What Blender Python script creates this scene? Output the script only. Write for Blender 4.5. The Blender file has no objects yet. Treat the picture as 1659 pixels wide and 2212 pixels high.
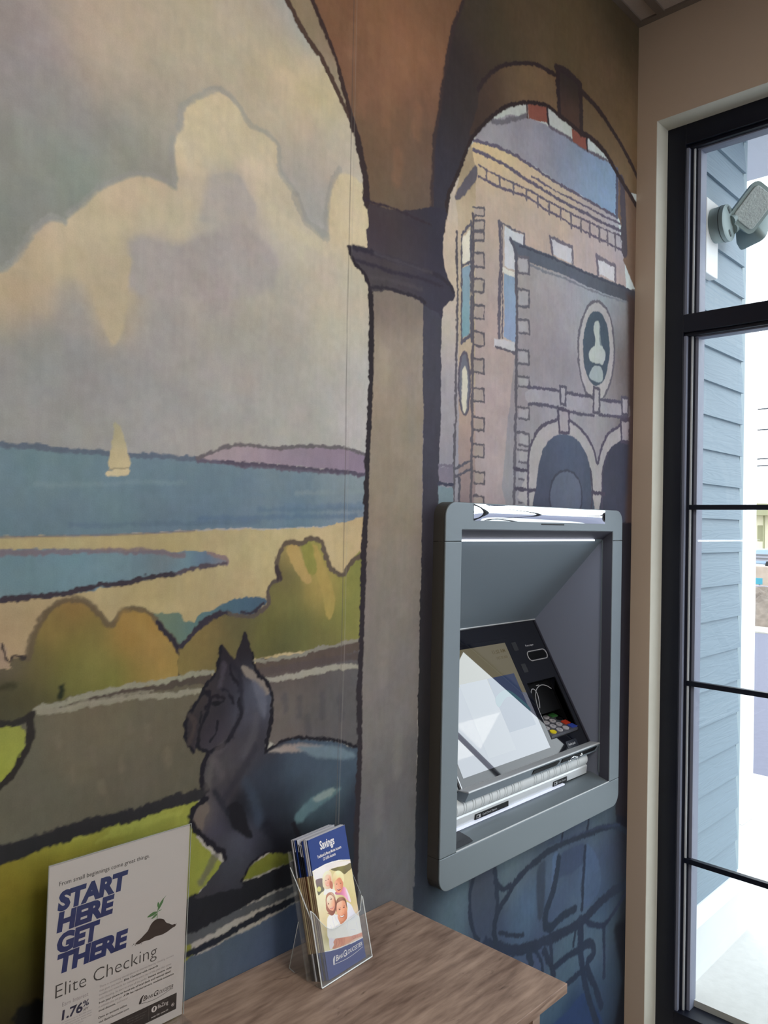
import bpy, bmesh, math, random
import numpy as np
from mathutils import Vector, Matrix
PI = math.pi
SC = bpy.context.scene
COL = SC.collection
random.seed(4)

# ---------------------------------------------------------------- camera, light, exposure
cam_d = bpy.data.cameras.new('camera')
cam = bpy.data.objects.new('camera', cam_d); COL.objects.link(cam)
YAW, PITCH, ROLL = 0.7625865, 0.0146829, 0.0196729
fwd = Vector((math.cos(YAW)*math.cos(PITCH), math.sin(YAW)*math.cos(PITCH), math.sin(PITCH)))
rgt0 = Vector((math.sin(YAW), -math.cos(YAW), 0)); up0 = rgt0.cross(fwd)
rgt = rgt0*math.cos(ROLL) + up0*math.sin(ROLL); upv = up0*math.cos(ROLL) - rgt0*math.sin(ROLL)
m = Matrix((rgt, upv, -fwd)).transposed().to_4x4(); m.translation = Vector((0, -1.12, 1.55))
cam.matrix_world = m
cam_d.sensor_fit = 'HORIZONTAL'; cam_d.sensor_width = 36.0; cam_d.lens = 1700.0/1659*36
cam_d.clip_start = 0.02; cam_d.clip_end = 400
SC.camera = cam
SC.view_settings.view_transform = 'Standard'; SC.view_settings.look = 'None'
SC.view_settings.exposure = -0.5; SC.view_settings.gamma = 1.0; SC.view_settings.use_curve_mapping = False
SC.cycles.use_denoising = True
SC.cycles.max_bounces = 10; SC.cycles.diffuse_bounces = 5; SC.cycles.glossy_bounces = 5
SC.cycles.transmission_bounces = 8; SC.cycles.transparent_max_bounces = 16
SC.cycles.sample_clamp_indirect = 6.0
SC.cycles.caustics_reflective = False; SC.cycles.caustics_refractive = False

SKY = 5.0
w = bpy.data.worlds.new('overcast_sky'); SC.world = w; w.use_nodes = True
nt = w.node_tree; bgn = nt.nodes['Background']; bgn.inputs[1].default_value = SKY
tc = nt.nodes.new('ShaderNodeTexCoord'); sp = nt.nodes.new('ShaderNodeSeparateXYZ'); cr = nt.nodes.new('ShaderNodeValToRGB')
nt.links.new(tc.outputs['Generated'], sp.inputs[0]); nt.links.new(sp.outputs['Z'], cr.inputs[0]); nt.links.new(cr.outputs[0], bgn.inputs[0])
cr.color_ramp.elements[0].position = 0.0; cr.color_ramp.elements[0].color = (0.90, 0.95, 1.0, 1)
cr.color_ramp.elements[1].position = 0.8; cr.color_ramp.elements[1].color = (0.86, 0.93, 1.0, 1)

def area(name, loc, sx, sy, power, col, rot=(0, 0, 0), spread=PI):
    d = bpy.data.lights.new(name, 'AREA'); d.shape = 'RECTANGLE'; d.size = sx; d.size_y = sy; d.energy = power; d.color = col; d.spread = spread
    o = bpy.data.objects.new(name, d); COL.objects.link(o); o.location = loc; o.rotation_euler = rot
    return o
# ceiling lights added out of view to even the light; fixtures built below
CEIL = 3.108
FILL_LAMPS = [(0.9, -1.9), (-0.7, -2.7), (0.9, -4.0)]
for lx, ly in FILL_LAMPS:
    area('ceiling_panel_light', (lx, ly, CEIL-0.03), 1.1, 0.5, 40, (1.0, 0.93, 0.83))

# ---------------------------------------------------------------- materials
def lin(c): return tuple((v/255/12.92 if v/255 <= 0.04045 else ((v/255+0.055)/1.055)**2.4) for v in c)
MATS = {}
def mat(name, col, rough=0.6, metal=0.0, spec=0.5, bump=None, noise=None, emit=None, coat=0.0, alpha=None, srgb=True):
    """procedural principled material; noise=(scale, amount) tints the colour, bump=(scale, strength)"""
    if name in MATS: return MATS[name]
    mt = bpy.data.materials.new(name); mt.use_nodes = True; n = mt.node_tree.nodes; L = mt.node_tree.links
    b = n['Principled BSDF']; c = lin(col) if srgb else col
    b.inputs['Base Color'].default_value = (*c, 1); b.inputs['Roughness'].default_value = rough
    b.inputs['Metallic'].default_value = metal; b.inputs['Specular IOR Level'].default_value = spec
    b.inputs['Coat Weight'].default_value = coat; b.inputs['Coat Roughness'].default_value = 0.02; b.inputs['Coat IOR'].default_value = 2.0
    tcn = n.new('ShaderNodeTexCoord')
    if noise or bump is None:
        sc, am = noise or (30, 0.04)
        nz = n.new('ShaderNodeTexNoise'); nz.inputs['Scale'].default_value = sc; nz.inputs['Detail'].default_value = 4
        mr = n.new('ShaderNodeMapRange'); mr.inputs['To Min'].default_value = 1-am; mr.inputs['To Max'].default_value = 1+am
        mx = n.new('ShaderNodeVectorMath'); mx.operation = 'SCALE'; mx.inputs[0].default_value = c
        L.new(tcn.outputs['Object'], nz.inputs['Vector']); L.new(nz.outputs['Fac'], mr.inputs['Value']); L.new(mr.outputs[0], mx.inputs['Scale']); L.new(mx.outputs[0], b.inputs['Base Color'])
    if bump:
        nz2 = n.new('ShaderNodeTexNoise'); nz2.inputs['Scale'].default_value = bump[0]; nz2.inputs['Detail'].default_value = 5
        bp = n.new('ShaderNodeBump'); bp.inputs['Strength'].default_value = bump[1]; bp.inputs['Distance'].default_value = 0.002
        L.new(tcn.outputs['Object'], nz2.inputs['Vector']); L.new(nz2.outputs['Fac'], bp.inputs['Height']); L.new(bp.outputs[0], b.inputs['Normal'])
    if emit:
        b.inputs['Emission Color'].default_value = (*lin(emit[0]), 1); b.inputs['Emission Strength'].default_value = emit[1]
    MATS[name] = mt
    return mt
def glass_mat(name, tint, ior=1.45, rough=0.0, body=0.0, bodycol=(1, 1, 1)):
    """thin clear sheet: see-through with a fresnel reflection"""
    mt = bpy.data.materials.new(name); mt.use_nodes = True; n = mt.node_tree.nodes; L = mt.node_tree.links
    n.remove(n['Principled BSDF']); out = n['Material Output']
    t = n.new('ShaderNodeBsdfTransparent'); t.inputs[0].default_value = (*tint, 1)
    g = n.new('ShaderNodeBsdfGlossy'); g.inputs['Roughness'].default_value = rough
    f = n.new('ShaderNodeFresnel'); f.inputs['IOR'].default_value = ior
    x = n.new('ShaderNodeMixShader'); gm = n.new('ShaderNodeNewGeometry'); mr = n.new('ShaderNodeMapRange'); mr.inputs['To Min'].default_value = ior; mr.inputs['To Max'].default_value = 1/ior
    L.new(gm.outputs['Backfacing'], mr.inputs['Value']); L.new(mr.outputs[0], f.inputs['IOR']); L.new(f.outputs[0], x.inputs[0]); L.new(t.outputs[0], x.inputs[1]); L.new(g.outputs[0], x.inputs[2])
    src = x
    if body:
        d = n.new('ShaderNodeBsdfDiffuse'); d.inputs[0].default_value = (*bodycol, 1)
        y = n.new('ShaderNodeMixShader'); y.inputs[0].default_value = body; L.new(x.outputs[0], y.inputs[1]); L.new(d.outputs[0], y.inputs[2]); src = y
    L.new(src.outputs[0], out.inputs[0]); MATS[name] = mt
    return mt
def printed(c): return mat('print_%d_%d_%d' % c, c, rough=0.5, spec=.3, noise=(60, 0.03))

# ---------------------------------------------------------------- geometry helpers
class MB:
    def __init__(s): s.v = []; s.f = []; s.m = []; s.mats = []
    def mi(s, m_):
        if m_ not in s.mats: s.mats.append(m_)
        return s.mats.index(m_)
    def add(s, vs, fs, m_):
        o = len(s.v); k = s.mi(m_); s.v += [Vector(p) for p in vs]
        for f in fs: s.f.append([o+i for i in f]); s.m.append(k)
        return s
    def box(s, a, b, m_):
        (x0, y0, z0), (x1, y1, z1) = a, b
        vs = [(x0,y0,z0),(x1,y0,z0),(x1,y1,z0),(x0,y1,z0),(x0,y0,z1),(x1,y0,z1),(x1,y1,z1),(x0,y1,z1)]
        return s.add(vs, [(0,3,2,1),(4,5,6,7),(0,1,5,4),(1,2,6,5),(2,3,7,6),(3,0,4,7)], m_)
    def prism(s, pts, ax, a, b, m_):
        """polygon in the plane normal to axis ax, extruded from a to b"""
        def P(p, t):
            q = list(p); q.insert(ax, t); return q
        n = len(pts)
        return s.add([P(p, a) for p in pts]+[P(p, b) for p in pts], [list(range(n))[::-1], list(range(n, 2*n))]+[(i, (i+1) % n, n+(i+1) % n, n+i) for i in range(n)], m_)
    def frameprism(s, O, A, B, N, pts, d0, d1, m_):
        """polygon given in the frame (O,A,B), extruded along N"""
        O, A, B, N = map(Vector, (O, A, B, N)); n = len(pts)
        return s.add([O+A*p[0]+B*p[1]+N*d0 for p in pts]+[O+A*p[0]+B*p[1]+N*d1 for p in pts], [list(range(n))[::-1], list(range(n, 2*n))]+[(i, (i+1) % n, n+(i+1) % n, n+i) for i in range(n)], m_)
    def flat(s, O, A, B, N, pts, d, m_):
        O, A, B, N = map(Vector, (O, A, B, N))
        return s.add([O+A*p[0]+B*p[1]+N*d for p in pts], [list(range(len(pts)))], m_)
    def tube(s, pts, r, m_, n=8, closed=False):
        pts = [Vector(p) for p in pts]; k = len(pts); vs = []; fs = []; prev = None
        for i, p in enumerate(pts):
            a = pts[(i-1) % k] if (closed or i) else p; b = pts[(i+1) % k] if (closed or i < k-1) else p
            t = (b-a).normalized()
            if prev is None: u = t.orthogonal().normalized()
            else: u = (prev-t*prev.dot(t)).normalized()
            prev = u; v_ = t.cross(u); rr = r[i] if isinstance(r, (list, tuple)) else r
            vs += [p+u*rr*math.cos(2*PI*j/n)+v_*rr*math.sin(2*PI*j/n) for j in range(n)]
        for i in range(k if closed else k-1):
            for j in range(n):
                a_, b_ = i*n+j, i*n+(j+1) % n; c_, d_ = ((i+1) % k)*n+(j+1) % n, ((i+1) % k)*n+j
                fs.append((a_, b_, c_, d_))
        if not closed: fs += [list(range(n))[::-1], [(k-1)*n+j for j in range(n)]]
        return s.add(vs, fs, m_)
    def lathe(s, O, A, prof, m_, n=32):
        """revolve (distance along A, radius) about the axis A through O"""
        O = Vector(O); A = Vector(A).normalized(); u = A.orthogonal().normalized(); v_ = A.cross(u); vs = []; fs = []
        for h, r in prof: vs += [O+A*h+u*r*math.cos(2*PI*j/n)+v_*r*math.sin(2*PI*j/n) for j in range(n)]
        for i in range(len(prof)-1):
            for j in range(n): fs.append((i*n+j, i*n+(j+1) % n, (i+1)*n+(j+1) % n, (i+1)*n+j))
        fs += [list(range(n))[::-1], [(len(prof)-1)*n+j for j in range(n)]]
        return s.add(vs, fs, m_)
    def build(s, name, parent=None, bevel=0, smooth=None, seg=2):
        me = bpy.data.meshes.new(name)
        off = WORLD.get(parent.name, Vector((0, 0, 0))) if parent else Vector((0, 0, 0))
        me.from_pydata([tuple(p-off) for p in s.v], [], s.f); me.update()
        for m_ in s.mats: me.materials.append(m_)
        me.polygons.foreach_set('material_index', s.m)
        bm = bmesh.new(); bm.from_mesh(me); bmesh.ops.recalc_face_normals(bm, faces=bm.faces); bm.to_mesh(me); bm.free()
        o = bpy.data.objects.new(name, me); COL.objects.link(o)
        if parent: o.parent = parent; WORLD[o.name] = off
        if smooth is not None:
            me.polygons.foreach_set('use_smooth', [True]*len(me.polygons)); me.set_sharp_from_angle(angle=math.radians(smooth))
        if bevel:
            b = o.modifiers.new('bevel', 'BEVEL'); b.width = bevel; b.segments = seg; b.limit_method = 'ANGLE'; b.angle_limit = math.radians(35)
        return o
WORLD = {}
def thing(name, label, cat, loc, group=None):
    o = bpy.data.objects.new(name, None); COL.objects.link(o); o.location = loc; o.empty_display_size = 0.05
    o['label'] = label; o['category'] = cat; WORLD[o.name] = Vector(loc)
    if group: o['group'] = group
    return o
def tag(o, label, cat, group=None):
    o['label'] = label; o['category'] = cat
    if group: o['group'] = group
    return o
def struct(o): o['kind'] = 'structure'; return o
def rrect(x0, y0, x1, y1, r, n=6, corners='tl tr bl br'):
    P = []
    for cx, cy, a0, nm in ((x1-r, y0+r, -PI/2, 'br'), (x1-r, y1-r, 0, 'tr'), (x0+r, y1-r, PI/2, 'tl'), (x0+r, y0+r, PI, 'bl')):
        if nm in corners: P += [(cx+r*math.cos(a0+PI/2*k/n), cy+r*math.sin(a0+PI/2*k/n)) for k in range(n+1)]
        else: P.append({'br': (x1, y0), 'tr': (x1, y1), 'tl': (x0, y1), 'bl': (x0, y0)}[nm])
    return P
def catmull(P, n=5, closed=True):
    out = []; k = len(P)
    for i in range(k if closed else k-1):
        p0, p1, p2, p3 = [P[(i+j) % k] if closed else P[min(max(i+j, 0), k-1)] for j in (-1, 0, 1, 2)]
        for t in range(n):
            t /= n
            out.append(tuple(0.5*((2*p1[a])+(-p0[a]+p2[a])*t+(2*p0[a]-5*p1[a]+4*p2[a]-p3[a])*t*t+(-p0[a]+3*p1[a]-3*p2[a]+p3[a])*t**3) for a in (0, 1)))
    if not closed: out.append(P[-1])
    return out
def text_geo(txt, bold=0.0, space=1.0):
    cu = bpy.data.curves.new('lettering', 'FONT'); cu.body = txt; cu.size = 1; cu.offset = bold; cu.space_character = space; cu.resolution_u = 3
    o = bpy.data.objects.new('lettering', cu); COL.objects.link(o)
    dg = bpy.context.evaluated_depsgraph_get(); me = bpy.data.meshes.new_from_object(o.evaluated_get(dg))
    vs = [v.co.copy() for v in me.vertices]; fs = [list(p.vertices) for p in me.polygons]
    bpy.data.objects.remove(o); bpy.data.curves.remove(cu); bpy.data.meshes.remove(me)
    return vs, fs
def put_text(mb, txt, O, A, B, N, x0, y0, x1, h, m_, d=0.0002, bold=0.0, shear=0.0, space=1.0, caps=0.72):
    """write txt from (x0,y0 baseline) to x1 with cap height h, in the frame (O,A,B)"""
    vs, fs = text_geo(txt, bold, space); O, A, B, N = map(Vector, (O, A, B, N))
    a = min(v.x for v in vs); b = max(v.x for v in vs); k = (x1-x0)/(b-a); ky = h/caps
    mb.add([O+A*(x0+(v.x-a)*k+shear*v.y*ky)+B*(y0+v.y*ky)+N*d for v in vs], fs, m_)

# ---------------------------------------------------------------- materials of the place
M_wall = mat('beige_wall_paint', (194, 177, 160), 0.75, bump=(400, 0.15))
M_trimw = mat('drywall_return_paint', (205, 205, 196), 0.7)
M_ceil = mat('ceiling_tile', (176, 166, 160), 0.9, bump=(250, 0.4), noise=(160, 0.08))
M_grid = mat('ceiling_grid', (120, 110, 104), 0.6)
M_floor = mat('floor_vinyl', (120, 110, 100), 0.5)
M_black = mat('black_anodised_aluminium', (9, 14, 30), 0.4, spec=0.4)
M_gasket = mat('grey_spacer', (122, 128, 148), 0.5)
M_alu = mat('bright_spacer', (215, 225, 235), 0.4)
M_side = mat('blue_grey_siding', (122, 140, 152), 0.6, noise=(6, 0.05))
M_white = mat('white_trim_paint', (240, 242, 245), 0.6)
M_pane = glass_mat('window_glass', (0.97, 0.985, 0.98), 1.45)

def siding_material():
    mt = bpy.data.materials.new('siding_woodgrain'); mt.use_nodes = True; n = mt.node_tree.nodes; L = mt.node_tree.links; b = n['Principled BSDF']
    t = n.new('ShaderNodeTexCoord'); mp = n.new('ShaderNodeMapping'); mp.inputs['Scale'].default_value = (2.2, 1, 26); L.new(t.outputs['Object'], mp.inputs[0])
    nz = n.new('ShaderNodeTexNoise'); nz.inputs['Scale'].default_value = 1.6; nz.inputs['Detail'].default_value = 2; nz.inputs['Distortion'].default_value = 0.6; L.new(mp.outputs[0], nz.inputs['Vector'])
    mu = n.new('ShaderNodeMath'); mu.operation = 'MULTIPLY'; mu.inputs[1].default_value = 26; L.new(nz.outputs['Fac'], mu.inputs[0])
    sn = n.new('ShaderNodeMath'); sn.operation = 'SINE'; L.new(mu.outputs[0], sn.inputs[0])
    bp = n.new('ShaderNodeBump'); bp.inputs['Strength'].default_value = 0.2; bp.inputs['Distance'].default_value = 0.0015; L.new(sn.outputs[0], bp.inputs['Height']); L.new(bp.outputs[0], b.inputs['Normal'])
    b.inputs['Base Color'].default_value = (*lin((129, 148, 163)), 1); b.inputs['Roughness'].default_value = 0.6
    return mt
M_siding = siding_material()

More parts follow.
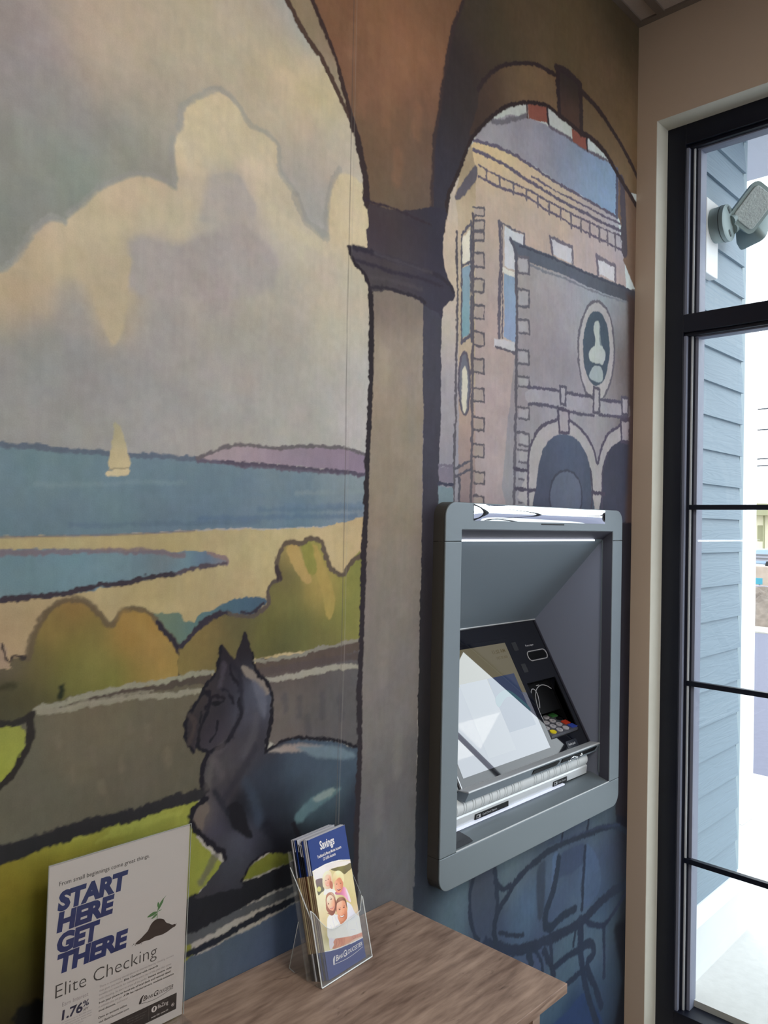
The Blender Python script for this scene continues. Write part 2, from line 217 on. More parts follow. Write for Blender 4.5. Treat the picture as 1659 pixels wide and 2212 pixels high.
# ---------------------------------------------------------------- mural wall
MURAL = """fill ; 415 2242 143 136 137 , 563 2314 170 156 140 , 701 2312 168 160 142 , 829 2435 175 166 149 , 912 2492 153 156 159 , 436 2173 133 129 134 , 496 2132 135 135 133 , 439 2057 123 130 124 , 498 2065 120 129 123 , 416 1954 113 120 116 , 629 2177 144 142 134 , 686 2221 150 145 140 , 565 2237 160 151 139 , 894 2373 183 170 141 , 973 2363 184 171 141 , 918 2289 173 162 139 , 833 2289 168 159 142 , 988 2253 165 157 148 , 920 2212 156 151 145 , 1036 2270 171 164 153 , 967 2141 149 149 149 , 607 2110 131 134 128 , 289 2080 135 133 135 , 297 1789 130 128 124 ; 3.1 ; 0 ; -6 2469 , 2639 4831 , 2855 -1498 , 37 668
fill ; 468 1916 166 154 134 , 535 1988 172 161 138 , 570 2034 175 163 140 , 624 2061 175 163 142 , 704 2183 184 172 148 , 748 2231 187 175 149 , 749 2176 179 168 147 , 836 2191 179 169 148 , 873 2154 174 165 147 , 691 2041 167 159 144 , 633 2009 165 157 142 , 565 1941 163 151 133 , 574 1880 163 150 129 , 579 1845 156 144 128 , 469 1870 159 148 129 , 419 1852 160 145 124 , 420 1820 147 136 123 , 902 2095 170 164 148 , 936 2053 166 160 149 , 1044 2191 184 173 147 , 1028 2114 180 167 142 , 1090 2150 183 173 147 , 993 2051 167 160 148 , 1019 1977 164 158 145 , 1046 1883 162 157 149 , 770 2124 149 145 143 , 780 2092 151 147 143 , 753 2044 150 147 144 , 634 1970 144 139 139 , 643 1931 141 138 140 , 694 1928 145 141 139 , 831 2009 154 150 145 , 503 1867 140 137 136 , 504 1837 134 132 131 , 445 1799 127 127 126 , 629 1841 138 135 136 , 739 1877 143 139 136 , 885 1906 149 145 138 , 884 1956 153 149 142 , 472 1758 125 128 129 , 577 1760 129 129 130 , 697 1793 137 135 135 , 836 1815 142 140 137 , 1000 1813 148 147 143 , 1092 1826 155 155 154 , 474 1692 128 129 130 , 617 1709 133 133 134 , 790 1728 138 136 135 , 945 1728 143 142 141 , 1095 1744 155 154 154 , 352 1739 126 126 126 ; 3.9 ; 1 ; 372 1841 , 406 1881 , 421 1897 , 442 1934 , 457 1958 , 473 1971 , 485 1974 , 494 1973 , 500 1986 , 520 2010 , 544 2038 , 566 2057 , 600 2077 , 631 2086 , 656 2084 , 672 2080 , 675 2093 , 669 2136 , 669 2158 , 683 2183 , 684 2213 , 698 2233 , 720 2253 , 740 2271 , 766 2271 , 790 2261 , 805 2249 , 820 2238 , 850 2237 , 871 2229 , 877 2210 , 880 2190 , 894 2173 , 922 2153 , 940 2115 , 963 2103 , 998 2095 , 1002 2160 , 1013 2207 , 1034 2228 , 1068 2232 , 1101 2228 , 1154 2227 , 1173 1580 , 379 1558
line ; 135 137 136 ; 2.3 ; 1 ; 10.0 ; 0.60 ; 406 1884 , 424 1904 , 443 1939 , 457 1962 , 476 1978 , 493 1977
line ; 136 137 136 ; 2.5 ; 1 ; 8.4 ; 0.60 ; 498 1990 , 521 2014 , 544 2043 , 566 2061 , 599 2081 , 635 2091 , 671 2086
line ; 137 138 136 ; 2.6 ; 1 ; 10.6 ; 0.60 ; 669 2091 , 664 2134 , 665 2161
line ; 140 141 140 ; 2.7 ; 1 ; 10.9 ; 0.60 ; 675 2179 , 679 2215 , 696 2236 , 724 2260 , 745 2275
line ; 138 139 136 ; 2.9 ; 1 ; 12.0 ; 0.60 ; 754 2277 , 780 2271 , 800 2255 , 815 2242 , 847 2242 , 871 2233 , 880 2215 , 882 2186 , 897 2172 , 922 2153
line ; 133 133 130 ; 3.1 ; 1 ; 18.8 ; 0.60 ; 922 2148 , 945 2112 , 980 2101 , 999 2095
line ; 136 136 133 ; 3.1 ; 1 ; 13.4 ; 0.60 ; 997 2101 , 1000 2160 , 1008 2202 , 1030 2234
fill ; 151 147 143 ; 5.5 ; 1 ; 724 2105 , 737 2125 , 769 2142 , 798 2145 , 810 2125 , 828 2107 , 824 2081 , 726 2044 , 722 2066
fill ; 146 141 140 ; 9.1 ; 1 ; 598 1982 , 633 1993 , 662 1994 , 691 2007 , 744 2034 , 800 2066 , 882 2022 , 843 1947 , 612 1895 , 597 1949
fill ; 161 149 130 ; 4.2 ; 1 ; 541 1907 , 565 1941 , 597 1949 , 591 1890 , 592 1848 , 580 1821 , 569 1812 , 555 1834 , 542 1866
line ; 176 168 148 ; 8.5 ; 1 ; 22.9 ; 0.60 ; 869 2107 , 924 2085 , 993 2069
line ; 172 163 143 ; 11.6 ; 1 ; 35.2 ; 0.60 ; 696 2172 , 715 2125 , 699 2066 , 674 2014
fill ; 443 1624 95 116 126 , 545 1604 96 117 126 , 546 1563 85 104 117 , 746 1615 98 117 128 , 894 1606 96 113 125 , 1054 1622 115 127 134 , 748 1553 78 95 113 , 938 1563 78 97 115 , 1006 1593 99 117 129 , 1087 1557 100 114 128 , 433 1534 83 102 114 , 302 1568 93 113 125 ; 1.1 ; 1 ; 83 1634 , 412 1646 , 449 1647 , 573 1649 , 727 1649 , 893 1646 , 993 1647 , 1157 1646 , 1160 1545 , 1008 1542 , 895 1539 , 704 1532 , 584 1525 , 415 1521 , 86 1509
line ; 72 91 111 ; 3.8 ; 1 ; 8.5 ; 0.55 ; 853 1569 , 972 1574 , 1106 1581
line ; 71 90 114 ; 3.7 ; 1 ; 8.2 ; 0.55 ; 730 1552 , 895 1557 , 1093 1564
line ; 91 110 125 ; 3.4 ; 1 ; 7.6 ; 0.55 ; 620 1583 , 747 1590 , 894 1598
line ; 74 91 110 ; 3.3 ; 1 ; 7.3 ; 0.55 ; 511 1539 , 666 1542 , 854 1547
line ; 85 103 124 ; 3.9 ; 1 ; 8.7 ; 0.55 ; 916 1578 , 1009 1582 , 1112 1588
line ; 102 121 130 ; 3.1 ; 1 ; 6.9 ; 0.55 ; 463 1595 , 574 1602 , 702 1611
line ; 112 126 133 ; 3.9 ; 1 ; 8.7 ; 0.55 ; 937 1604 , 1021 1609 , 1111 1616
line ; 80 90 105 ; 1.5 ; 1 ; 8.5 ; 1.00 ; 250 1642 , 412 1648 , 449 1648 , 495 1647 , 566 1646 , 643 1649 , 727 1649
line ; 83 79 94 ; 1.9 ; 1 ; 9.5 ; 1.00 ; 727 1649 , 792 1648 , 914 1647 , 1028 1649 , 1130 1648
fill ; 763 1658 137 127 132 , 830 1668 130 117 133 , 946 1668 123 112 128 , 1078 1668 119 107 124 ; 1.7 ; 1 ; 736 1652 , 754 1665 , 782 1674 , 810 1680 , 860 1681 , 892 1682 , 924 1688 , 968 1693 , 1027 1695 , 1077 1694 , 1129 1689 , 1130 1653 , 1004 1653 , 892 1652 , 811 1652
line ; 89 85 91 ; 1.5 ; 1 ; 7.1 ; 1.00 ; 727 1652 , 754 1665 , 782 1675 , 815 1681 , 860 1681 , 892 1682 , 924 1688 , 968 1694 , 1027 1695 , 1077 1694 , 1129 1687
line ; 71 66 81 ; 1.4 ; 1 ; 6.0 ; 1.00 ; 773 1649 , 851 1649 , 947 1650 , 1028 1650 , 1130 1648
fill ; 579 1690 133 132 118 , 584 1669 156 147 120 , 581 1634 163 152 121 ; 1.4 ; 1 ; 576 1695 , 584 1693 , 592 1677 , 598 1657 , 603 1627 , 570 1624 , 571 1658 , 574 1679
fill ; 170 159 130 ; 1.1 ; 1 ; 566 1620 , 602 1625 , 601 1616 , 568 1613
line ; 132 124 102 ; 0.9 ; 1 ; 3.0 ; 1.00 ; 569 1623 , 602 1627
fill ; 478 1517 147 137 104 , 795 1526 147 136 106 , 1008 1518 159 145 114 , 856 1473 154 143 108 , 798 1435 145 131 101 , 625 1428 144 132 99 , 449 1412 139 123 97 , 1058 1468 160 144 113 , 450 1373 134 118 95 , 939 1522 154 142 111 ; 1.0 ; 1 ; 86 1511 , 415 1521 , 584 1524 , 704 1530 , 896 1537 , 1008 1540 , 1160 1544 , 1169 1247 , 89 1378
line ; 94 88 95 ; 1.1 ; 1 ; 2.8 ; 0.70 ; 303 1518 , 415 1521 , 584 1525 , 722 1532
fill ; 447 1479 89 112 123 , 496 1478 92 115 126 , 548 1480 93 116 127 , 623 1482 91 112 123 , 663 1492 93 97 105 , 706 1480 90 114 127 , 745 1487 67 95 120 , 514 1451 86 109 120 , 423 1451 89 109 118 , 778 1482 101 99 104 ; 1.1 ; 1 ; 230 1500 , 416 1504 , 463 1504 , 495 1504 , 548 1503 , 607 1501 , 663 1499 , 705 1497 , 741 1497 , 764 1492 , 789 1485 , 786 1477 , 759 1473 , 728 1469 , 664 1458 , 601 1449 , 531 1440 , 464 1435 , 417 1433 , 232 1421
line ; 98 87 96 ; 1.9 ; 1 ; 8.5 ; 0.85 ; 330 1497 , 416 1500 , 453 1499 , 496 1500 , 548 1501 , 607 1500 , 663 1496 , 701 1491
line ; 109 95 96 ; 1.7 ; 1 ; 7.0 ; 1.00 ; 750 1495 , 771 1490 , 789 1484 , 785 1477
line ; 48 43 51 ; 1.5 ; 1 ; 8.6 ; 1.00 ; 332 1429 , 417 1435 , 464 1438 , 514 1442 , 556 1448 , 601 1452 , 644 1458 , 689 1464
line ; 69 62 70 ; 1.7 ; 1 ; 6.6 ; 1.00 ; 689 1465 , 728 1470 , 764 1475 , 785 1479
fill ; 666 1393 90 101 87 , 691 1379 78 96 85 , 739 1387 72 98 102 , 799 1407 63 86 99 , 848 1408 58 77 95 ; 1.5 ; 1 ; 641 1398 , 662 1402 , 699 1399 , 707 1386 , 728 1380 , 737 1393 , 766 1400 , 794 1413 , 828 1418 , 871 1413 , 873 1402 , 838 1384 , 781 1380 , 735 1364 , 697 1342 , 675 1362
fill ; 518 1413 111 90 54 , 498 1391 104 92 54 , 527 1359 97 92 49 , 563 1338 100 97 54 , 618 1382 126 102 56 , 647 1339 129 105 62 , 628 1313 109 97 53 , 676 1314 124 105 61 , 589 1310 93 93 48 , 473 1338 82 76 46 , 517 1313 92 91 49 , 439 1304 60 58 39 , 484 1287 67 64 44 , 422 1275 62 60 47 , 438 1339 77 71 60 , 551 1380 93 87 50 ; 1.3 ; 1 ; 257 1358 , 420 1341 , 432 1344 , 435 1355 , 457 1353 , 460 1378 , 472 1400 , 480 1416 , 497 1428 , 518 1432 , 539 1426 , 557 1411 , 573 1395 , 587 1394 , 595 1408 , 613 1414 , 637 1407 , 658 1389 , 675 1370 , 697 1342 , 704 1292 , 553 1280 , 465 1274 , 453 1257 , 422 1256 , 259 1284
line ; 76 67 54 ; 2.3 ; 1 ; 9.8 ; 0.85 ; 459 1353 , 462 1377 , 472 1399 , 481 1414 , 497 1427 , 518 1430 , 539 1425 , 557 1409 , 573 1393 , 586 1392 , 595 1406 , 613 1412 , 637 1405 , 658 1387 , 676 1367 , 697 1342
line ; 38 34 43 ; 2.0 ; 1 ; 8.9 ; 1.00 ; 658 1386 , 676 1366 , 694 1344 , 702 1318 , 703 1300
line ; 133 109 63 ; 7.2 ; 1 ; 18.3 ; 0.60 ; 602 1401 , 626 1381 , 651 1350 , 668 1319
line ; 31 35 24 ; 2.9 ; 1 ; 7.8 ; 1.00 ; 507 1307 , 505 1291
line ; 40 41 27 ; 4.2 ; 1 ; 8.9 ; 0.70 ; 420 1317 , 439 1316
fill ; 129 114 97 ; 0.9 ; 1 ; 361 1383 , 421 1377 , 429 1348 , 429 1341 , 362 1345
line ; 47 42 41 ; 1.4 ; 1 ; 4.3 ; 1.00 ; 420 1376 , 424 1360 , 431 1349 , 438 1356 , 454 1353
fill ; 920 1454 89 83 54 , 935 1492 129 114 74 , 980 1491 120 117 65 , 1011 1429 136 120 71 , 927 1403 97 95 56 , 956 1350 83 83 50 , 1085 1440 108 111 60 , 1074 1372 106 106 58 , 875 1357 86 86 47 , 824 1369 81 76 52 , 744 1356 103 89 55 , 732 1327 105 93 57 , 778 1314 87 80 51 , 1014 1332 88 86 51 , 902 1325 72 71 45 ; 1.7 ; 1 ; 697 1336 , 709 1355 , 735 1376 , 762 1391 , 790 1393 , 828 1386 , 857 1390 , 879 1406 , 873 1427 , 887 1443 , 903 1445 , 895 1472 , 904 1501 , 923 1515 , 951 1510 , 974 1521 , 1004 1511 , 1013 1487 , 1029 1459 , 1059 1448 , 1066 1458 , 1084 1475 , 1116 1485 , 1140 1311 , 1014 1310 , 850 1308 , 778 1294 , 706 1295
fill ; 146 126 80 ; 2.1 ; 1 ; 918 1504 , 941 1508 , 959 1479 , 979 1441 , 971 1433 , 947 1451 , 923 1484
fill ; 138 122 71 ; 2.6 ; 1 ; 977 1504 , 996 1500 , 1016 1460 , 1036 1415 , 1034 1370 , 1019 1370 , 1006 1416 , 982 1470
fill ; 113 112 59 ; 2.6 ; 1 ; 951 1508 , 975 1511 , 993 1461 , 973 1452
line ; 43 39 49 ; 1.7 ; 1 ; 9.4 ; 1.00 ; 703 1345 , 718 1358 , 739 1374 , 764 1388 , 792 1390
line ; 72 65 61 ; 1.8 ; 1 ; 7.6 ; 1.00 ; 792 1390 , 829 1384 , 857 1387 , 880 1404 , 875 1426 , 889 1441 , 904 1444
line ; 42 39 49 ; 1.8 ; 1 ; 6.0 ; 1.00 ; 818 1391 , 848 1391 , 868 1404
line ; 78 69 60 ; 1.9 ; 1 ; 9.8 ; 1.00 ; 902 1446 , 896 1472 , 905 1500 , 925 1514 , 951 1509 , 975 1520 , 1004 1510 , 1016 1484 , 1031 1458 , 1061 1446 , 1068 1456 , 1085 1473 , 1109 1485
line ; 51 43 46 ; 2.8 ; 1 ; 8.1 ; 1.00 ; 898 1446 , 896 1467 , 906 1446
fill ; 520 1222 85 80 67 , 592 1226 87 83 69 , 671 1212 83 78 67 , 456 1153 79 77 67 , 594 1138 76 73 63 , 706 1146 73 70 60 , 554 1260 88 81 68 , 734 1239 80 75 63 , 548 1199 89 84 71 ; 1.0 ; 1 ; 260 1265 , 422 1256 , 467 1275 , 536 1282 , 628 1289 , 694 1293 , 755 1293 , 758 1177 , 751 1096 , 674 1099 , 558 1095 , 426 1087 , 264 1087
line ; 94 88 76 ; 4.5 ; 0 ; 9.9 ; 0.50 ; 555 1205 , 557 1184
line ; 94 87 75 ; 4.7 ; 0 ; 10.4 ; 0.50 ; 600 1182 , 602 1164
line ; 93 86 74 ; 4.8 ; 0 ; 11.0 ; 0.50 ; 646 1224 , 648 1205
line ; 95 88 76 ; 4.5 ; 0 ; 9.5 ; 0.50 ; 524 1184 , 526 1163
line ; 93 86 74 ; 4.9 ; 0 ; 11.5 ; 0.50 ; 680 1181 , 682 1158
line ; 93 86 75 ; 4.7 ; 0 ; 10.6 ; 0.50 ; 614 1236 , 616 1222
line ; 95 88 76 ; 4.4 ; 0 ; 9.3 ; 0.50 ; 502 1235 , 504 1218
line ; 94 88 76 ; 4.6 ; 0 ; 10.0 ; 0.50 ; 571 1153 , 573 1139
fill ; 932 1208 83 79 76 , 1047 1212 75 73 75 , 1019 1155 72 70 72 , 917 1168 81 75 74 , 958 1281 70 62 59 ; 1.3 ; 1 ; 846 1298 , 929 1302 , 1104 1317 , 1140 1316 , 1147 1090 , 1107 1103 , 1050 1127 , 990 1142 , 880 1158
line ; 60 58 63 ; 5.7 ; 0 ; 13.9 ; 0.50 ; 954 1222 , 957 1191
line ; 60 57 63 ; 5.8 ; 0 ; 14.7 ; 0.50 ; 1011 1222 , 1014 1182
line ; 59 57 63 ; 6.0 ; 0 ; 15.4 ; 0.50 ; 1060 1206 , 1063 1170
line ; 60 58 63 ; 5.7 ; 0 ; 14.1 ; 0.50 ; 977 1184 , 980 1157
line ; 60 58 64 ; 5.6 ; 0 ; 13.4 ; 0.50 ; 920 1235 , 923 1209
line ; 64 57 52 ; 2.0 ; 1 ; 15.7 ; 1.00 ; 495 1276 , 553 1281 , 629 1283 , 694 1288 , 746 1286 , 755 1288
line ; 117 116 103 ; 1.4 ; 1 ; 8.2 ; 1.00 ; 468 1278 , 501 1280 , 536 1284 , 571 1288 , 628 1293 , 669 1292 , 702 1295 , 733 1297 , 762 1295
line ; 115 112 100 ; 1.4 ; 1 ; 8.0 ; 1.00 ; 472 1274 , 505 1271 , 554 1272 , 613 1273 , 649 1272 , 694 1268 , 742 1267
line ; 121 118 105 ; 1.5 ; 1 ; 6.0 ; 0.60 ; 518 1274 , 561 1276 , 613 1279 , 653 1280
line ; 71 62 57 ; 2.4 ; 1 ; 19.8 ; 1.00 ; 856 1294 , 930 1294 , 1015 1298 , 1114 1304
line ; 68 60 59 ; 2.9 ; 1 ; 14.9 ; 1.00 ; 856 1283 , 958 1282 , 1039 1285 , 1115 1284
line ; 110 108 100 ; 1.5 ; 1 ; 7.4 ; 1.00 ; 846 1305 , 892 1302 , 951 1304 , 1014 1311 , 1114 1317
line ; 126 124 115 ; 1.7 ; 1 ; 11.1 ; 1.00 ; 875 1265 , 930 1265 , 986 1267 , 1046 1268 , 1115 1262
fill ; 432 1238 116 120 58 , 442 1214 127 133 64 , 423 1205 117 122 51 ; 1.2 ; 1 ; 236 1283 , 422 1261 , 451 1256 , 456 1240 , 449 1213 , 437 1196 , 424 1188 , 239 1150
fill ; 634 1078 123 128 62 , 691 1075 115 118 54 , 490 1073 110 107 43 , 442 1061 105 97 36 , 460 992 87 85 27 , 455 929 68 65 23 , 456 881 41 37 21 , 754 986 112 120 52 , 751 949 100 102 47 , 524 1077 120 120 50 , 577 1072 110 109 48 ; 1.4 ; 1 ; 241 1073 , 426 1088 , 558 1091 , 674 1096 , 734 1091 , 748 1060 , 740 1024 , 780 982 , 794 962 , 767 944 , 740 927 , 731 860 , 726 712 , 245 928
line ; 133 137 67 ; 3.7 ; 1 ; 6.9 ; 0.50 ; 506 1082 , 527 1082 , 548 1082
line ; 131 135 66 ; 3.9 ; 1 ; 7.2 ; 0.50 ; 566 1068 , 592 1069 , 619 1069
line ; 130 133 65 ; 4.1 ; 1 ; 7.6 ; 0.50 ; 642 1073 , 674 1074 , 708 1073
line ; 129 132 65 ; 4.1 ; 1 ; 7.7 ; 0.50 ; 674 1086 , 695 1087 , 716 1087
line ; 131 135 66 ; 3.9 ; 1 ; 7.3 ; 0.50 ; 588 1076 , 607 1077 , 626 1077
line ; 37 35 34 ; 1.7 ; 1 ; 9.1 ; 1.00 ; 259 1285 , 422 1265 , 440 1264 , 456 1268 , 465 1274
line ; 36 33 32 ; 1.7 ; 1 ; 11.4 ; 1.00 ; 462 1273 , 462 1239 , 454 1218 , 442 1198 , 424 1183 , 339 1137
line ; 33 32 35 ; 1.9 ; 1 ; 22.0 ; 1.00 ; 241 1084 , 426 1090 , 473 1091 , 541 1094 , 614 1092 , 674 1095 , 716 1094 , 754 1093
line ; 32 32 34 ; 2.1 ; 1 ; 21.2 ; 1.00 ; 426 1085 , 457 1087 , 523 1090
line ; 13 14 14 ; 4.3 ; 1 ; 38.4 ; 1.00 ; 467 848 , 496 845
fill ; 25 26 31 ; 1.6 ; 1 ; 712 920 , 747 933 , 836 924 , 902 922 , 962 925 , 986 884 , 946 883 , 862 881 , 722 864
fill ; 769 797 65 75 86 , 890 802 62 75 96 , 960 798 53 61 82 , 1059 807 47 53 68 , 1115 802 39 42 52 ; 1.7 ; 1 ; 719 827 , 768 832 , 863 836 , 970 846 , 1027 844 , 1154 846 , 1157 728 , 1030 751 , 817 750 , 721 752
fill ; 32 35 43 ; 2.7 ; 1 ; 962 921 , 1125 910 , 1128 798 , 969 850
line ; 66 69 73 ; 1.8 ; 1 ; 16.0 ; 1.00 ; 680 863 , 727 863 , 813 868 , 888 871 , 986 873
line ; 27 30 38 ; 1.7 ; 1 ; 12.3 ; 1.00 ; 681 842 , 727 840 , 790 841 , 863 849 , 969 854
fill ; 782 1325 30 26 32 , 830 1337 28 24 30 , 802 1268 39 37 46 , 735 1208 40 36 40 , 772 1186 46 42 51 , 848 1221 54 54 67 , 868 1239 63 67 79 , 834 1163 52 50 57 , 787 1129 56 54 57 , 798 1095 46 44 52 , 752 1059 75 69 69 , 776 1038 51 51 62 , 834 990 56 58 70 , 882 1092 39 44 56 , 963 1092 53 64 78 , 1051 1078 56 68 82 , 964 1053 38 45 57 , 858 1041 28 32 41 , 818 1055 19 19 25 , 911 982 20 22 29 , 1023 991 43 56 65 , 993 1016 52 68 76 , 1053 1019 56 73 84 , 1024 951 26 31 40 , 1091 992 30 35 46 , 811 949 47 49 58 , 765 933 41 41 47 , 939 953 23 25 33 , 870 1169 42 40 47 , 899 1035 25 28 37 , 775 1232 35 33 40 , 926 1041 32 38 48 , 784 1067 51 50 58 , 869 989 36 37 46 , 747 1260 46 41 41 ; 1.6 ; 1 ; 779 1341 , 789 1331 , 801 1317 , 808 1312 , 812 1322 , 821 1337 , 826 1357 , 832 1354 , 840 1336 , 844 1307 , 851 1288 , 872 1267 , 887 1245 , 891 1214 , 888 1186 , 881 1158 , 878 1141 , 901 1148 , 933 1150 , 990 1142 , 1050 1127 , 1094 1107 , 1147 1086 , 1153 879 , 962 923 , 936 946 , 886 958 , 851 949 , 835 928 , 832 914 , 788 921 , 740 925 , 748 934 , 767 946 , 787 963 , 795 981 , 763 1010 , 739 1032 , 727 1056 , 734 1074 , 751 1086 , 760 1099 , 746 1113 , 747 1136 , 755 1157 , 745 1167 , 737 1179 , 728 1167 , 714 1189 , 710 1209 , 717 1230 , 734 1250 , 747 1271 , 764 1288 , 773 1315
fill ; 103 96 91 ; 2.4 ; 1 ; 821 1298 , 838 1292 , 861 1275 , 878 1256 , 883 1240 , 867 1243 , 847 1266 , 827 1283
fill ; 73 76 88 ; 4.9 ; 1 ; 846 1270 , 873 1244 , 879 1216 , 874 1201 , 860 1223
fill ; 118 111 108 ; 3.4 ; 1 ; 886 1136 , 907 1141 , 939 1140 , 984 1134 , 1020 1123 , 979 1122 , 923 1129
fill ; 85 100 111 ; 5.4 ; 1 ; 950 1133 , 1020 1125 , 1069 1110 , 1104 1089 , 1069 1087 , 1008 1104
fill ; 69 90 97 ; 4.4 ; 1 ; 951 1005 , 965 1018 , 993 1033 , 1028 1038 , 1065 1034 , 1053 1024 , 1023 1013 , 988 1004 , 966 992
fill ; 103 117 117 ; 3.5 ; 1 ; 993 1029 , 1022 1037 , 1052 1035 , 1034 1023 , 1005 1019
fill ; 83 76 72 ; 3.1 ; 1 ; 734 1052 , 742 1071 , 757 1079 , 764 1066 , 753 1051 , 751 1033 , 740 1040
line ; 69 67 67 ; 4.3 ; 1 ; 14.3 ; 0.70 ; 777 983 , 764 964 , 751 949
fill ; 18 18 24 ; 3.2 ; 1 ; 796 1058 , 813 1065 , 833 1053 , 843 1020 , 854 993 , 824 1009 , 804 1038
fill ; 90 95 39 ; 1.7 ; 1 ; 834 926 , 848 944 , 891 954 , 934 945 , 946 928 , 913 925 , 866 925
line ; 20 19 26 ; 1.7 ; 1 ; 6.3 ; 1.00 ; 779 1337 , 774 1315 , 765 1288 , 748 1271 , 735 1249 , 718 1230 , 712 1208 , 715 1189 , 727 1169
line ; 20 19 26 ; 1.7 ; 1 ; 7.5 ; 1.00 ; 736 1179 , 746 1167 , 772 1163 , 798 1174 , 814 1195 , 822 1217 , 818 1242
line ; 20 19 26 ; 1.7 ; 1 ; 5.2 ; 1.00 ; 736 1179 , 740 1203 , 757 1235 , 758 1262
line ; 20 18 25 ; 1.8 ; 1 ; 8.4 ; 1.00 ; 851 1286 , 873 1265 , 888 1242 , 892 1214 , 889 1186 , 882 1158 , 878 1140
line ; 21 19 26 ; 1.7 ; 1 ; 9.7 ; 1.00 ; 755 1157 , 748 1136 , 747 1113 , 760 1098
line ; 21 20 27 ; 1.7 ; 1 ; 9.1 ; 1.00 ; 756 1085 , 736 1073 , 729 1056 , 740 1034 , 763 1011 , 789 989 , 797 977
line ; 20 18 25 ; 1.9 ; 1 ; 6.2 ; 1.00 ; 881 1140 , 907 1149 , 939 1150 , 990 1144 , 1050 1129 , 1107 1105
line ; 20 19 26 ; 1.7 ; 1 ; 4.4 ; 1.00 ; 756 1247 , 768 1237 , 784 1241
line ; 20 19 26 ; 1.9 ; 1 ; 8.9 ; 1.00 ; 949 993 , 967 954 , 962 925
line ; 20 18 26 ; 1.7 ; 1 ; 4.9 ; 1.00 ; 797 1304 , 802 1284 , 817 1266
line ; 20 18 25 ; 1.8 ; 1 ; 6.5 ; 1.00 ; 843 1319 , 847 1298 , 856 1285
line ; 21 19 27 ; 1.8 ; 1 ; 5.4 ; 1.00 ; 934 946 , 886 958 , 850 948 , 834 927
line ; 20 19 26 ; 1.7 ; 1 ; 4.1 ; 1.00 ; 776 1209 , 772 1190 , 761 1177
line ; 19 17 24 ; 1.7 ; 1 ; 6.1 ; 1.00 ; 747 1266 , 759 1250 , 752 1236
line ; 22 20 29 ; 2.6 ; 1 ; 5.5 ; 1.00 ; 777 1265 , 796 1255 , 808 1237
fill ; 17 16 21 ; 1.6 ; 1 ; 781 1239 , 780 1237 , 779 1236 , 777 1235 , 774 1235 , 771 1235 , 769 1236 , 766 1237 , 764 1238 , 763 1240 , 762 1241 , 762 1243 , 764 1244 , 766 1245 , 768 1245 , 771 1245 , 774 1244 , 777 1243 , 779 1242 , 780 1240
line ; 22 19 26 ; 1.7 ; 1 ; 5.4 ; 1.00 ; 759 1252 , 772 1252 , 786 1246
line ; 22 21 26 ; 2.1 ; 1 ; 5.1 ; 1.00 ; 743 1230 , 740 1207 , 737 1185
line ; 26 25 34 ; 4.4 ; 1 ; 10.6 ; 0.80 ; 802 1304 , 816 1286 , 823 1245 , 820 1210 , 805 1180
line ; 58 51 51 ; 3.3 ; 1 ; 8.4 ; 0.70 ; 719 1228 , 729 1217 , 726 1198 , 719 1185
line ; 60 56 65 ; 3.5 ; 1 ; 10.7 ; 0.60 ; 785 1305 , 781 1286 , 778 1267
line ; 67 66 73 ; 7.1 ; 1 ; 17.5 ; 0.50 ; 856 1208 , 852 1172 , 835 1147
line ; 45 54 68 ; 8.1 ; 1 ; 20.0 ; 0.60 ; 836 1094 , 857 1057 , 869 1018
line ; 16 17 25 ; 9.2 ; 1 ; 25.2 ; 0.80 ; 884 1009 , 911 973 , 928 956
line ; 25 26 34 ; 3.5 ; 1 ; 7.9 ; 0.80 ; 774 1096 , 789 1073 , 801 1047
line ; 33 32 41 ; 5.3 ; 1 ; 14.4 ; 0.60 ; 855 1151 , 831 1119 , 807 1093 , 789 1073
line ; 72 69 69 ; 5.1 ; 1 ; 13.3 ; 0.60 ; 768 1148 , 762 1126 , 760 1103
line ; 69 65 69 ; 6.0 ; 1 ; 12.8 ; 0.50 ; 786 1168 , 773 1147 , 788 1113
fill ; 1452 2756 69 62 54 , 1627 2837 85 72 57 , 1397 2616 54 48 49 , 1366 2469 51 47 51 , 1349 2330 54 52 62 , 1324 2235 48 47 56 , 1546 2730 76 68 54 , 1715 2859 94 81 63 , 1911 2899 97 82 62 , 2133 3031 80 70 55 , 2140 2829 107 89 69 , 2245 2691 110 92 69 , 1494 2622 63 53 49 , 1422 2509 56 50 50 , 2079 2873 102 85 67 , 2235 2597 112 91 70 ; 2.4 ; 1 ; 873 2643 , 2526 3599 , 2536 3320 , 2290 2524 , 2276 2544 , 2223 2575 , 2159 2602 , 2110 2626 , 2063 2644 , 1994 2652 , 1940 2648 , 1882 2648 , 1817 2651 , 1768 2654 , 1704 2636 , 1634 2608 , 1576 2575 , 1520 2530 , 1475 2486 , 1442 2447 , 1419 2404 , 1404 2371 , 1385 2334 , 1364 2291 , 1351 2243 , 1345 2197 , 1274 2152 , 1211 2160 , 1080 2318 , 874 2597
fill ; 1474 2530 65 53 49 , 1518 2599 75 61 54 , 1632 2657 102 85 67 , 1748 2705 112 92 71 , 1575 2599 86 71 59 ; 2.9 ; 1 ; 1434 2455 , 1452 2502 , 1466 2545 , 1472 2580 , 1509 2626 , 1548 2662 , 1605 2697 , 1665 2723 , 1728 2742 , 1804 2751 , 1817 2651 , 1768 2654 , 1704 2641 , 1634 2613 , 1575 2577 , 1520 2532 , 1475 2486
fill ; 1971 2705 103 87 68 , 2085 2680 110 92 72 , 2222 2605 114 96 75 ; 2.0 ; 1 ; 1937 2763 , 2002 2755 , 2071 2737 , 2156 2705 , 2220 2675 , 2279 2639 , 2283 2540 , 2223 2573 , 2160 2599 , 2110 2623 , 2063 2641 , 1995 2650 , 1935 2647
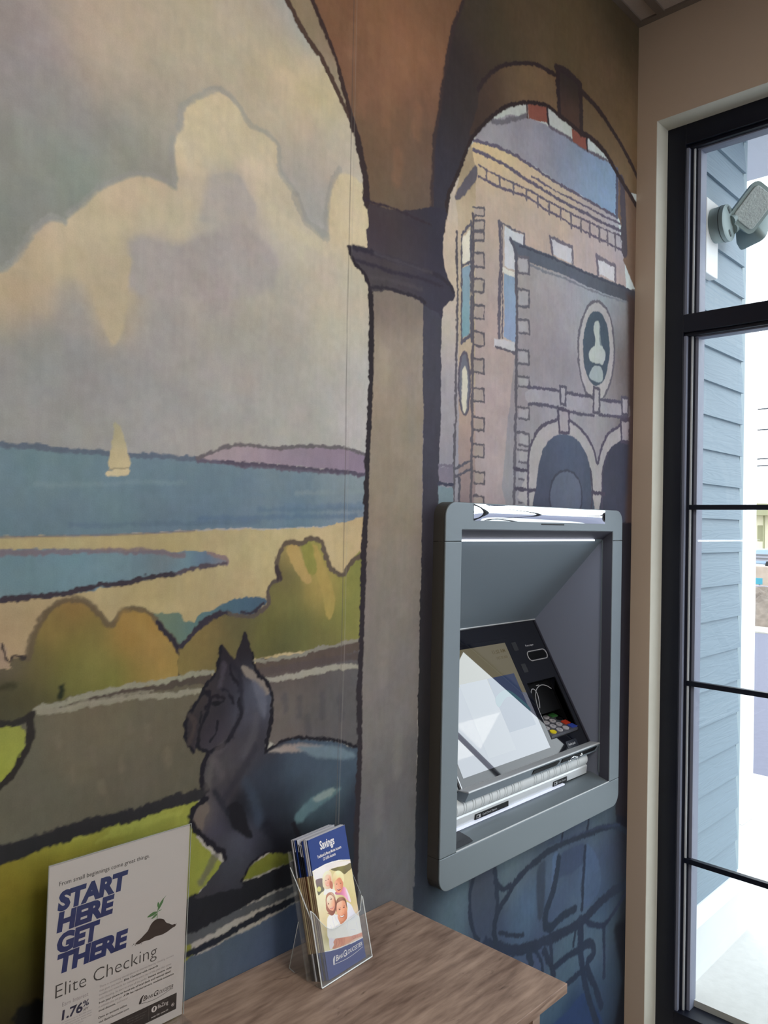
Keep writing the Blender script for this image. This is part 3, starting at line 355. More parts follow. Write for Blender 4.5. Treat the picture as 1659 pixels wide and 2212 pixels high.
fill ; 1365 2247 177 164 150 , 1355 2134 179 166 149 , 1365 2027 173 164 154 , 1349 1849 141 139 146 , 1354 1675 124 123 134 , 1634 2593 170 177 174 , 2029 2637 187 199 203 , 1818 2624 178 183 180 ; 1.5 ; 1 ; 1347 2145 , 1347 2198 , 1353 2244 , 1365 2292 , 1386 2334 , 1405 2372 , 1420 2404 , 1444 2448 , 1475 2484 , 1520 2528 , 1576 2572 , 1634 2605 , 1704 2633 , 1768 2652 , 1817 2649 , 1882 2646 , 1940 2646 , 1995 2649 , 2063 2641 , 2110 2623 , 2160 2599 , 2223 2573 , 2415 2498 , 2448 1492 , 1332 1501 , 1344 2022
fill ; 1513 2494 142 140 147 , 1725 2548 135 137 150 , 1922 2550 128 141 164 , 2090 2521 128 158 189 , 1636 2535 139 137 146 , 2088 2578 131 148 176 ; 1.6 ; 1 ; 1457 2453 , 1475 2486 , 1528 2527 , 1601 2566 , 1674 2588 , 1765 2604 , 1878 2612 , 1968 2610 , 2087 2621 , 2147 2610 , 2148 2474 , 2034 2474 , 1822 2472 , 1638 2475 , 1530 2466
line ; 102 101 109 ; 2.5 ; 1 ; 11.8 ; 1.00 ; 1522 2520 , 1577 2542 , 1665 2591
line ; 99 95 107 ; 2.8 ; 1 ; 10.4 ; 1.00 ; 1770 2606 , 1878 2610 , 1974 2612 , 2110 2625
fill ; 127 80 70 ; 1.6 ; 0 ; 1668 2623 , 1761 2651 , 1766 2611 , 1676 2587
fill ; 130 82 74 ; 1.7 ; 0 ; 1883 2641 , 1964 2647 , 1969 2611 , 1891 2608
line ; 51 46 52 ; 1.6 ; 1 ; 9.7 ; 1.00 ; 1761 2649 , 1766 2612
line ; 79 67 67 ; 1.5 ; 1 ; 7.5 ; 1.00 ; 1667 2621 , 1669 2587
line ; 52 47 53 ; 1.7 ; 1 ; 9.2 ; 1.00 ; 1966 2645 , 1969 2613
fill ; 1476 2438 191 172 134 , 1555 2447 192 173 139 , 1682 2452 187 170 141 , 1823 2442 178 164 148 , 2035 2447 165 159 160 , 2152 2453 161 161 173 , 1517 2387 180 163 140 , 1519 2293 169 154 141 , 1641 2354 169 154 142 , 1732 2316 165 150 143 , 1981 2376 164 152 153 , 1524 2154 154 144 139 , 1536 2015 153 140 138 , 1548 1876 152 140 139 , 1561 1688 140 130 134 , 2095 2351 162 149 149 ; 1.6 ; 0 ; 1442 2434 , 1461 2453 , 1530 2464 , 1638 2473 , 1822 2470 , 2034 2473 , 2151 2474 , 2198 2383 , 2237 2148 , 2187 1377 , 1484 1408
fill ; 1426 2374 149 135 114 , 1434 2332 157 142 120 , 1421 2273 175 161 137 , 1424 2197 169 157 141 , 1432 1905 160 148 130 , 1436 1770 139 120 118 , 1440 1635 116 103 109 ; 1.4 ; 0 ; 1386 2294 , 1401 2366 , 1442 2437 , 1460 2381 , 1486 1408 , 1425 1410 , 1397 2257
fill ; 89 86 96 ; 2.1 ; 1 ; 1392 2309 , 1459 2392 , 1460 2354 , 1399 2293
line ; 91 86 103 ; 1.6 ; 1 ; 8.6 ; 1.00 ; 1444 2448 , 1530 2463 , 1638 2472 , 1823 2468 , 2034 2472 , 2151 2474
line ; 89 84 101 ; 1.6 ; 1 ; 9.6 ; 1.00 ; 1450 2426 , 1539 2433 , 1622 2432 , 1728 2427 , 1926 2428 , 2183 2442
line ; 89 83 100 ; 1.6 ; 1 ; 5.7 ; 1.00 ; 1470 2395 , 1556 2397 , 1670 2404 , 1776 2406 , 1926 2409 , 2177 2426
line ; 88 82 99 ; 1.6 ; 1 ; 6.7 ; 1.00 ; 1471 2369 , 1557 2372 , 1671 2384 , 1777 2381 , 1927 2380 , 2191 2385
line ; 92 86 104 ; 1.7 ; 1 ; 6.1 ; 1.00 ; 1692 2443 , 1823 2445 , 2034 2453 , 2176 2460
line ; 95 90 102 ; 1.2 ; 0 ; 6.8 ; 1.00 ; 1502 2397 , 1504 2374
line ; 95 90 102 ; 1.2 ; 0 ; 7.1 ; 1.00 ; 1556 2397 , 1558 2373
line ; 95 90 102 ; 1.3 ; 0 ; 7.4 ; 1.00 ; 1614 2401 , 1616 2374
line ; 96 91 102 ; 1.3 ; 0 ; 7.7 ; 1.00 ; 1671 2403 , 1672 2375
line ; 96 91 102 ; 1.3 ; 0 ; 8.0 ; 1.00 ; 1725 2404 , 1726 2374
line ; 96 91 103 ; 1.3 ; 0 ; 8.3 ; 1.00 ; 1778 2406 , 1780 2374
line ; 97 91 103 ; 1.4 ; 0 ; 8.6 ; 1.00 ; 1834 2406 , 1836 2372
line ; 97 91 103 ; 1.4 ; 0 ; 9.0 ; 1.00 ; 1890 2407 , 1892 2372
line ; 97 92 103 ; 1.4 ; 0 ; 9.3 ; 1.00 ; 1942 2410 , 1944 2373
line ; 98 92 104 ; 1.4 ; 0 ; 9.6 ; 1.00 ; 1991 2412 , 1993 2373
line ; 98 93 104 ; 1.5 ; 0 ; 9.9 ; 1.00 ; 2047 2416 , 2049 2375
line ; 99 93 105 ; 1.5 ; 0 ; 10.2 ; 1.00 ; 2093 2419 , 2096 2377
line ; 99 94 105 ; 1.5 ; 0 ; 10.5 ; 1.00 ; 2141 2422 , 2143 2378
line ; 83 86 107 ; 1.8 ; 1 ; 16.2 ; 1.00 ; 2147 2615 , 2151 2476
line ; 89 87 98 ; 3.1 ; 1 ; 33.9 ; 1.00 ; 2178 2591 , 2204 2385
fill ; 111 92 80 ; 2.8 ; 0 ; 2154 2612 , 2223 2578 , 2330 2536 , 2340 2230 , 2192 2358 , 2210 2387 , 2187 2446 , 2156 2478
line ; 75 70 79 ; 3.1 ; 1 ; 33.9 ; 1.00 ; 2178 2591 , 2204 2385
line ; 81 77 85 ; 1.4 ; 1 ; 11.1 ; 1.00 ; 1453 2273 , 1459 2063 , 1463 1806 , 1464 1591
line ; 77 75 83 ; 1.4 ; 1 ; 8.3 ; 1.00 ; 1392 2217 , 1400 2051 , 1401 1799 , 1399 1589
line ; 87 85 93 ; 1.2 ; 0 ; 5.5 ; 1.00 ; 1455 2292 , 1495 2301 , 1495 2283 , 1456 2273
fill ; 155 145 140 ; 2.2 ; 0 ; 1458 2289 , 1491 2297 , 1491 2285 , 1458 2277
line ; 86 84 92 ; 1.2 ; 0 ; 5.6 ; 1.00 ; 1456 2262 , 1496 2271 , 1496 2249 , 1457 2240
fill ; 153 144 139 ; 2.2 ; 0 ; 1459 2260 , 1492 2267 , 1492 2251 , 1459 2243
line ; 86 83 91 ; 1.2 ; 0 ; 5.5 ; 1.00 ; 1457 2236 , 1497 2244 , 1497 2225 , 1457 2216
fill ; 152 142 138 ; 2.2 ; 0 ; 1460 2233 , 1492 2240 , 1493 2227 , 1460 2220
line ; 84 81 89 ; 1.2 ; 0 ; 6.0 ; 1.00 ; 1458 2188 , 1498 2195 , 1499 2164 , 1459 2156
fill ; 150 140 135 ; 2.2 ; 0 ; 1461 2185 , 1494 2191 , 1495 2166 , 1462 2159
line ; 83 80 88 ; 1.2 ; 0 ; 5.9 ; 1.00 ; 1460 2126 , 1500 2132 , 1501 2103 , 1461 2096
fill ; 147 138 133 ; 2.2 ; 0 ; 1463 2123 , 1496 2129 , 1496 2105 , 1464 2099
line ; 81 79 87 ; 1.2 ; 0 ; 5.9 ; 1.00 ; 1462 2065 , 1502 2071 , 1503 2041 , 1463 2035
fill ; 145 135 131 ; 2.2 ; 0 ; 1465 2062 , 1498 2067 , 1498 2043 , 1465 2038
line ; 80 77 85 ; 1.2 ; 0 ; 6.0 ; 1.00 ; 1464 2003 , 1504 2007 , 1505 1976 , 1464 1971
fill ; 143 133 129 ; 2.2 ; 0 ; 1466 2000 , 1499 2004 , 1500 1979 , 1467 1974
line ; 79 76 84 ; 1.2 ; 0 ; 6.0 ; 1.00 ; 1465 1940 , 1506 1944 , 1507 1912 , 1466 1908
fill ; 141 132 128 ; 2.2 ; 0 ; 1468 1937 , 1501 1941 , 1502 1914 , 1469 1911
line ; 78 75 83 ; 1.2 ; 0 ; 5.9 ; 1.00 ; 1467 1870 , 1508 1872 , 1509 1843 , 1468 1840
fill ; 139 130 126 ; 2.2 ; 0 ; 1470 1867 , 1503 1869 , 1504 1845 , 1471 1843
line ; 77 74 82 ; 1.2 ; 0 ; 5.9 ; 1.00 ; 1469 1803 , 1510 1804 , 1511 1775 , 1470 1773
fill ; 138 128 125 ; 2.2 ; 0 ; 1472 1800 , 1505 1801 , 1506 1777 , 1473 1776
line ; 76 73 81 ; 1.2 ; 0 ; 5.9 ; 1.00 ; 1471 1741 , 1512 1741 , 1512 1712 , 1472 1711
fill ; 136 127 124 ; 2.2 ; 0 ; 1474 1738 , 1507 1738 , 1508 1714 , 1475 1714
line ; 76 73 81 ; 1.2 ; 0 ; 5.9 ; 1.00 ; 1473 1677 , 1513 1677 , 1514 1649 , 1474 1649
fill ; 135 126 123 ; 2.2 ; 0 ; 1476 1674 , 1509 1674 , 1510 1652 , 1477 1652
line ; 75 72 80 ; 1.2 ; 0 ; 5.9 ; 1.00 ; 1475 1619 , 1515 1617 , 1516 1590 , 1476 1591
fill ; 134 125 122 ; 2.2 ; 0 ; 1478 1615 , 1511 1614 , 1512 1593 , 1478 1594
fill ; 199 197 185 ; 1.5 ; 0 ; 1411 2206 , 1441 2236 , 1445 2164 , 1413 2147
fill ; 1431 2121 118 140 158 , 1434 2007 108 141 152 ; 1.3 ; 0 ; 1413 2136 , 1445 2153 , 1448 1993 , 1418 1978
line ; 78 77 89 ; 1.3 ; 0 ; 6.0 ; 1.00 ; 1411 2214 , 1418 1970
line ; 82 82 93 ; 1.3 ; 0 ; 5.8 ; 1.00 ; 1413 2143 , 1445 2160
line ; 79 78 89 ; 1.3 ; 0 ; 9.5 ; 1.00 ; 1418 1968 , 1450 1989
line ; 78 78 89 ; 1.3 ; 0 ; 7.4 ; 1.00 ; 1445 2258 , 1454 1976
line ; 85 84 96 ; 1.3 ; 0 ; 6.8 ; 1.00 ; 1411 2213 , 1441 2248
line ; 74 74 85 ; 1.3 ; 0 ; 6.2 ; 1.00 ; 1403 1679 , 1461 1698
line ; 74 73 85 ; 1.3 ; 0 ; 6.3 ; 1.00 ; 1403 1660 , 1461 1681
line ; 74 73 84 ; 1.3 ; 0 ; 8.3 ; 1.00 ; 1420 1657 , 1420 1590
fill ; 91 95 107 ; 1.6 ; 1 ; 1453 1880 , 1453 1857 , 1450 1836 , 1446 1819 , 1441 1808 , 1435 1804 , 1428 1807 , 1422 1816 , 1417 1832 , 1414 1851 , 1412 1874 , 1412 1896 , 1415 1917 , 1419 1934 , 1424 1945 , 1430 1949 , 1437 1947 , 1443 1938 , 1448 1922 , 1451 1902
line ; 79 76 88 ; 1.4 ; 1 ; 6.7 ; 1.00 ; 1453 1880 , 1453 1857 , 1450 1836 , 1446 1819 , 1441 1808 , 1435 1804 , 1428 1807 , 1422 1816 , 1417 1832 , 1414 1851 , 1412 1874 , 1412 1896 , 1415 1917 , 1419 1934 , 1424 1945 , 1430 1949 , 1437 1947 , 1443 1938 , 1448 1922 , 1451 1902 , 1453 1880
fill ; 176 175 163 ; 1.6 ; 1 ; 1423 1903 , 1433 1915 , 1441 1906 , 1444 1863 , 1440 1820 , 1430 1808 , 1422 1843 , 1424 1873
fill ; 161 151 144 ; 1.4 ; 0 ; 1560 2285 , 1664 2287 , 1672 2016 , 1632 1983 , 1561 2007
fill ; 179 184 192 ; 1.6 ; 0 ; 1580 2282 , 1664 2285 , 1667 2202 , 1630 2186 , 1583 2185
fill ; 1600 2139 123 144 167 , 1603 2040 121 138 165 ; 1.5 ; 0 ; 1581 2173 , 1632 2172 , 1637 2007 , 1586 2012
fill ; 193 194 189 ; 1.1 ; 0 ; 1574 2181 , 1634 2181 , 1635 2168 , 1574 2169
fill ; 168 169 176 ; 1.5 ; 0 ; 1545 2002 , 1634 2009 , 1636 1985 , 1545 1980
line ; 85 82 94 ; 1.4 ; 1 ; 12.1 ; 1.00 ; 1558 2287 , 1566 2177 , 1563 2086 , 1566 2010
line ; 83 80 92 ; 1.4 ; 1 ; 5.4 ; 1.00 ; 1569 2281 , 1579 2008
line ; 90 88 100 ; 1.4 ; 1 ; 5.3 ; 1.00 ; 1558 2287 , 1611 2286 , 1668 2289
line ; 83 80 91 ; 1.4 ; 1 ; 6.6 ; 1.00 ; 1552 1981 , 1589 1982 , 1636 1983
line ; 90 87 99 ; 1.4 ; 1 ; 8.5 ; 1.00 ; 1666 2288 , 1665 2262
fill ; 181 182 190 ; 1.5 ; 0 ; 1784 2314 , 1897 2317 , 1903 2272 , 1799 2270
line ; 99 95 107 ; 1.8 ; 0 ; 10.6 ; 1.00 ; 1784 2314 , 1897 2317 , 1903 2272
line ; 97 92 105 ; 1.6 ; 0 ; 11.2 ; 1.00 ; 1784 2314 , 1799 2270
fill ; 185 185 193 ; 1.6 ; 0 ; 2034 2328 , 2144 2327 , 2146 2280 , 2044 2281
line ; 102 97 109 ; 1.9 ; 0 ; 12.2 ; 1.00 ; 2034 2328 , 2144 2327 , 2146 2280
line ; 99 94 107 ; 1.8 ; 0 ; 13.1 ; 1.00 ; 2034 2328 , 2044 2281
fill ; 1766 2178 147 144 148 , 1769 2082 134 129 137 , 1817 1993 126 121 131 , 1865 1951 123 118 128 , 2060 2193 135 142 153 , 1897 2148 141 140 148 , 2244 2164 106 101 102 , 2249 2007 96 89 89 , 2266 1840 82 76 78 , 1820 1885 134 132 140 , 2069 1895 134 132 139 , 1696 1644 123 123 131 , 1664 2154 140 136 137 , 1669 1969 132 127 133 , 1674 1829 126 122 130 , 2171 2200 127 129 137 ; 1.7 ; 1 ; 1635 2231 , 1695 2221 , 1856 2231 , 2058 2235 , 2420 2246 , 2444 1500 , 1647 1504 , 1640 2010
fill ; 1678 2251 80 86 100 , 1903 2250 84 92 106 , 2229 2257 65 66 75 ; 1.6 ; 1 ; 1606 2260 , 1636 2260 , 1763 2265 , 1953 2270 , 2289 2281 , 2290 2245 , 2058 2232 , 1856 2230 , 1695 2222 , 1652 2230 , 1633 2216 , 1622 2234
line ; 62 65 80 ; 1.8 ; 1 ; 5.7 ; 1.00 ; 1644 2254 , 1763 2260 , 1953 2265 , 2240 2276
line ; 107 111 121 ; 2.1 ; 1 ; 5.8 ; 1.00 ; 1695 2216 , 1856 2221 , 2037 2225 , 2241 2235
line ; 80 78 88 ; 1.4 ; 1 ; 11.3 ; 1.00 ; 1633 2230 , 1641 1964 , 1641 1780 , 1640 1596
line ; 75 77 90 ; 1.4 ; 1 ; 11.4 ; 1.00 ; 1606 2259 , 1625 2239 , 1633 2216
line ; 89 87 97 ; 1.3 ; 0 ; 7.1 ; 1.00 ; 1639 2225 , 1688 2233 , 1691 2193 , 1643 2185
fill ; 152 151 156 ; 2.3 ; 0 ; 1643 2221 , 1683 2229 , 1684 2194 , 1646 2188
line ; 86 85 95 ; 1.3 ; 0 ; 7.1 ; 1.00 ; 1641 2143 , 1691 2150 , 1694 2108 , 1646 2102
fill ; 148 147 153 ; 2.3 ; 0 ; 1645 2140 , 1686 2146 , 1687 2110 , 1648 2105
line ; 85 83 93 ; 1.3 ; 0 ; 6.8 ; 1.00 ; 1644 2067 , 1693 2072 , 1696 2041 , 1648 2036
fill ; 146 144 150 ; 2.3 ; 0 ; 1648 2063 , 1688 2069 , 1689 2042 , 1650 2039
line ; 83 82 92 ; 1.3 ; 0 ; 6.8 ; 1.00 ; 1646 1992 , 1695 1996 , 1698 1963 , 1650 1959
fill ; 143 142 148 ; 2.3 ; 0 ; 1650 1988 , 1690 1992 , 1691 1965 , 1652 1962
line ; 82 80 90 ; 1.3 ; 0 ; 6.6 ; 1.00 ; 1648 1925 , 1697 1928 , 1700 1903 , 1652 1900
fill ; 141 140 146 ; 2.3 ; 0 ; 1652 1921 , 1692 1925 , 1693 1905 , 1654 1903
line ; 81 79 89 ; 1.3 ; 0 ; 6.7 ; 1.00 ; 1650 1850 , 1700 1851 , 1702 1823 , 1654 1822
fill ; 139 137 144 ; 2.3 ; 0 ; 1654 1846 , 1695 1848 , 1695 1825 , 1657 1825
line ; 80 78 88 ; 1.3 ; 0 ; 6.7 ; 1.00 ; 1652 1784 , 1702 1785 , 1704 1755 , 1656 1754
fill ; 137 136 142 ; 2.3 ; 0 ; 1656 1780 , 1697 1781 , 1698 1757 , 1659 1757
line ; 79 77 88 ; 1.3 ; 0 ; 6.7 ; 1.00 ; 1653 1742 , 1703 1741 , 1706 1711 , 1658 1712
fill ; 136 135 141 ; 2.3 ; 0 ; 1658 1738 , 1698 1738 , 1699 1714 , 1660 1715
line ; 79 77 87 ; 1.3 ; 0 ; 6.5 ; 1.00 ; 1655 1692 , 1705 1691 , 1707 1667 , 1659 1668
fill ; 135 134 140 ; 2.3 ; 0 ; 1659 1688 , 1700 1688 , 1700 1670 , 1661 1671
line ; 78 76 86 ; 1.3 ; 0 ; 6.7 ; 1.00 ; 1656 1641 , 1706 1638 , 1709 1608 , 1661 1610
fill ; 134 133 140 ; 2.3 ; 0 ; 1661 1636 , 1701 1635 , 1702 1611 , 1663 1613
fill ; 154 152 156 ; 1.9 ; 1 ; 2148 2076 , 2144 2029 , 2129 1985 , 2106 1950 , 2077 1925 , 2045 1914 , 2013 1917 , 1984 1933 , 1961 1961 , 1946 1998 , 1940 2040 , 1943 2083 , 1956 2125 , 1977 2160 , 2004 2186 , 2036 2200 , 2068 2200 , 2099 2186 , 2124 2159 , 2141 2120
fill ; 65 77 91 ; 2.0 ; 1 ; 2119 2078 , 2116 2043 , 2106 2010 , 2089 1983 , 2067 1965 , 2043 1956 , 2020 1958 , 1998 1970 , 1981 1991 , 1969 2019 , 1965 2051 , 1967 2084 , 1977 2115 , 1992 2142 , 2013 2162 , 2037 2172 , 2061 2172 , 2083 2161 , 2102 2140 , 2114 2111
line ; 90 88 99 ; 1.8 ; 1 ; 9.2 ; 1.00 ; 2148 2076 , 2144 2029 , 2129 1985 , 2106 1950 , 2077 1925 , 2045 1914 , 2013 1917 , 1984 1933 , 1961 1961 , 1946 1998 , 1940 2040 , 1943 2083 , 1956 2125 , 1977 2160 , 2004 2186 , 2036 2200 , 2068 2200 , 2099 2186 , 2124 2159 , 2141 2120 , 2148 2076
fill ; 160 168 168 ; 2.1 ; 1 ; 2027 2133 , 2040 2143 , 2055 2141 , 2061 2118 , 2059 2086 , 2085 2069 , 2095 2049 , 2076 2025 , 2054 2024 , 2006 2024 , 1999 2044 , 2011 2059 , 2029 2070 , 2033 2092 , 2022 2111
fill ; 142 153 158 ; 2.1 ; 1 ; 2019 2005 , 2038 2016 , 2065 2015 , 2079 1998 , 2077 1977 , 2051 1967 , 2008 1972 , 2005 1984
fill ; 106 117 124 ; 2.0 ; 1 ; 2056 2139 , 2064 2108 , 2068 2077 , 2059 2086
fill ; 152 150 157 ; 1.7 ; 1 ; 2027 1948 , 2040 1955 , 2065 1954 , 2064 1882 , 2048 1874 , 2025 1880
fill ; 138 136 145 ; 1.6 ; 1 ; 1697 1898 , 1847 1910 , 2036 1921 , 2300 1932 , 2302 1889 , 2027 1877 , 1839 1875 , 1698 1865
line ; 75 72 88 ; 1.6 ; 1 ; 8.5 ; 1.00 ; 1696 1904 , 1774 1911 , 1847 1914
line ; 75 73 88 ; 1.7 ; 1 ; 9.1 ; 1.00 ; 1880 1914 , 1964 1920 , 2034 1922
line ; 76 74 90 ; 1.8 ; 1 ; 9.8 ; 1.00 ; 2068 1921 , 2157 1925 , 2300 1932
line ; 74 72 87 ; 1.6 ; 1 ; 8.5 ; 1.00 ; 1698 1861 , 1775 1868 , 1839 1870
line ; 74 72 87 ; 1.7 ; 1 ; 9.2 ; 1.00 ; 1882 1867 , 1955 1866 , 2032 1871
line ; 76 73 89 ; 1.8 ; 1 ; 9.7 ; 1.00 ; 2064 1876 , 2159 1881 , 2302 1889
fill ; 143 141 150 ; 1.5 ; 0 ; 1848 1928 , 1877 1929 , 1878 1880 , 1852 1880
line ; 76 74 88 ; 1.6 ; 0 ; 8.6 ; 1.00 ; 1848 1928 , 1877 1929 , 1878 1880 , 1852 1880 , 1848 1928
fill ; 147 144 154 ; 1.7 ; 0 ; 2197 1944 , 2239 1947 , 2240 1893 , 2202 1892
line ; 78 76 90 ; 1.8 ; 0 ; 10.2 ; 1.00 ; 2197 1944 , 2239 1947 , 2240 1893 , 2202 1892 , 2197 1944
fill ; 141 139 148 ; 1.5 ; 0 ; 1841 1867 , 1896 1867 , 1896 1807 , 1847 1804
line ; 75 73 87 ; 1.7 ; 0 ; 8.2 ; 1.00 ; 1841 1867 , 1896 1867 , 1896 1807 , 1847 1804 , 1841 1867
fill ; 144 142 152 ; 1.7 ; 0 ; 2193 1876 , 2253 1878 , 2255 1813 , 2201 1812
line ; 77 74 89 ; 1.8 ; 0 ; 9.9 ; 1.00 ; 2193 1876 , 2253 1878 , 2255 1813 , 2201 1812 , 2193 1876
fill ; 145 143 151 ; 1.6 ; 0 ; 2029 1949 , 2061 1950 , 2063 1881 , 2029 1881
line ; 77 75 89 ; 1.8 ; 0 ; 9.7 ; 1.00 ; 2029 1949 , 2061 1950 , 2063 1881 , 2029 1881 , 2029 1949
fill ; 143 140 144 ; 1.8 ; 1 ; 1700 1597 , 1701 1691 , 1703 1739 , 1722 1773 , 1760 1808 , 1835 1837 , 1902 1843 , 1977 1815 , 2030 1772 , 2058 1734 , 2075 1773 , 2115 1822 , 2194 1858 , 2302 1872 , 2311 1615
fill ; 1780 1720 64 71 89 , 1880 1773 68 78 98 , 1970 1708 64 71 89 , 1766 1609 59 63 80 ; 1.9 ; 1 ; 1737 1551 , 1742 1656 , 1749 1704 , 1768 1749 , 1807 1785 , 1869 1802 , 1937 1793 , 1989 1761 , 2016 1716 , 2025 1659 , 2027 1554
fill ; 54 56 71 ; 2.1 ; 1 ; 2082 1555 , 2085 1651 , 2088 1715 , 2115 1768 , 2161 1799 , 2304 1826 , 2313 1557
fill ; 79 86 104 ; 5.0 ; 1 ; 1969 1636 , 1966 1614 , 1954 1593 , 1936 1577 , 1913 1567 , 1888 1563 , 1863 1566 , 1841 1575 , 1823 1590 , 1811 1609 , 1807 1630 , 1810 1651 , 1821 1671 , 1837 1687 , 1859 1698 , 1884 1703 , 1909 1701 , 1933 1692 , 1952 1677 , 1965 1658
line ; 48 50 64 ; 1.7 ; 1 ; 6.5 ; 0.80 ; 1972 1636 , 1969 1613 , 1957 1592 , 1938 1575 , 1914 1564 , 1888 1560 , 1862 1563 , 1839 1573 , 1821 1589 , 1809 1608 , 1804 1630 , 1808 1652 , 1818 1672 , 1836 1689 , 1858 1700 , 1884 1705 , 1910 1703 , 1934 1694 , 1954 1679 , 1967 1659 , 1972 1636
line ; 71 67 82 ; 1.6 ; 1 ; 9.7 ; 1.00 ; 1704 1598 , 1702 1729 , 1722 1773 , 1760 1809 , 1835 1839
line ; 71 67 83 ; 1.8 ; 1 ; 10.1 ; 1.00 ; 1899 1844 , 1977 1816 , 2032 1774 , 2058 1734 , 2075 1773 , 2115 1824 , 2194 1860
fill ; 138 133 140 ; 1.5 ; 0 ; 1841 1867 , 1896 1867 , 1896 1807 , 1847 1804
line ; 68 63 79 ; 1.7 ; 0 ; 9.3 ; 1.00 ; 1841 1867 , 1896 1867 , 1896 1807 , 1847 1804 , 1841 1867
fill ; 140 135 144 ; 1.7 ; 0 ; 2193 1876 , 2253 1878 , 2255 1813 , 2201 1812
line ; 69 65 81 ; 1.8 ; 0 ; 11.2 ; 1.00 ; 2193 1876 , 2253 1878 , 2255 1813 , 2201 1812 , 2193 1876
line ; 63 60 76 ; 1.7 ; 1 ; 9.2 ; 1.00 ; 2017 1716 , 2030 1659 , 2025 1607
line ; 63 61 77 ; 1.8 ; 1 ; 9.2 ; 1.00 ; 2089 1608 , 2088 1710 , 2117 1769
line ; 62 58 73 ; 1.5 ; 0 ; 9.9 ; 1.00 ; 1643 1642 , 1734 1642
line ; 63 58 74 ; 1.8 ; 0 ; 11.2 ; 1.00 ; 2029 1649 , 2099 1649
line ; 62 58 73 ; 1.5 ; 0 ; 9.9 ; 1.00 ; 1641 1692 , 1695 1692
fill ; 67 55 55 ; 17.3 ; 0 ; 2222 2261 , 2419 2270 , 2444 1500 , 2229 1501 , 2249 1838
fill ; 1864 2759 58 51 48 , 1866 2685 78 61 55 , 1843 2772 54 49 49 ; 1.9 ; 0 ; 1803 2775 , 1853 2786 , 1923 2782 , 1942 2765 , 1938 2651 , 1882 2649 , 1817 2649 , 1811 2706
line ; 53 44 46 ; 2.3 ; 1 ; 11.4 ; 1.00 ; 1465 2575 , 1502 2621 , 1548 2663 , 1605 2698 , 1665 2724 , 1728 2743 , 1809 2753
line ; 47 39 41 ; 2.2 ; 1 ; 10.9 ; 1.00 ; 1346 2206 , 1353 2246 , 1365 2294 , 1386 2336 , 1405 2374 , 1420 2406 , 1443 2450 , 1475 2486 , 1520 2531 , 1576 2576 , 1634 2609 , 1704 2637 , 1768 2654 , 1817 2651
line ; 54 45 47 ; 2.4 ; 1 ; 20.0 ; 1.00 ; 1811 2774 , 1813 2706 , 1822 2652
line ; 55 46 47 ; 2.5 ; 1 ; 21.5 ; 1.00 ; 1925 2780 , 1934 2712 , 1935 2647
line ; 56 47 49 ; 2.5 ; 1 ; 19.2 ; 1.00 ; 1803 2773 , 1853 2784 , 1923 2780
line ; 53 44 46 ; 2.7 ; 1 ; 18.1 ; 1.00 ; 1940 2648 , 1994 2652 , 2063 2643 , 2110 2624 , 2160 2600 , 2223 2573 , 2289 2539
line ; 56 47 48 ; 2.7 ; 1 ; 16.2 ; 1.00 ; 1939 2763 , 2002 2755 , 2071 2737 , 2156 2705 , 2220 2675 , 2286 2635
line ; 53 44 46 ; 2.5 ; 1 ; 15.8 ; 1.00 ; 1817 2651 , 1882 2649 , 1940 2647
fill ; 1020 2540 116 85 65 , 1139 2598 129 95 72 , 1338 2700 118 89 69 , 1143 2463 127 94 75 , 1262 2556 136 97 75 , 1049 2442 112 83 66 , 1175 2354 109 84 67 , 1209 2242 99 83 70 , 1120 2254 96 80 65 , 1091 2322 102 82 67 , 1267 2388 102 81 68 , 1272 2241 92 79 70 , 1304 2488 106 82 68 ; 1.5 ; 1 ; 1120 3462 , 1978 4223 , 1401 2754 , 1372 2681 , 1356 2620 , 1337 2546 , 1326 2471 , 1310 2404 , 1306 2316 , 1303 2186 , 1241 2185 , 1168 2184 , 1108 2186 , 1102 2199 , 1095 2245 , 1086 2305 , 1062 2355 , 1041 2400 , 1008 2455 , 981 2495 , 953 2530
line ; 61 51 52 ; 3.4 ; 1 ; 10.1 ; 1.00 ; 1403 2754 , 1372 2681 , 1356 2620 , 1337 2546 , 1326 2471 , 1310 2404 , 1306 2316 , 1302 2211
line ; 137 102 80 ; 9.3 ; 0 ; 28.3 ; 0.35 ; 1112 2549 , 1108 2499
line ; 137 102 80 ; 9.7 ; 0 ; 30.9 ; 0.35 ; 1212 2555 , 1207 2503
line ; 131 97 76 ; 9.5 ; 0 ; 29.7 ; 0.35 ; 1161 2430 , 1157 2379
line ; 132 97 76 ; 9.8 ; 0 ; 32.2 ; 0.35 ; 1253 2442 , 1248 2389
line ; 131 97 76 ; 9.1 ; 0 ; 27.8 ; 0.35 ; 1088 2420 , 1084 2371
line ; 127 93 73 ; 9.6 ; 0 ; 30.7 ; 0.35 ; 1194 2320 , 1190 2269
line ; 140 104 81 ; 9.9 ; 0 ; 32.6 ; 0.35 ; 1274 2613 , 1269 2559
line ; 136 101 80 ; 9.0 ; 0 ; 27.0 ; 0.35 ; 1058 2524 , 1054 2475
fill ; 918 2504 131 117 96 , 971 2459 129 115 100 , 1014 2411 137 125 108 , 1046 2370 147 135 117 ; 1.1 ; 1 ; 848 2527 , 891 2499 , 928 2461 , 974 2430 , 1011 2392 , 1049 2351 , 1059 2343 , 1054 2359 , 1038 2392 , 1013 2441 , 985 2483 , 949 2527 , 917 2563
line ; 72 57 52 ; 1.7 ; 1 ; 12.9 ; 1.00 ; 848 2527 , 891 2499 , 928 2461 , 974 2430 , 1011 2392 , 1049 2351 , 1066 2327
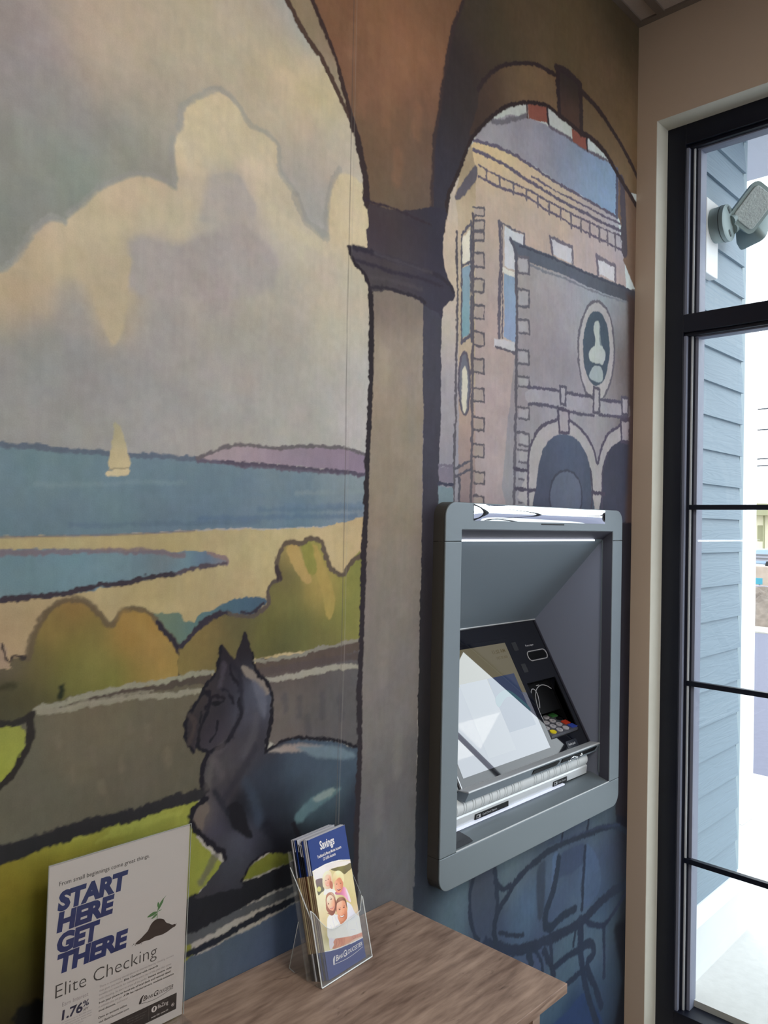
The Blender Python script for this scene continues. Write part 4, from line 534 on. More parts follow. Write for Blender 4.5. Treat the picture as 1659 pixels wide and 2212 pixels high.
line ; 57 44 43 ; 1.8 ; 1 ; 11.5 ; 1.00 ; 917 2563 , 949 2527 , 985 2483 , 1013 2441 , 1038 2392 , 1056 2351 , 1073 2316 , 1090 2271 , 1103 2201
line ; 51 42 44 ; 2.2 ; 1 ; 17.4 ; 1.00 ; 1059 2343 , 1076 2312 , 1090 2271 , 1101 2233 , 1105 2192
fill ; 1134 2002 104 96 92 , 1161 1994 119 109 101 , 1217 2011 110 102 95 , 1150 1882 134 123 110 , 1235 1896 128 120 113 , 1155 1731 127 116 103 , 1241 1699 118 111 101 , 1187 1580 116 107 96 , 1206 1387 108 102 97 , 1184 1198 98 94 93 , 1217 1000 84 82 84 , 1193 862 83 83 86 , 1154 799 76 78 82 , 1260 1285 97 93 92 , 1261 990 77 77 80 ; 1.5 ; 1 ; 1123 2037 , 1173 2049 , 1260 2055 , 1286 2046 , 1289 1784 , 1292 1522 , 1290 1282 , 1291 983 , 1304 383 , 1116 473 , 1115 1023 , 1118 1300 , 1120 1522 , 1123 1765
line ; 142 131 118 ; 9.4 ; 0 ; 26.9 ; 0.50 ; 1164 1903 , 1163 1817
line ; 129 119 108 ; 9.6 ; 0 ; 28.0 ; 0.50 ; 1209 1775 , 1209 1697
line ; 124 113 101 ; 9.4 ; 0 ; 26.6 ; 0.50 ; 1151 1626 , 1151 1513
line ; 111 106 100 ; 9.7 ; 0 ; 28.5 ; 0.50 ; 1232 1483 , 1233 1366
line ; 112 107 103 ; 9.4 ; 0 ; 27.2 ; 0.50 ; 1180 1341 , 1180 1227
line ; 99 97 96 ; 9.6 ; 0 ; 28.3 ; 0.50 ; 1228 1143 , 1228 1026
line ; 92 92 92 ; 9.4 ; 0 ; 27.0 ; 0.50 ; 1175 1009 , 1175 924
line ; 117 111 106 ; 9.8 ; 0 ; 29.1 ; 0.50 ; 1251 1859 , 1251 1740
fill ; 1308 1989 59 59 71 , 1314 1787 57 56 68 , 1319 1624 52 52 63 , 1315 1482 38 36 42 , 1308 1180 32 31 34 , 1306 979 29 30 33 , 1303 851 32 34 40 , 1321 745 40 47 60 ; 1.5 ; 1 ; 1283 2055 , 1322 2054 , 1343 2048 , 1347 1873 , 1347 1739 , 1350 1605 , 1351 1379 , 1351 1071 , 1353 765 , 1359 357 , 1293 388 , 1291 983 , 1290 1282 , 1292 1522 , 1289 1784
line ; 35 30 35 ; 1.8 ; 1 ; 14.7 ; 1.00 ; 1120 2023 , 1125 1963 , 1127 1860 , 1123 1765 , 1120 1625 , 1118 1522 , 1115 1392 , 1112 1254 , 1115 1069 , 1112 932 , 1111 749
fill ; 1169 2177 60 52 57 , 1255 2186 54 49 57 , 1132 2125 57 50 58 , 1256 2155 55 50 58 , 1316 2196 49 47 60 , 1331 2118 49 47 61 , 1199 2101 60 55 61 , 1145 2060 63 58 63 , 1289 2067 52 50 62 , 1358 2083 51 49 62 , 1086 2083 64 59 67 , 1229 2057 59 54 62 ; 1.5 ; 1 ; 1113 2153 , 1104 2136 , 1105 2115 , 1102 2099 , 1070 2095 , 1057 2090 , 1071 2068 , 1097 2052 , 1111 2037 , 1118 2019 , 1173 2031 , 1260 2032 , 1285 2025 , 1334 2020 , 1341 2009 , 1348 2017 , 1350 2036 , 1369 2052 , 1384 2059 , 1389 2077 , 1367 2106 , 1352 2127 , 1347 2163 , 1347 2204 , 1345 2258 , 1196 2204 , 1114 2195
line ; 49 41 49 ; 2.7 ; 1 ; 5.8 ; 1.00 ; 1101 2198 , 1168 2204 , 1241 2206 , 1304 2207
line ; 43 40 51 ; 2.7 ; 1 ; 11.0 ; 1.00 ; 1057 2090 , 1101 2096 , 1199 2101 , 1282 2102 , 1358 2096 , 1385 2077
line ; 45 41 53 ; 3.2 ; 1 ; 7.1 ; 1.00 ; 1071 2071 , 1144 2073 , 1258 2080 , 1345 2080
line ; 36 30 38 ; 1.6 ; 1 ; 9.2 ; 1.00 ; 1057 2090 , 1072 2066 , 1098 2052 , 1111 2036 , 1119 2018
line ; 41 37 46 ; 2.7 ; 1 ; 7.2 ; 1.00 ; 1119 2028 , 1173 2036 , 1259 2036 , 1287 2032
line ; 73 68 75 ; 5.4 ; 1 ; 8.7 ; 0.60 ; 1133 2099 , 1216 2101 , 1306 2102
line ; 72 67 72 ; 5.3 ; 1 ; 7.0 ; 0.60 ; 1124 2048 , 1200 2058 , 1277 2056
line ; 98 94 109 ; 1.4 ; 1 ; 5.8 ; 1.00 ; 1347 1682 , 1396 1683
fill ; 105 101 116 ; 1.4 ; 0 ; 1344 1677 , 1398 1679 , 1397 1647 , 1345 1645
line ; 50 52 69 ; 1.4 ; 1 ; 8.7 ; 1.00 ; 1345 1641 , 1397 1642
fill ; 101 118 129 ; 1.4 ; 0 ; 1345 1635 , 1396 1635 , 1397 1593 , 1347 1592
fill ; 1426 689 69 86 96 , 1413 631 68 85 98 , 1550 664 50 57 70 , 1546 600 46 53 68 , 1548 715 48 55 66 , 1629 690 72 87 97 , 1706 582 60 77 98 , 1726 547 65 85 107 , 1863 636 64 80 98 , 1916 545 57 70 93 , 1943 620 49 60 76 , 2052 552 63 79 104 , 2141 593 51 61 82 , 2128 455 49 64 85 , 1934 425 65 83 98 , 2091 348 69 87 105 , 1915 338 63 81 98 , 1889 274 59 78 94 , 1927 205 35 53 77 , 2017 181 34 49 75 , 2170 196 53 69 89 , 2253 330 24 28 35 , 2268 156 18 21 29 , 2237 544 35 40 52 , 1338 718 34 40 50 , 1819 723 55 65 81 , 1985 712 58 70 88 , 2121 696 64 77 87 , 2242 677 22 25 35 , 1634 534 53 64 85 , 1793 476 53 64 86 , 1689 713 69 83 93 ; 2.4 ; 0 ; 1347 970 , 2771 971 , 2833 -836 , 1287 97 , 1285 771 , 1350 754 , 1349 868
fill ; 1549 681 52 59 72 , 1552 598 49 58 75 ; 2.2 ; 1 ; 1490 742 , 1582 728 , 1595 666 , 1597 612 , 1586 569 , 1590 530 , 1519 570 , 1493 634 , 1486 688
fill ; 20 23 34 ; 5.7 ; 0 ; 2197 722 , 2392 674 , 2394 599 , 2262 626 , 2207 666
fill ; 21 26 36 ; 12.8 ; 1 ; 2200 349 , 2270 357 , 2404 320 , 2417 -80 , 2211 14 , 2258 181
fill ; 37 53 84 ; 3.9 ; 1 ; 1834 223 , 1919 223 , 1992 238 , 2047 231 , 2097 166 , 2140 103 , 2141 46 , 1836 186
fill ; 45 54 69 ; 6.1 ; 1 ; 1774 656 , 1814 669 , 1812 611 , 1808 533 , 1781 535
fill ; 49 60 82 ; 5.1 ; 1 ; 1884 660 , 1964 667 , 2025 654 , 2019 609 , 1951 598 , 1885 603 , 1865 580
fill ; 61 77 102 ; 4.0 ; 1 ; 2026 646 , 2041 650 , 2100 585 , 2110 501 , 2039 477 , 2011 494 , 2020 569
fill ; 65 82 107 ; 3.7 ; 1 ; 1852 673 , 1880 669 , 1875 607 , 1847 601
line ; 33 41 55 ; 3.0 ; 1 ; 18.1 ; 1.00 ; 1599 527 , 1588 568 , 1598 605 , 1643 637 , 1691 664 , 1767 683 , 1876 692 , 2001 684 , 2121 675 , 2207 657 , 2280 621
line ; 35 43 59 ; 3.0 ; 1 ; 29.6 ; 1.00 ; 2285 462 , 2205 471 , 2128 463 , 2048 451 , 1971 446 , 1862 453 , 1760 467 , 1672 488 , 1605 521 , 1553 552
line ; 34 42 56 ; 2.6 ; 1 ; 13.5 ; 1.00 ; 1501 722 , 1487 685 , 1492 635 , 1508 587 , 1525 566
line ; 34 42 56 ; 2.7 ; 1 ; 15.8 ; 1.00 ; 1582 724 , 1596 666 , 1598 618 , 1588 568 , 1590 534
line ; 34 41 55 ; 2.7 ; 1 ; 13.2 ; 1.00 ; 1590 687 , 1619 659 , 1651 658
line ; 36 45 62 ; 3.2 ; 1 ; 25.1 ; 1.00 ; 2001 455 , 2002 381 , 2017 317 , 2047 227 , 2115 98
line ; 36 45 62 ; 3.2 ; 1 ; 25.6 ; 1.00 ; 2020 374 , 2066 361 , 2079 328 , 2044 318 , 2053 283 , 2095 219 , 2130 156
line ; 35 44 61 ; 3.1 ; 1 ; 19.9 ; 1.00 ; 1864 371 , 1936 375 , 2003 371
line ; 36 45 62 ; 3.1 ; 1 ; 18.8 ; 1.00 ; 1931 301 , 1975 303 , 2021 304
line ; 37 46 64 ; 3.3 ; 1 ; 15.5 ; 1.00 ; 2139 383 , 2144 235
line ; 35 43 61 ; 3.3 ; 1 ; 17.2 ; 1.00 ; 2028 446 , 2065 415 , 2130 392 , 2172 396 , 2277 440
line ; 36 44 60 ; 3.0 ; 1 ; 21.0 ; 1.00 ; 1814 436 , 1850 382 , 1865 350
line ; 35 44 60 ; 2.9 ; 1 ; 12.1 ; 1.00 ; 1774 451 , 1802 412 , 1808 384
line ; 35 44 59 ; 2.9 ; 1 ; 22.4 ; 1.00 ; 1741 460 , 1755 422
line ; 33 40 55 ; 3.2 ; 1 ; 11.5 ; 1.00 ; 2039 727 , 2032 691
line ; 33 40 55 ; 3.0 ; 1 ; 10.3 ; 1.00 ; 1896 724 , 1893 695
line ; 34 43 58 ; 3.0 ; 1 ; 24.8 ; 1.00 ; 1880 657 , 1858 582 , 1825 542 , 1820 503 , 1847 486 , 1896 495 , 1969 493
line ; 33 41 57 ; 3.2 ; 1 ; 14.9 ; 1.00 ; 2022 647 , 2014 571 , 2008 480
line ; 35 43 58 ; 2.8 ; 1 ; 11.9 ; 1.00 ; 1607 558 , 1658 531 , 1714 512
line ; 35 44 61 ; 3.1 ; 1 ; 21.5 ; 1.00 ; 2009 448 , 2011 378
line ; 36 44 61 ; 3.0 ; 1 ; 15.7 ; 1.00 ; 1848 442 , 1854 369
line ; 35 44 60 ; 3.1 ; 1 ; 11.4 ; 1.00 ; 1978 440 , 1965 395
line ; 45 53 76 ; 4.3 ; 1 ; 7.5 ; 0.50 ; 1826 710 , 1948 699 , 2121 680 , 2225 657
fill ; 27 25 33 ; 4.3 ; 0 ; 2195 1565 , 2455 1569 , 2486 622 , 2200 694
line ; 74 69 68 ; 0.7 ; 0 ; 1.4 ; 0.90 ; 1059 2768 , 1058 2527 , 1058 2223 , 1057 1940 , 1060 1667 , 1060 1305 , 1057 1126 , 1054 956
line ; 139 135 131 ; 0.7 ; 0 ; 1.3 ; 0.35 ; 1067 2772 , 1066 2531 , 1066 2226 , 1065 1941 , 1067 1668 , 1068 1305 , 1064 1125 , 1061 954"""
GAIN = 1.42  # mural colours also carry room light and a correction for lamp and window falloff
PHOTO = """fill ; 24 48 110 ; 6.0 ; 0 ; -50 -50 , 2000 -50 , 2000 4700 , -50 4700
fill ; 1645 2789 200 188 144 , 1614 2193 182 170 116 , 1654 1878 188 174 124 , 1975 2377 194 184 144 , 425 2519 210 206 176 , 203 2521 206 201 171 , 211 2084 198 186 152 , 250 1781 192 178 142 , 192 1257 150 140 92 , 30 1034 198 192 154 , 1629 2916 192 180 134 , 228 1502 186 172 130 , 1935 818 190 150 130 , 1954 1171 214 206 196 ; 5.0 ; 0 ; 0 3542 , 110 3545 , 402 3564 , 676 3583 , 1037 3562 , 1463 3486 , 1977 3337 , 1987 2144 , 2036 645 , 1702 665 , 1238 706 , 681 779 , 44 908 , -96 962
fill ; 187 3403 206 204 208 , 873 3455 198 194 196 , 1548 3353 212 206 202 , 416 3434 214 212 214 ; 8.0 ; 1 ; 63 3530 , 400 3557 , 738 3557 , 1118 3515 , 1520 3430 , 1979 3298 , 1972 3223 , 1641 3248 , 1299 3300 , 893 3344 , 603 3271 , 430 3208 , 82 3231
fill ; 1061 3277 96 88 60 , 1418 3210 122 118 64 , 1738 3157 104 96 66 , 1540 3035 84 74 52 ; 8.0 ; 1 ; 891 3337 , 1117 3319 , 1299 3300 , 1639 3241 , 1940 3240 , 1954 3058 , 1699 3000 , 1524 2972 , 1350 3125 , 1050 3235
fill ; 206 3103 116 100 104 , 292 2900 104 104 88 , 131 2778 96 96 76 ; 8.0 ; 1 ; 91 3221 , 278 3220 , 431 3163 , 410 2979 , 434 2794 , 257 2751 , 107 2721 , 93 2994
fill ; 192 188 124 ; 14.0 ; 1 ; 284 2866 , 269 2837 , 243 2817 , 209 2810 , 172 2815 , 139 2833 , 113 2861 , 99 2893 , 99 2927 , 114 2956 , 140 2975 , 174 2983 , 210 2978 , 244 2960 , 270 2933 , 284 2900
line ; 222 222 230 ; 4.0 ; 1 ; 34.1 ; 1.00 ; 21 3536 , 401 3560 , 718 3566 , 1078 3539 , 1482 3471 , 1975 3333
fill ; 222 216 208 ; 8.0 ; 1 ; 364 2642 , 451 2818 , 589 2832 , 750 2749 , 906 2638 , 961 2486 , 649 2517 , 495 2627
fill ; 1089 2444 170 104 126 , 1380 2392 212 132 170 , 1498 2202 216 150 182 , 1261 2386 200 120 160 , 1547 2397 222 186 198 ; 6.0 ; 1 ; 1360 2594 , 1519 2474 , 1585 2263 , 1624 1994 , 1470 2091 , 1382 2211 , 1251 2345 , 954 2459 , 928 2542 , 1109 2526
fill ; 226 196 206 ; 10.0 ; 1 ; 1473 2481 , 1588 2277 , 1635 1990 , 1532 2055 , 1505 2230
fill ; 455 1708 228 226 232 , 720 1686 196 196 218 , 1033 1280 216 218 232 , 1514 1702 200 200 218 , 1751 1319 206 209 216 , 1479 1192 220 222 232 , 591 1340 230 232 242 , 1220 1375 202 206 222 , 1856 981 228 222 216 , 366 1336 208 204 226 , 1617 1546 190 190 212 ; 6.0 ; 1 ; 357 1859 , 510 1935 , 634 1892 , 728 1903 , 844 1818 , 1387 1761 , 1413 2051 , 1628 1872 , 1730 1611 , 1837 1468 , 1968 1317 , 2034 826 , 1872 856 , 1407 908 , 755 1084 , 277 1240 , 285 1553
line ; 168 168 196 ; 8.0 ; 1 ; 14.0 ; 0.70 ; 718 1862 , 769 1698 , 894 1463 , 713 1470
line ; 168 168 196 ; 8.0 ; 1 ; 14.0 ; 0.70 ; 618 1824 , 621 1649 , 665 1458
line ; 168 168 196 ; 8.0 ; 1 ; 14.0 ; 0.70 ; 1275 1503 , 1277 1325 , 1200 1205
line ; 168 168 196 ; 8.0 ; 1 ; 14.0 ; 0.70 ; 1733 1250 , 1746 1021
line ; 168 168 196 ; 8.0 ; 1 ; 14.0 ; 0.70 ; 1394 1134 , 1629 1034
line ; 168 168 196 ; 8.0 ; 1 ; 14.0 ; 0.70 ; 477 1613 , 484 1408
fill ; 200 196 212 ; 8.0 ; 1 ; 297 1233 , 462 1178 , 575 1086 , 394 895 , 266 916
fill ; 565 1046 190 130 112 , 866 977 176 112 92 , 1165 880 204 148 124 , 1437 838 176 116 94 , 1806 790 190 128 108 , 695 839 200 142 120 , 517 849 168 108 88 ; 6.0 ; 1 ; 389 876 , 498 956 , 476 1051 , 626 1110 , 883 1044 , 1409 915 , 1773 847 , 2031 812 , 2015 706 , 1513 765 , 1252 760 , 907 773 , 553 813
line ; 140 84 68 ; 6.0 ; 1 ; 10.8 ; 0.80 ; 616 1070 , 629 936 , 523 875
line ; 140 84 68 ; 6.0 ; 1 ; 10.8 ; 0.80 ; 747 1050 , 763 929 , 651 841
line ; 140 84 68 ; 6.0 ; 1 ; 10.8 ; 0.80 ; 873 1004 , 888 882 , 824 805
line ; 140 84 68 ; 6.0 ; 1 ; 10.8 ; 0.80 ; 1045 954 , 997 855 , 911 786
line ; 140 84 68 ; 6.0 ; 1 ; 10.8 ; 0.80 ; 1422 873 , 1491 773 , 1628 841
line ; 140 84 68 ; 6.0 ; 1 ; 10.8 ; 0.80 ; 1678 852 , 1701 755
fill ; 503 3229 216 208 184 , 675 3293 220 212 190 , 462 2962 206 196 170 , 819 2845 196 150 130 , 882 3108 206 186 156 ; 6.0 ; 1 ; 397 2924 , 411 3125 , 499 3289 , 642 3341 , 817 3315 , 891 3195 , 886 3032 , 889 2852 , 841 2749 , 553 2777 , 467 2842
fill ; 570 3133 232 194 176 , 691 3169 222 178 156 , 795 3032 186 130 104 , 636 2935 218 158 140 , 741 2900 192 128 108 ; 6.0 ; 1 ; 498 3068 , 565 3209 , 683 3231 , 804 3163 , 833 3049 , 803 2925 , 706 2852 , 592 2846 , 514 2945
fill ; 168 104 86 ; 8.0 ; 1 ; 760 2983 , 874 2887 , 828 2694 , 714 2791
fill ; 110 70 62 ; 5.0 ; 1 ; 602 3059 , 602 3053 , 597 3050 , 589 3047 , 579 3047 , 568 3049 , 559 3053 , 552 3057 , 548 3063 , 549 3068 , 554 3072 , 561 3074 , 572 3074 , 582 3073 , 592 3069 , 599 3064
fill ; 110 70 62 ; 5.0 ; 1 ; 721 3065 , 721 3060 , 716 3056 , 708 3053 , 698 3053 , 687 3055 , 678 3059 , 670 3064 , 667 3069 , 668 3074 , 672 3078 , 680 3080 , 690 3081 , 701 3079 , 711 3075 , 718 3070
line ; 196 96 92 ; 4.0 ; 1 ; 14.0 ; 1.00 ; 561 2907 , 624 2887 , 720 2907
line ; 236 220 214 ; 3.0 ; 1 ; 6.2 ; 1.00 ; 584 2907 , 637 2893 , 696 2903
line ; 190 130 112 ; 5.0 ; 1 ; 6.2 ; 0.70 ; 617 3029 , 617 2970 , 653 2959
fill ; 1010 3067 206 190 150 , 1206 3110 226 214 180 , 1406 2971 218 202 160 , 1016 2901 196 172 126 , 1218 2971 212 190 140 ; 6.0 ; 1 ; 896 2880 , 925 3049 , 1010 3165 , 1158 3201 , 1312 3160 , 1445 3035 , 1476 2873 , 1415 2742 , 1339 2796 , 1058 2887 , 946 2804
fill ; 1010 2783 220 164 140 , 1194 2873 196 128 98 , 1325 2741 196 124 96 , 1147 2679 222 156 130 , 1313 2594 190 116 90 , 1085 2520 206 136 110 ; 6.0 ; 1 ; 970 2856 , 1065 2915 , 1165 2943 , 1280 2936 , 1350 2838 , 1391 2719 , 1355 2595 , 1264 2490 , 1139 2457 , 1014 2514 , 945 2655
line ; 206 184 130 ; 8.0 ; 1 ; 18.6 ; 1.00 ; 973 2915 , 1122 2957 , 1283 2950 , 1397 2838
fill ; 104 62 50 ; 5.0 ; 1 ; 1107 2767 , 1105 2763 , 1098 2760 , 1086 2759 , 1073 2761 , 1060 2765 , 1048 2770 , 1041 2776 , 1038 2782 , 1041 2786 , 1048 2789 , 1059 2790 , 1072 2788 , 1086 2784 , 1097 2779 , 1105 2773
fill ; 104 62 50 ; 5.0 ; 1 ; 1302 2734 , 1300 2730 , 1292 2727 , 1281 2726 , 1267 2728 , 1254 2732 , 1243 2737 , 1235 2743 , 1232 2749 , 1235 2753 , 1242 2756 , 1253 2757 , 1267 2755 , 1280 2751 , 1292 2746 , 1299 2740
line ; 170 116 80 ; 4.0 ; 1 ; 7.8 ; 0.80 ; 1041 2815 , 1113 2806
line ; 170 116 80 ; 4.0 ; 1 ; 7.8 ; 0.80 ; 1230 2779 , 1308 2764
line ; 188 116 90 ; 5.0 ; 1 ; 7.8 ; 0.70 ; 1164 2748 , 1151 2677 , 1201 2661
fill ; 140 58 52 ; 4.0 ; 1 ; 1047 2629 , 1135 2585 , 1245 2584 , 1204 2533 , 1122 2530 , 1063 2575
line ; 238 226 218 ; 3.0 ; 1 ; 10.8 ; 1.00 ; 1058 2618 , 1134 2578 , 1227 2577
fill ; 466 2505 160 112 92 , 669 2599 172 128 110 , 875 2323 120 76 62 , 765 1963 122 74 66 , 426 2052 150 98 86 , 596 1920 128 82 66 , 852 2508 190 160 140 ; 6.0 ; 1 ; 400 2367 , 441 2543 , 540 2627 , 677 2633 , 819 2563 , 895 2405 , 915 2205 , 845 2009 , 724 1889 , 588 1886 , 378 2040 , 460 2011 , 383 2154
line ; 208 190 172 ; 8.0 ; 1 ; 15.5 ; 0.70 ; 714 2599 , 859 2446 , 911 2281
line ; 196 150 124 ; 7.0 ; 1 ; 12.4 ; 0.60 ; 524 2559 , 450 2437 , 412 2231
fill ; 519 2443 236 204 188 , 684 2476 232 190 168 , 795 2276 208 146 118 , 515 2240 226 176 152 , 667 2217 232 180 152 , 677 2067 208 150 126 , 777 2106 196 130 104 ; 6.0 ; 1 ; 457 2420 , 514 2518 , 635 2551 , 747 2499 , 822 2385 , 835 2233 , 802 2097 , 709 2012 , 604 2048 , 513 2138 , 456 2275
fill ; 96 58 50 ; 5.0 ; 1 ; 549 2317 , 553 2311 , 552 2303 , 547 2294 , 537 2287 , 524 2281 , 511 2278 , 500 2278 , 491 2282 , 487 2288 , 488 2296 , 494 2304 , 504 2312 , 516 2318 , 529 2321 , 541 2321
fill ; 96 58 50 ; 5.0 ; 1 ; 713 2417 , 717 2411 , 716 2403 , 711 2394 , 701 2386 , 688 2380 , 675 2377 , 663 2378 , 655 2381 , 651 2387 , 652 2396 , 658 2404 , 668 2412 , 680 2418 , 693 2421 , 705 2421
line ; 150 100 82 ; 4.0 ; 1 ; 7.8 ; 0.80 ; 472 2342 , 516 2386
line ; 150 100 82 ; 4.0 ; 1 ; 7.8 ; 0.80 ; 631 2442 , 704 2462
fill ; 176 84 80 ; 4.0 ; 1 ; 552 2157 , 623 2127 , 738 2134 , 704 2087 , 624 2085 , 565 2118
line ; 240 230 224 ; 3.0 ; 1 ; 10.8 ; 1.00 ; 570 2142 , 632 2117 , 713 2122
line ; 200 140 116 ; 5.0 ; 1 ; 7.8 ; 0.70 ; 670 2275 , 709 2202 , 661 2190
fill ; 963 1555 184 124 96 , 1218 1553 168 104 76 , 898 1666 206 150 124 ; 6.0 ; 1 ; 863 1708 , 928 1788 , 1323 1694 , 1310 1550 , 1229 1505 , 984 1452 , 914 1543
fill ; 937 2198 112 70 56 , 1159 2256 150 102 84 , 1366 2052 92 56 44 , 872 2028 104 66 54 , 1101 2306 170 130 112 ; 6.0 ; 1 ; 831 2028 , 902 2195 , 974 2304 , 1128 2319 , 1299 2254 , 1388 2141 , 1404 1979 , 1364 1858 , 1219 2027 , 956 2088 , 867 1913
fill ; 1097 2099 222 172 148 , 1276 2068 196 136 108 , 978 1992 214 158 134 , 1122 1824 222 160 130 , 1319 1770 186 118 86 , 942 1842 212 152 126 , 1259 1627 176 108 78 , 1019 1594 196 136 108 , 1271 1861 206 140 110 , 1113 1975 210 150 124 ; 6.0 ; 1 ; 872 2028 , 941 2167 , 1071 2182 , 1231 2172 , 1333 2108 , 1366 1977 , 1372 1796 , 1345 1641 , 1242 1559 , 1072 1531 , 952 1603 , 894 1741 , 864 1899
fill ; 88 52 42 ; 5.0 ; 1 ; 1063 1935 , 1061 1929 , 1052 1925 , 1038 1924 , 1020 1925 , 1002 1928 , 986 1934 , 975 1941 , 970 1948 , 972 1954 , 981 1958 , 995 1959 , 1013 1958 , 1031 1955 , 1047 1949 , 1058 1942
fill ; 88 52 42 ; 5.0 ; 1 ; 1285 1928 , 1283 1922 , 1274 1918 , 1260 1917 , 1242 1918 , 1223 1921 , 1207 1927 , 1196 1934 , 1191 1941 , 1193 1947 , 1202 1951 , 1216 1953 , 1234 1951 , 1253 1948 , 1269 1942 , 1280 1935
line ; 120 76 60 ; 4.0 ; 1 ; 10.8 ; 0.85 ; 968 1995 , 1079 1979
line ; 120 76 60 ; 4.0 ; 1 ; 10.8 ; 0.85 ; 1198 1990 , 1311 1973
line ; 184 118 92 ; 6.0 ; 1 ; 9.3 ; 0.70 ; 1135 1923 , 1140 1802 , 1090 1790 , 1180 1759
fill ; 146 76 62 ; 4.0 ; 1 ; 957 1763 , 1069 1706 , 1214 1706 , 1191 1651 , 1087 1636 , 993 1695
fill ; 242 234 226 ; 3.0 ; 1 ; 976 1749 , 1067 1698 , 1194 1694 , 1156 1661 , 1071 1664 , 1004 1703
line ; 180 116 90 ; 5.0 ; 1 ; 6.2 ; 0.70 ; 914 1823 , 944 1739
line ; 160 96 70 ; 5.0 ; 1 ; 6.2 ; 0.70 ; 1253 1733 , 1245 1662
line ; 222 222 228 ; 4.0 ; 1 ; 24.8 ; 1.00 ; -78 945 , 209 866 , 680 775 , 1261 704 , 1727 671 , 2061 648"""
HX0, HX1, HZ0, HZ1 = 1362, 2115, 786, 1568      # opening in the wall for the teller machine, mm
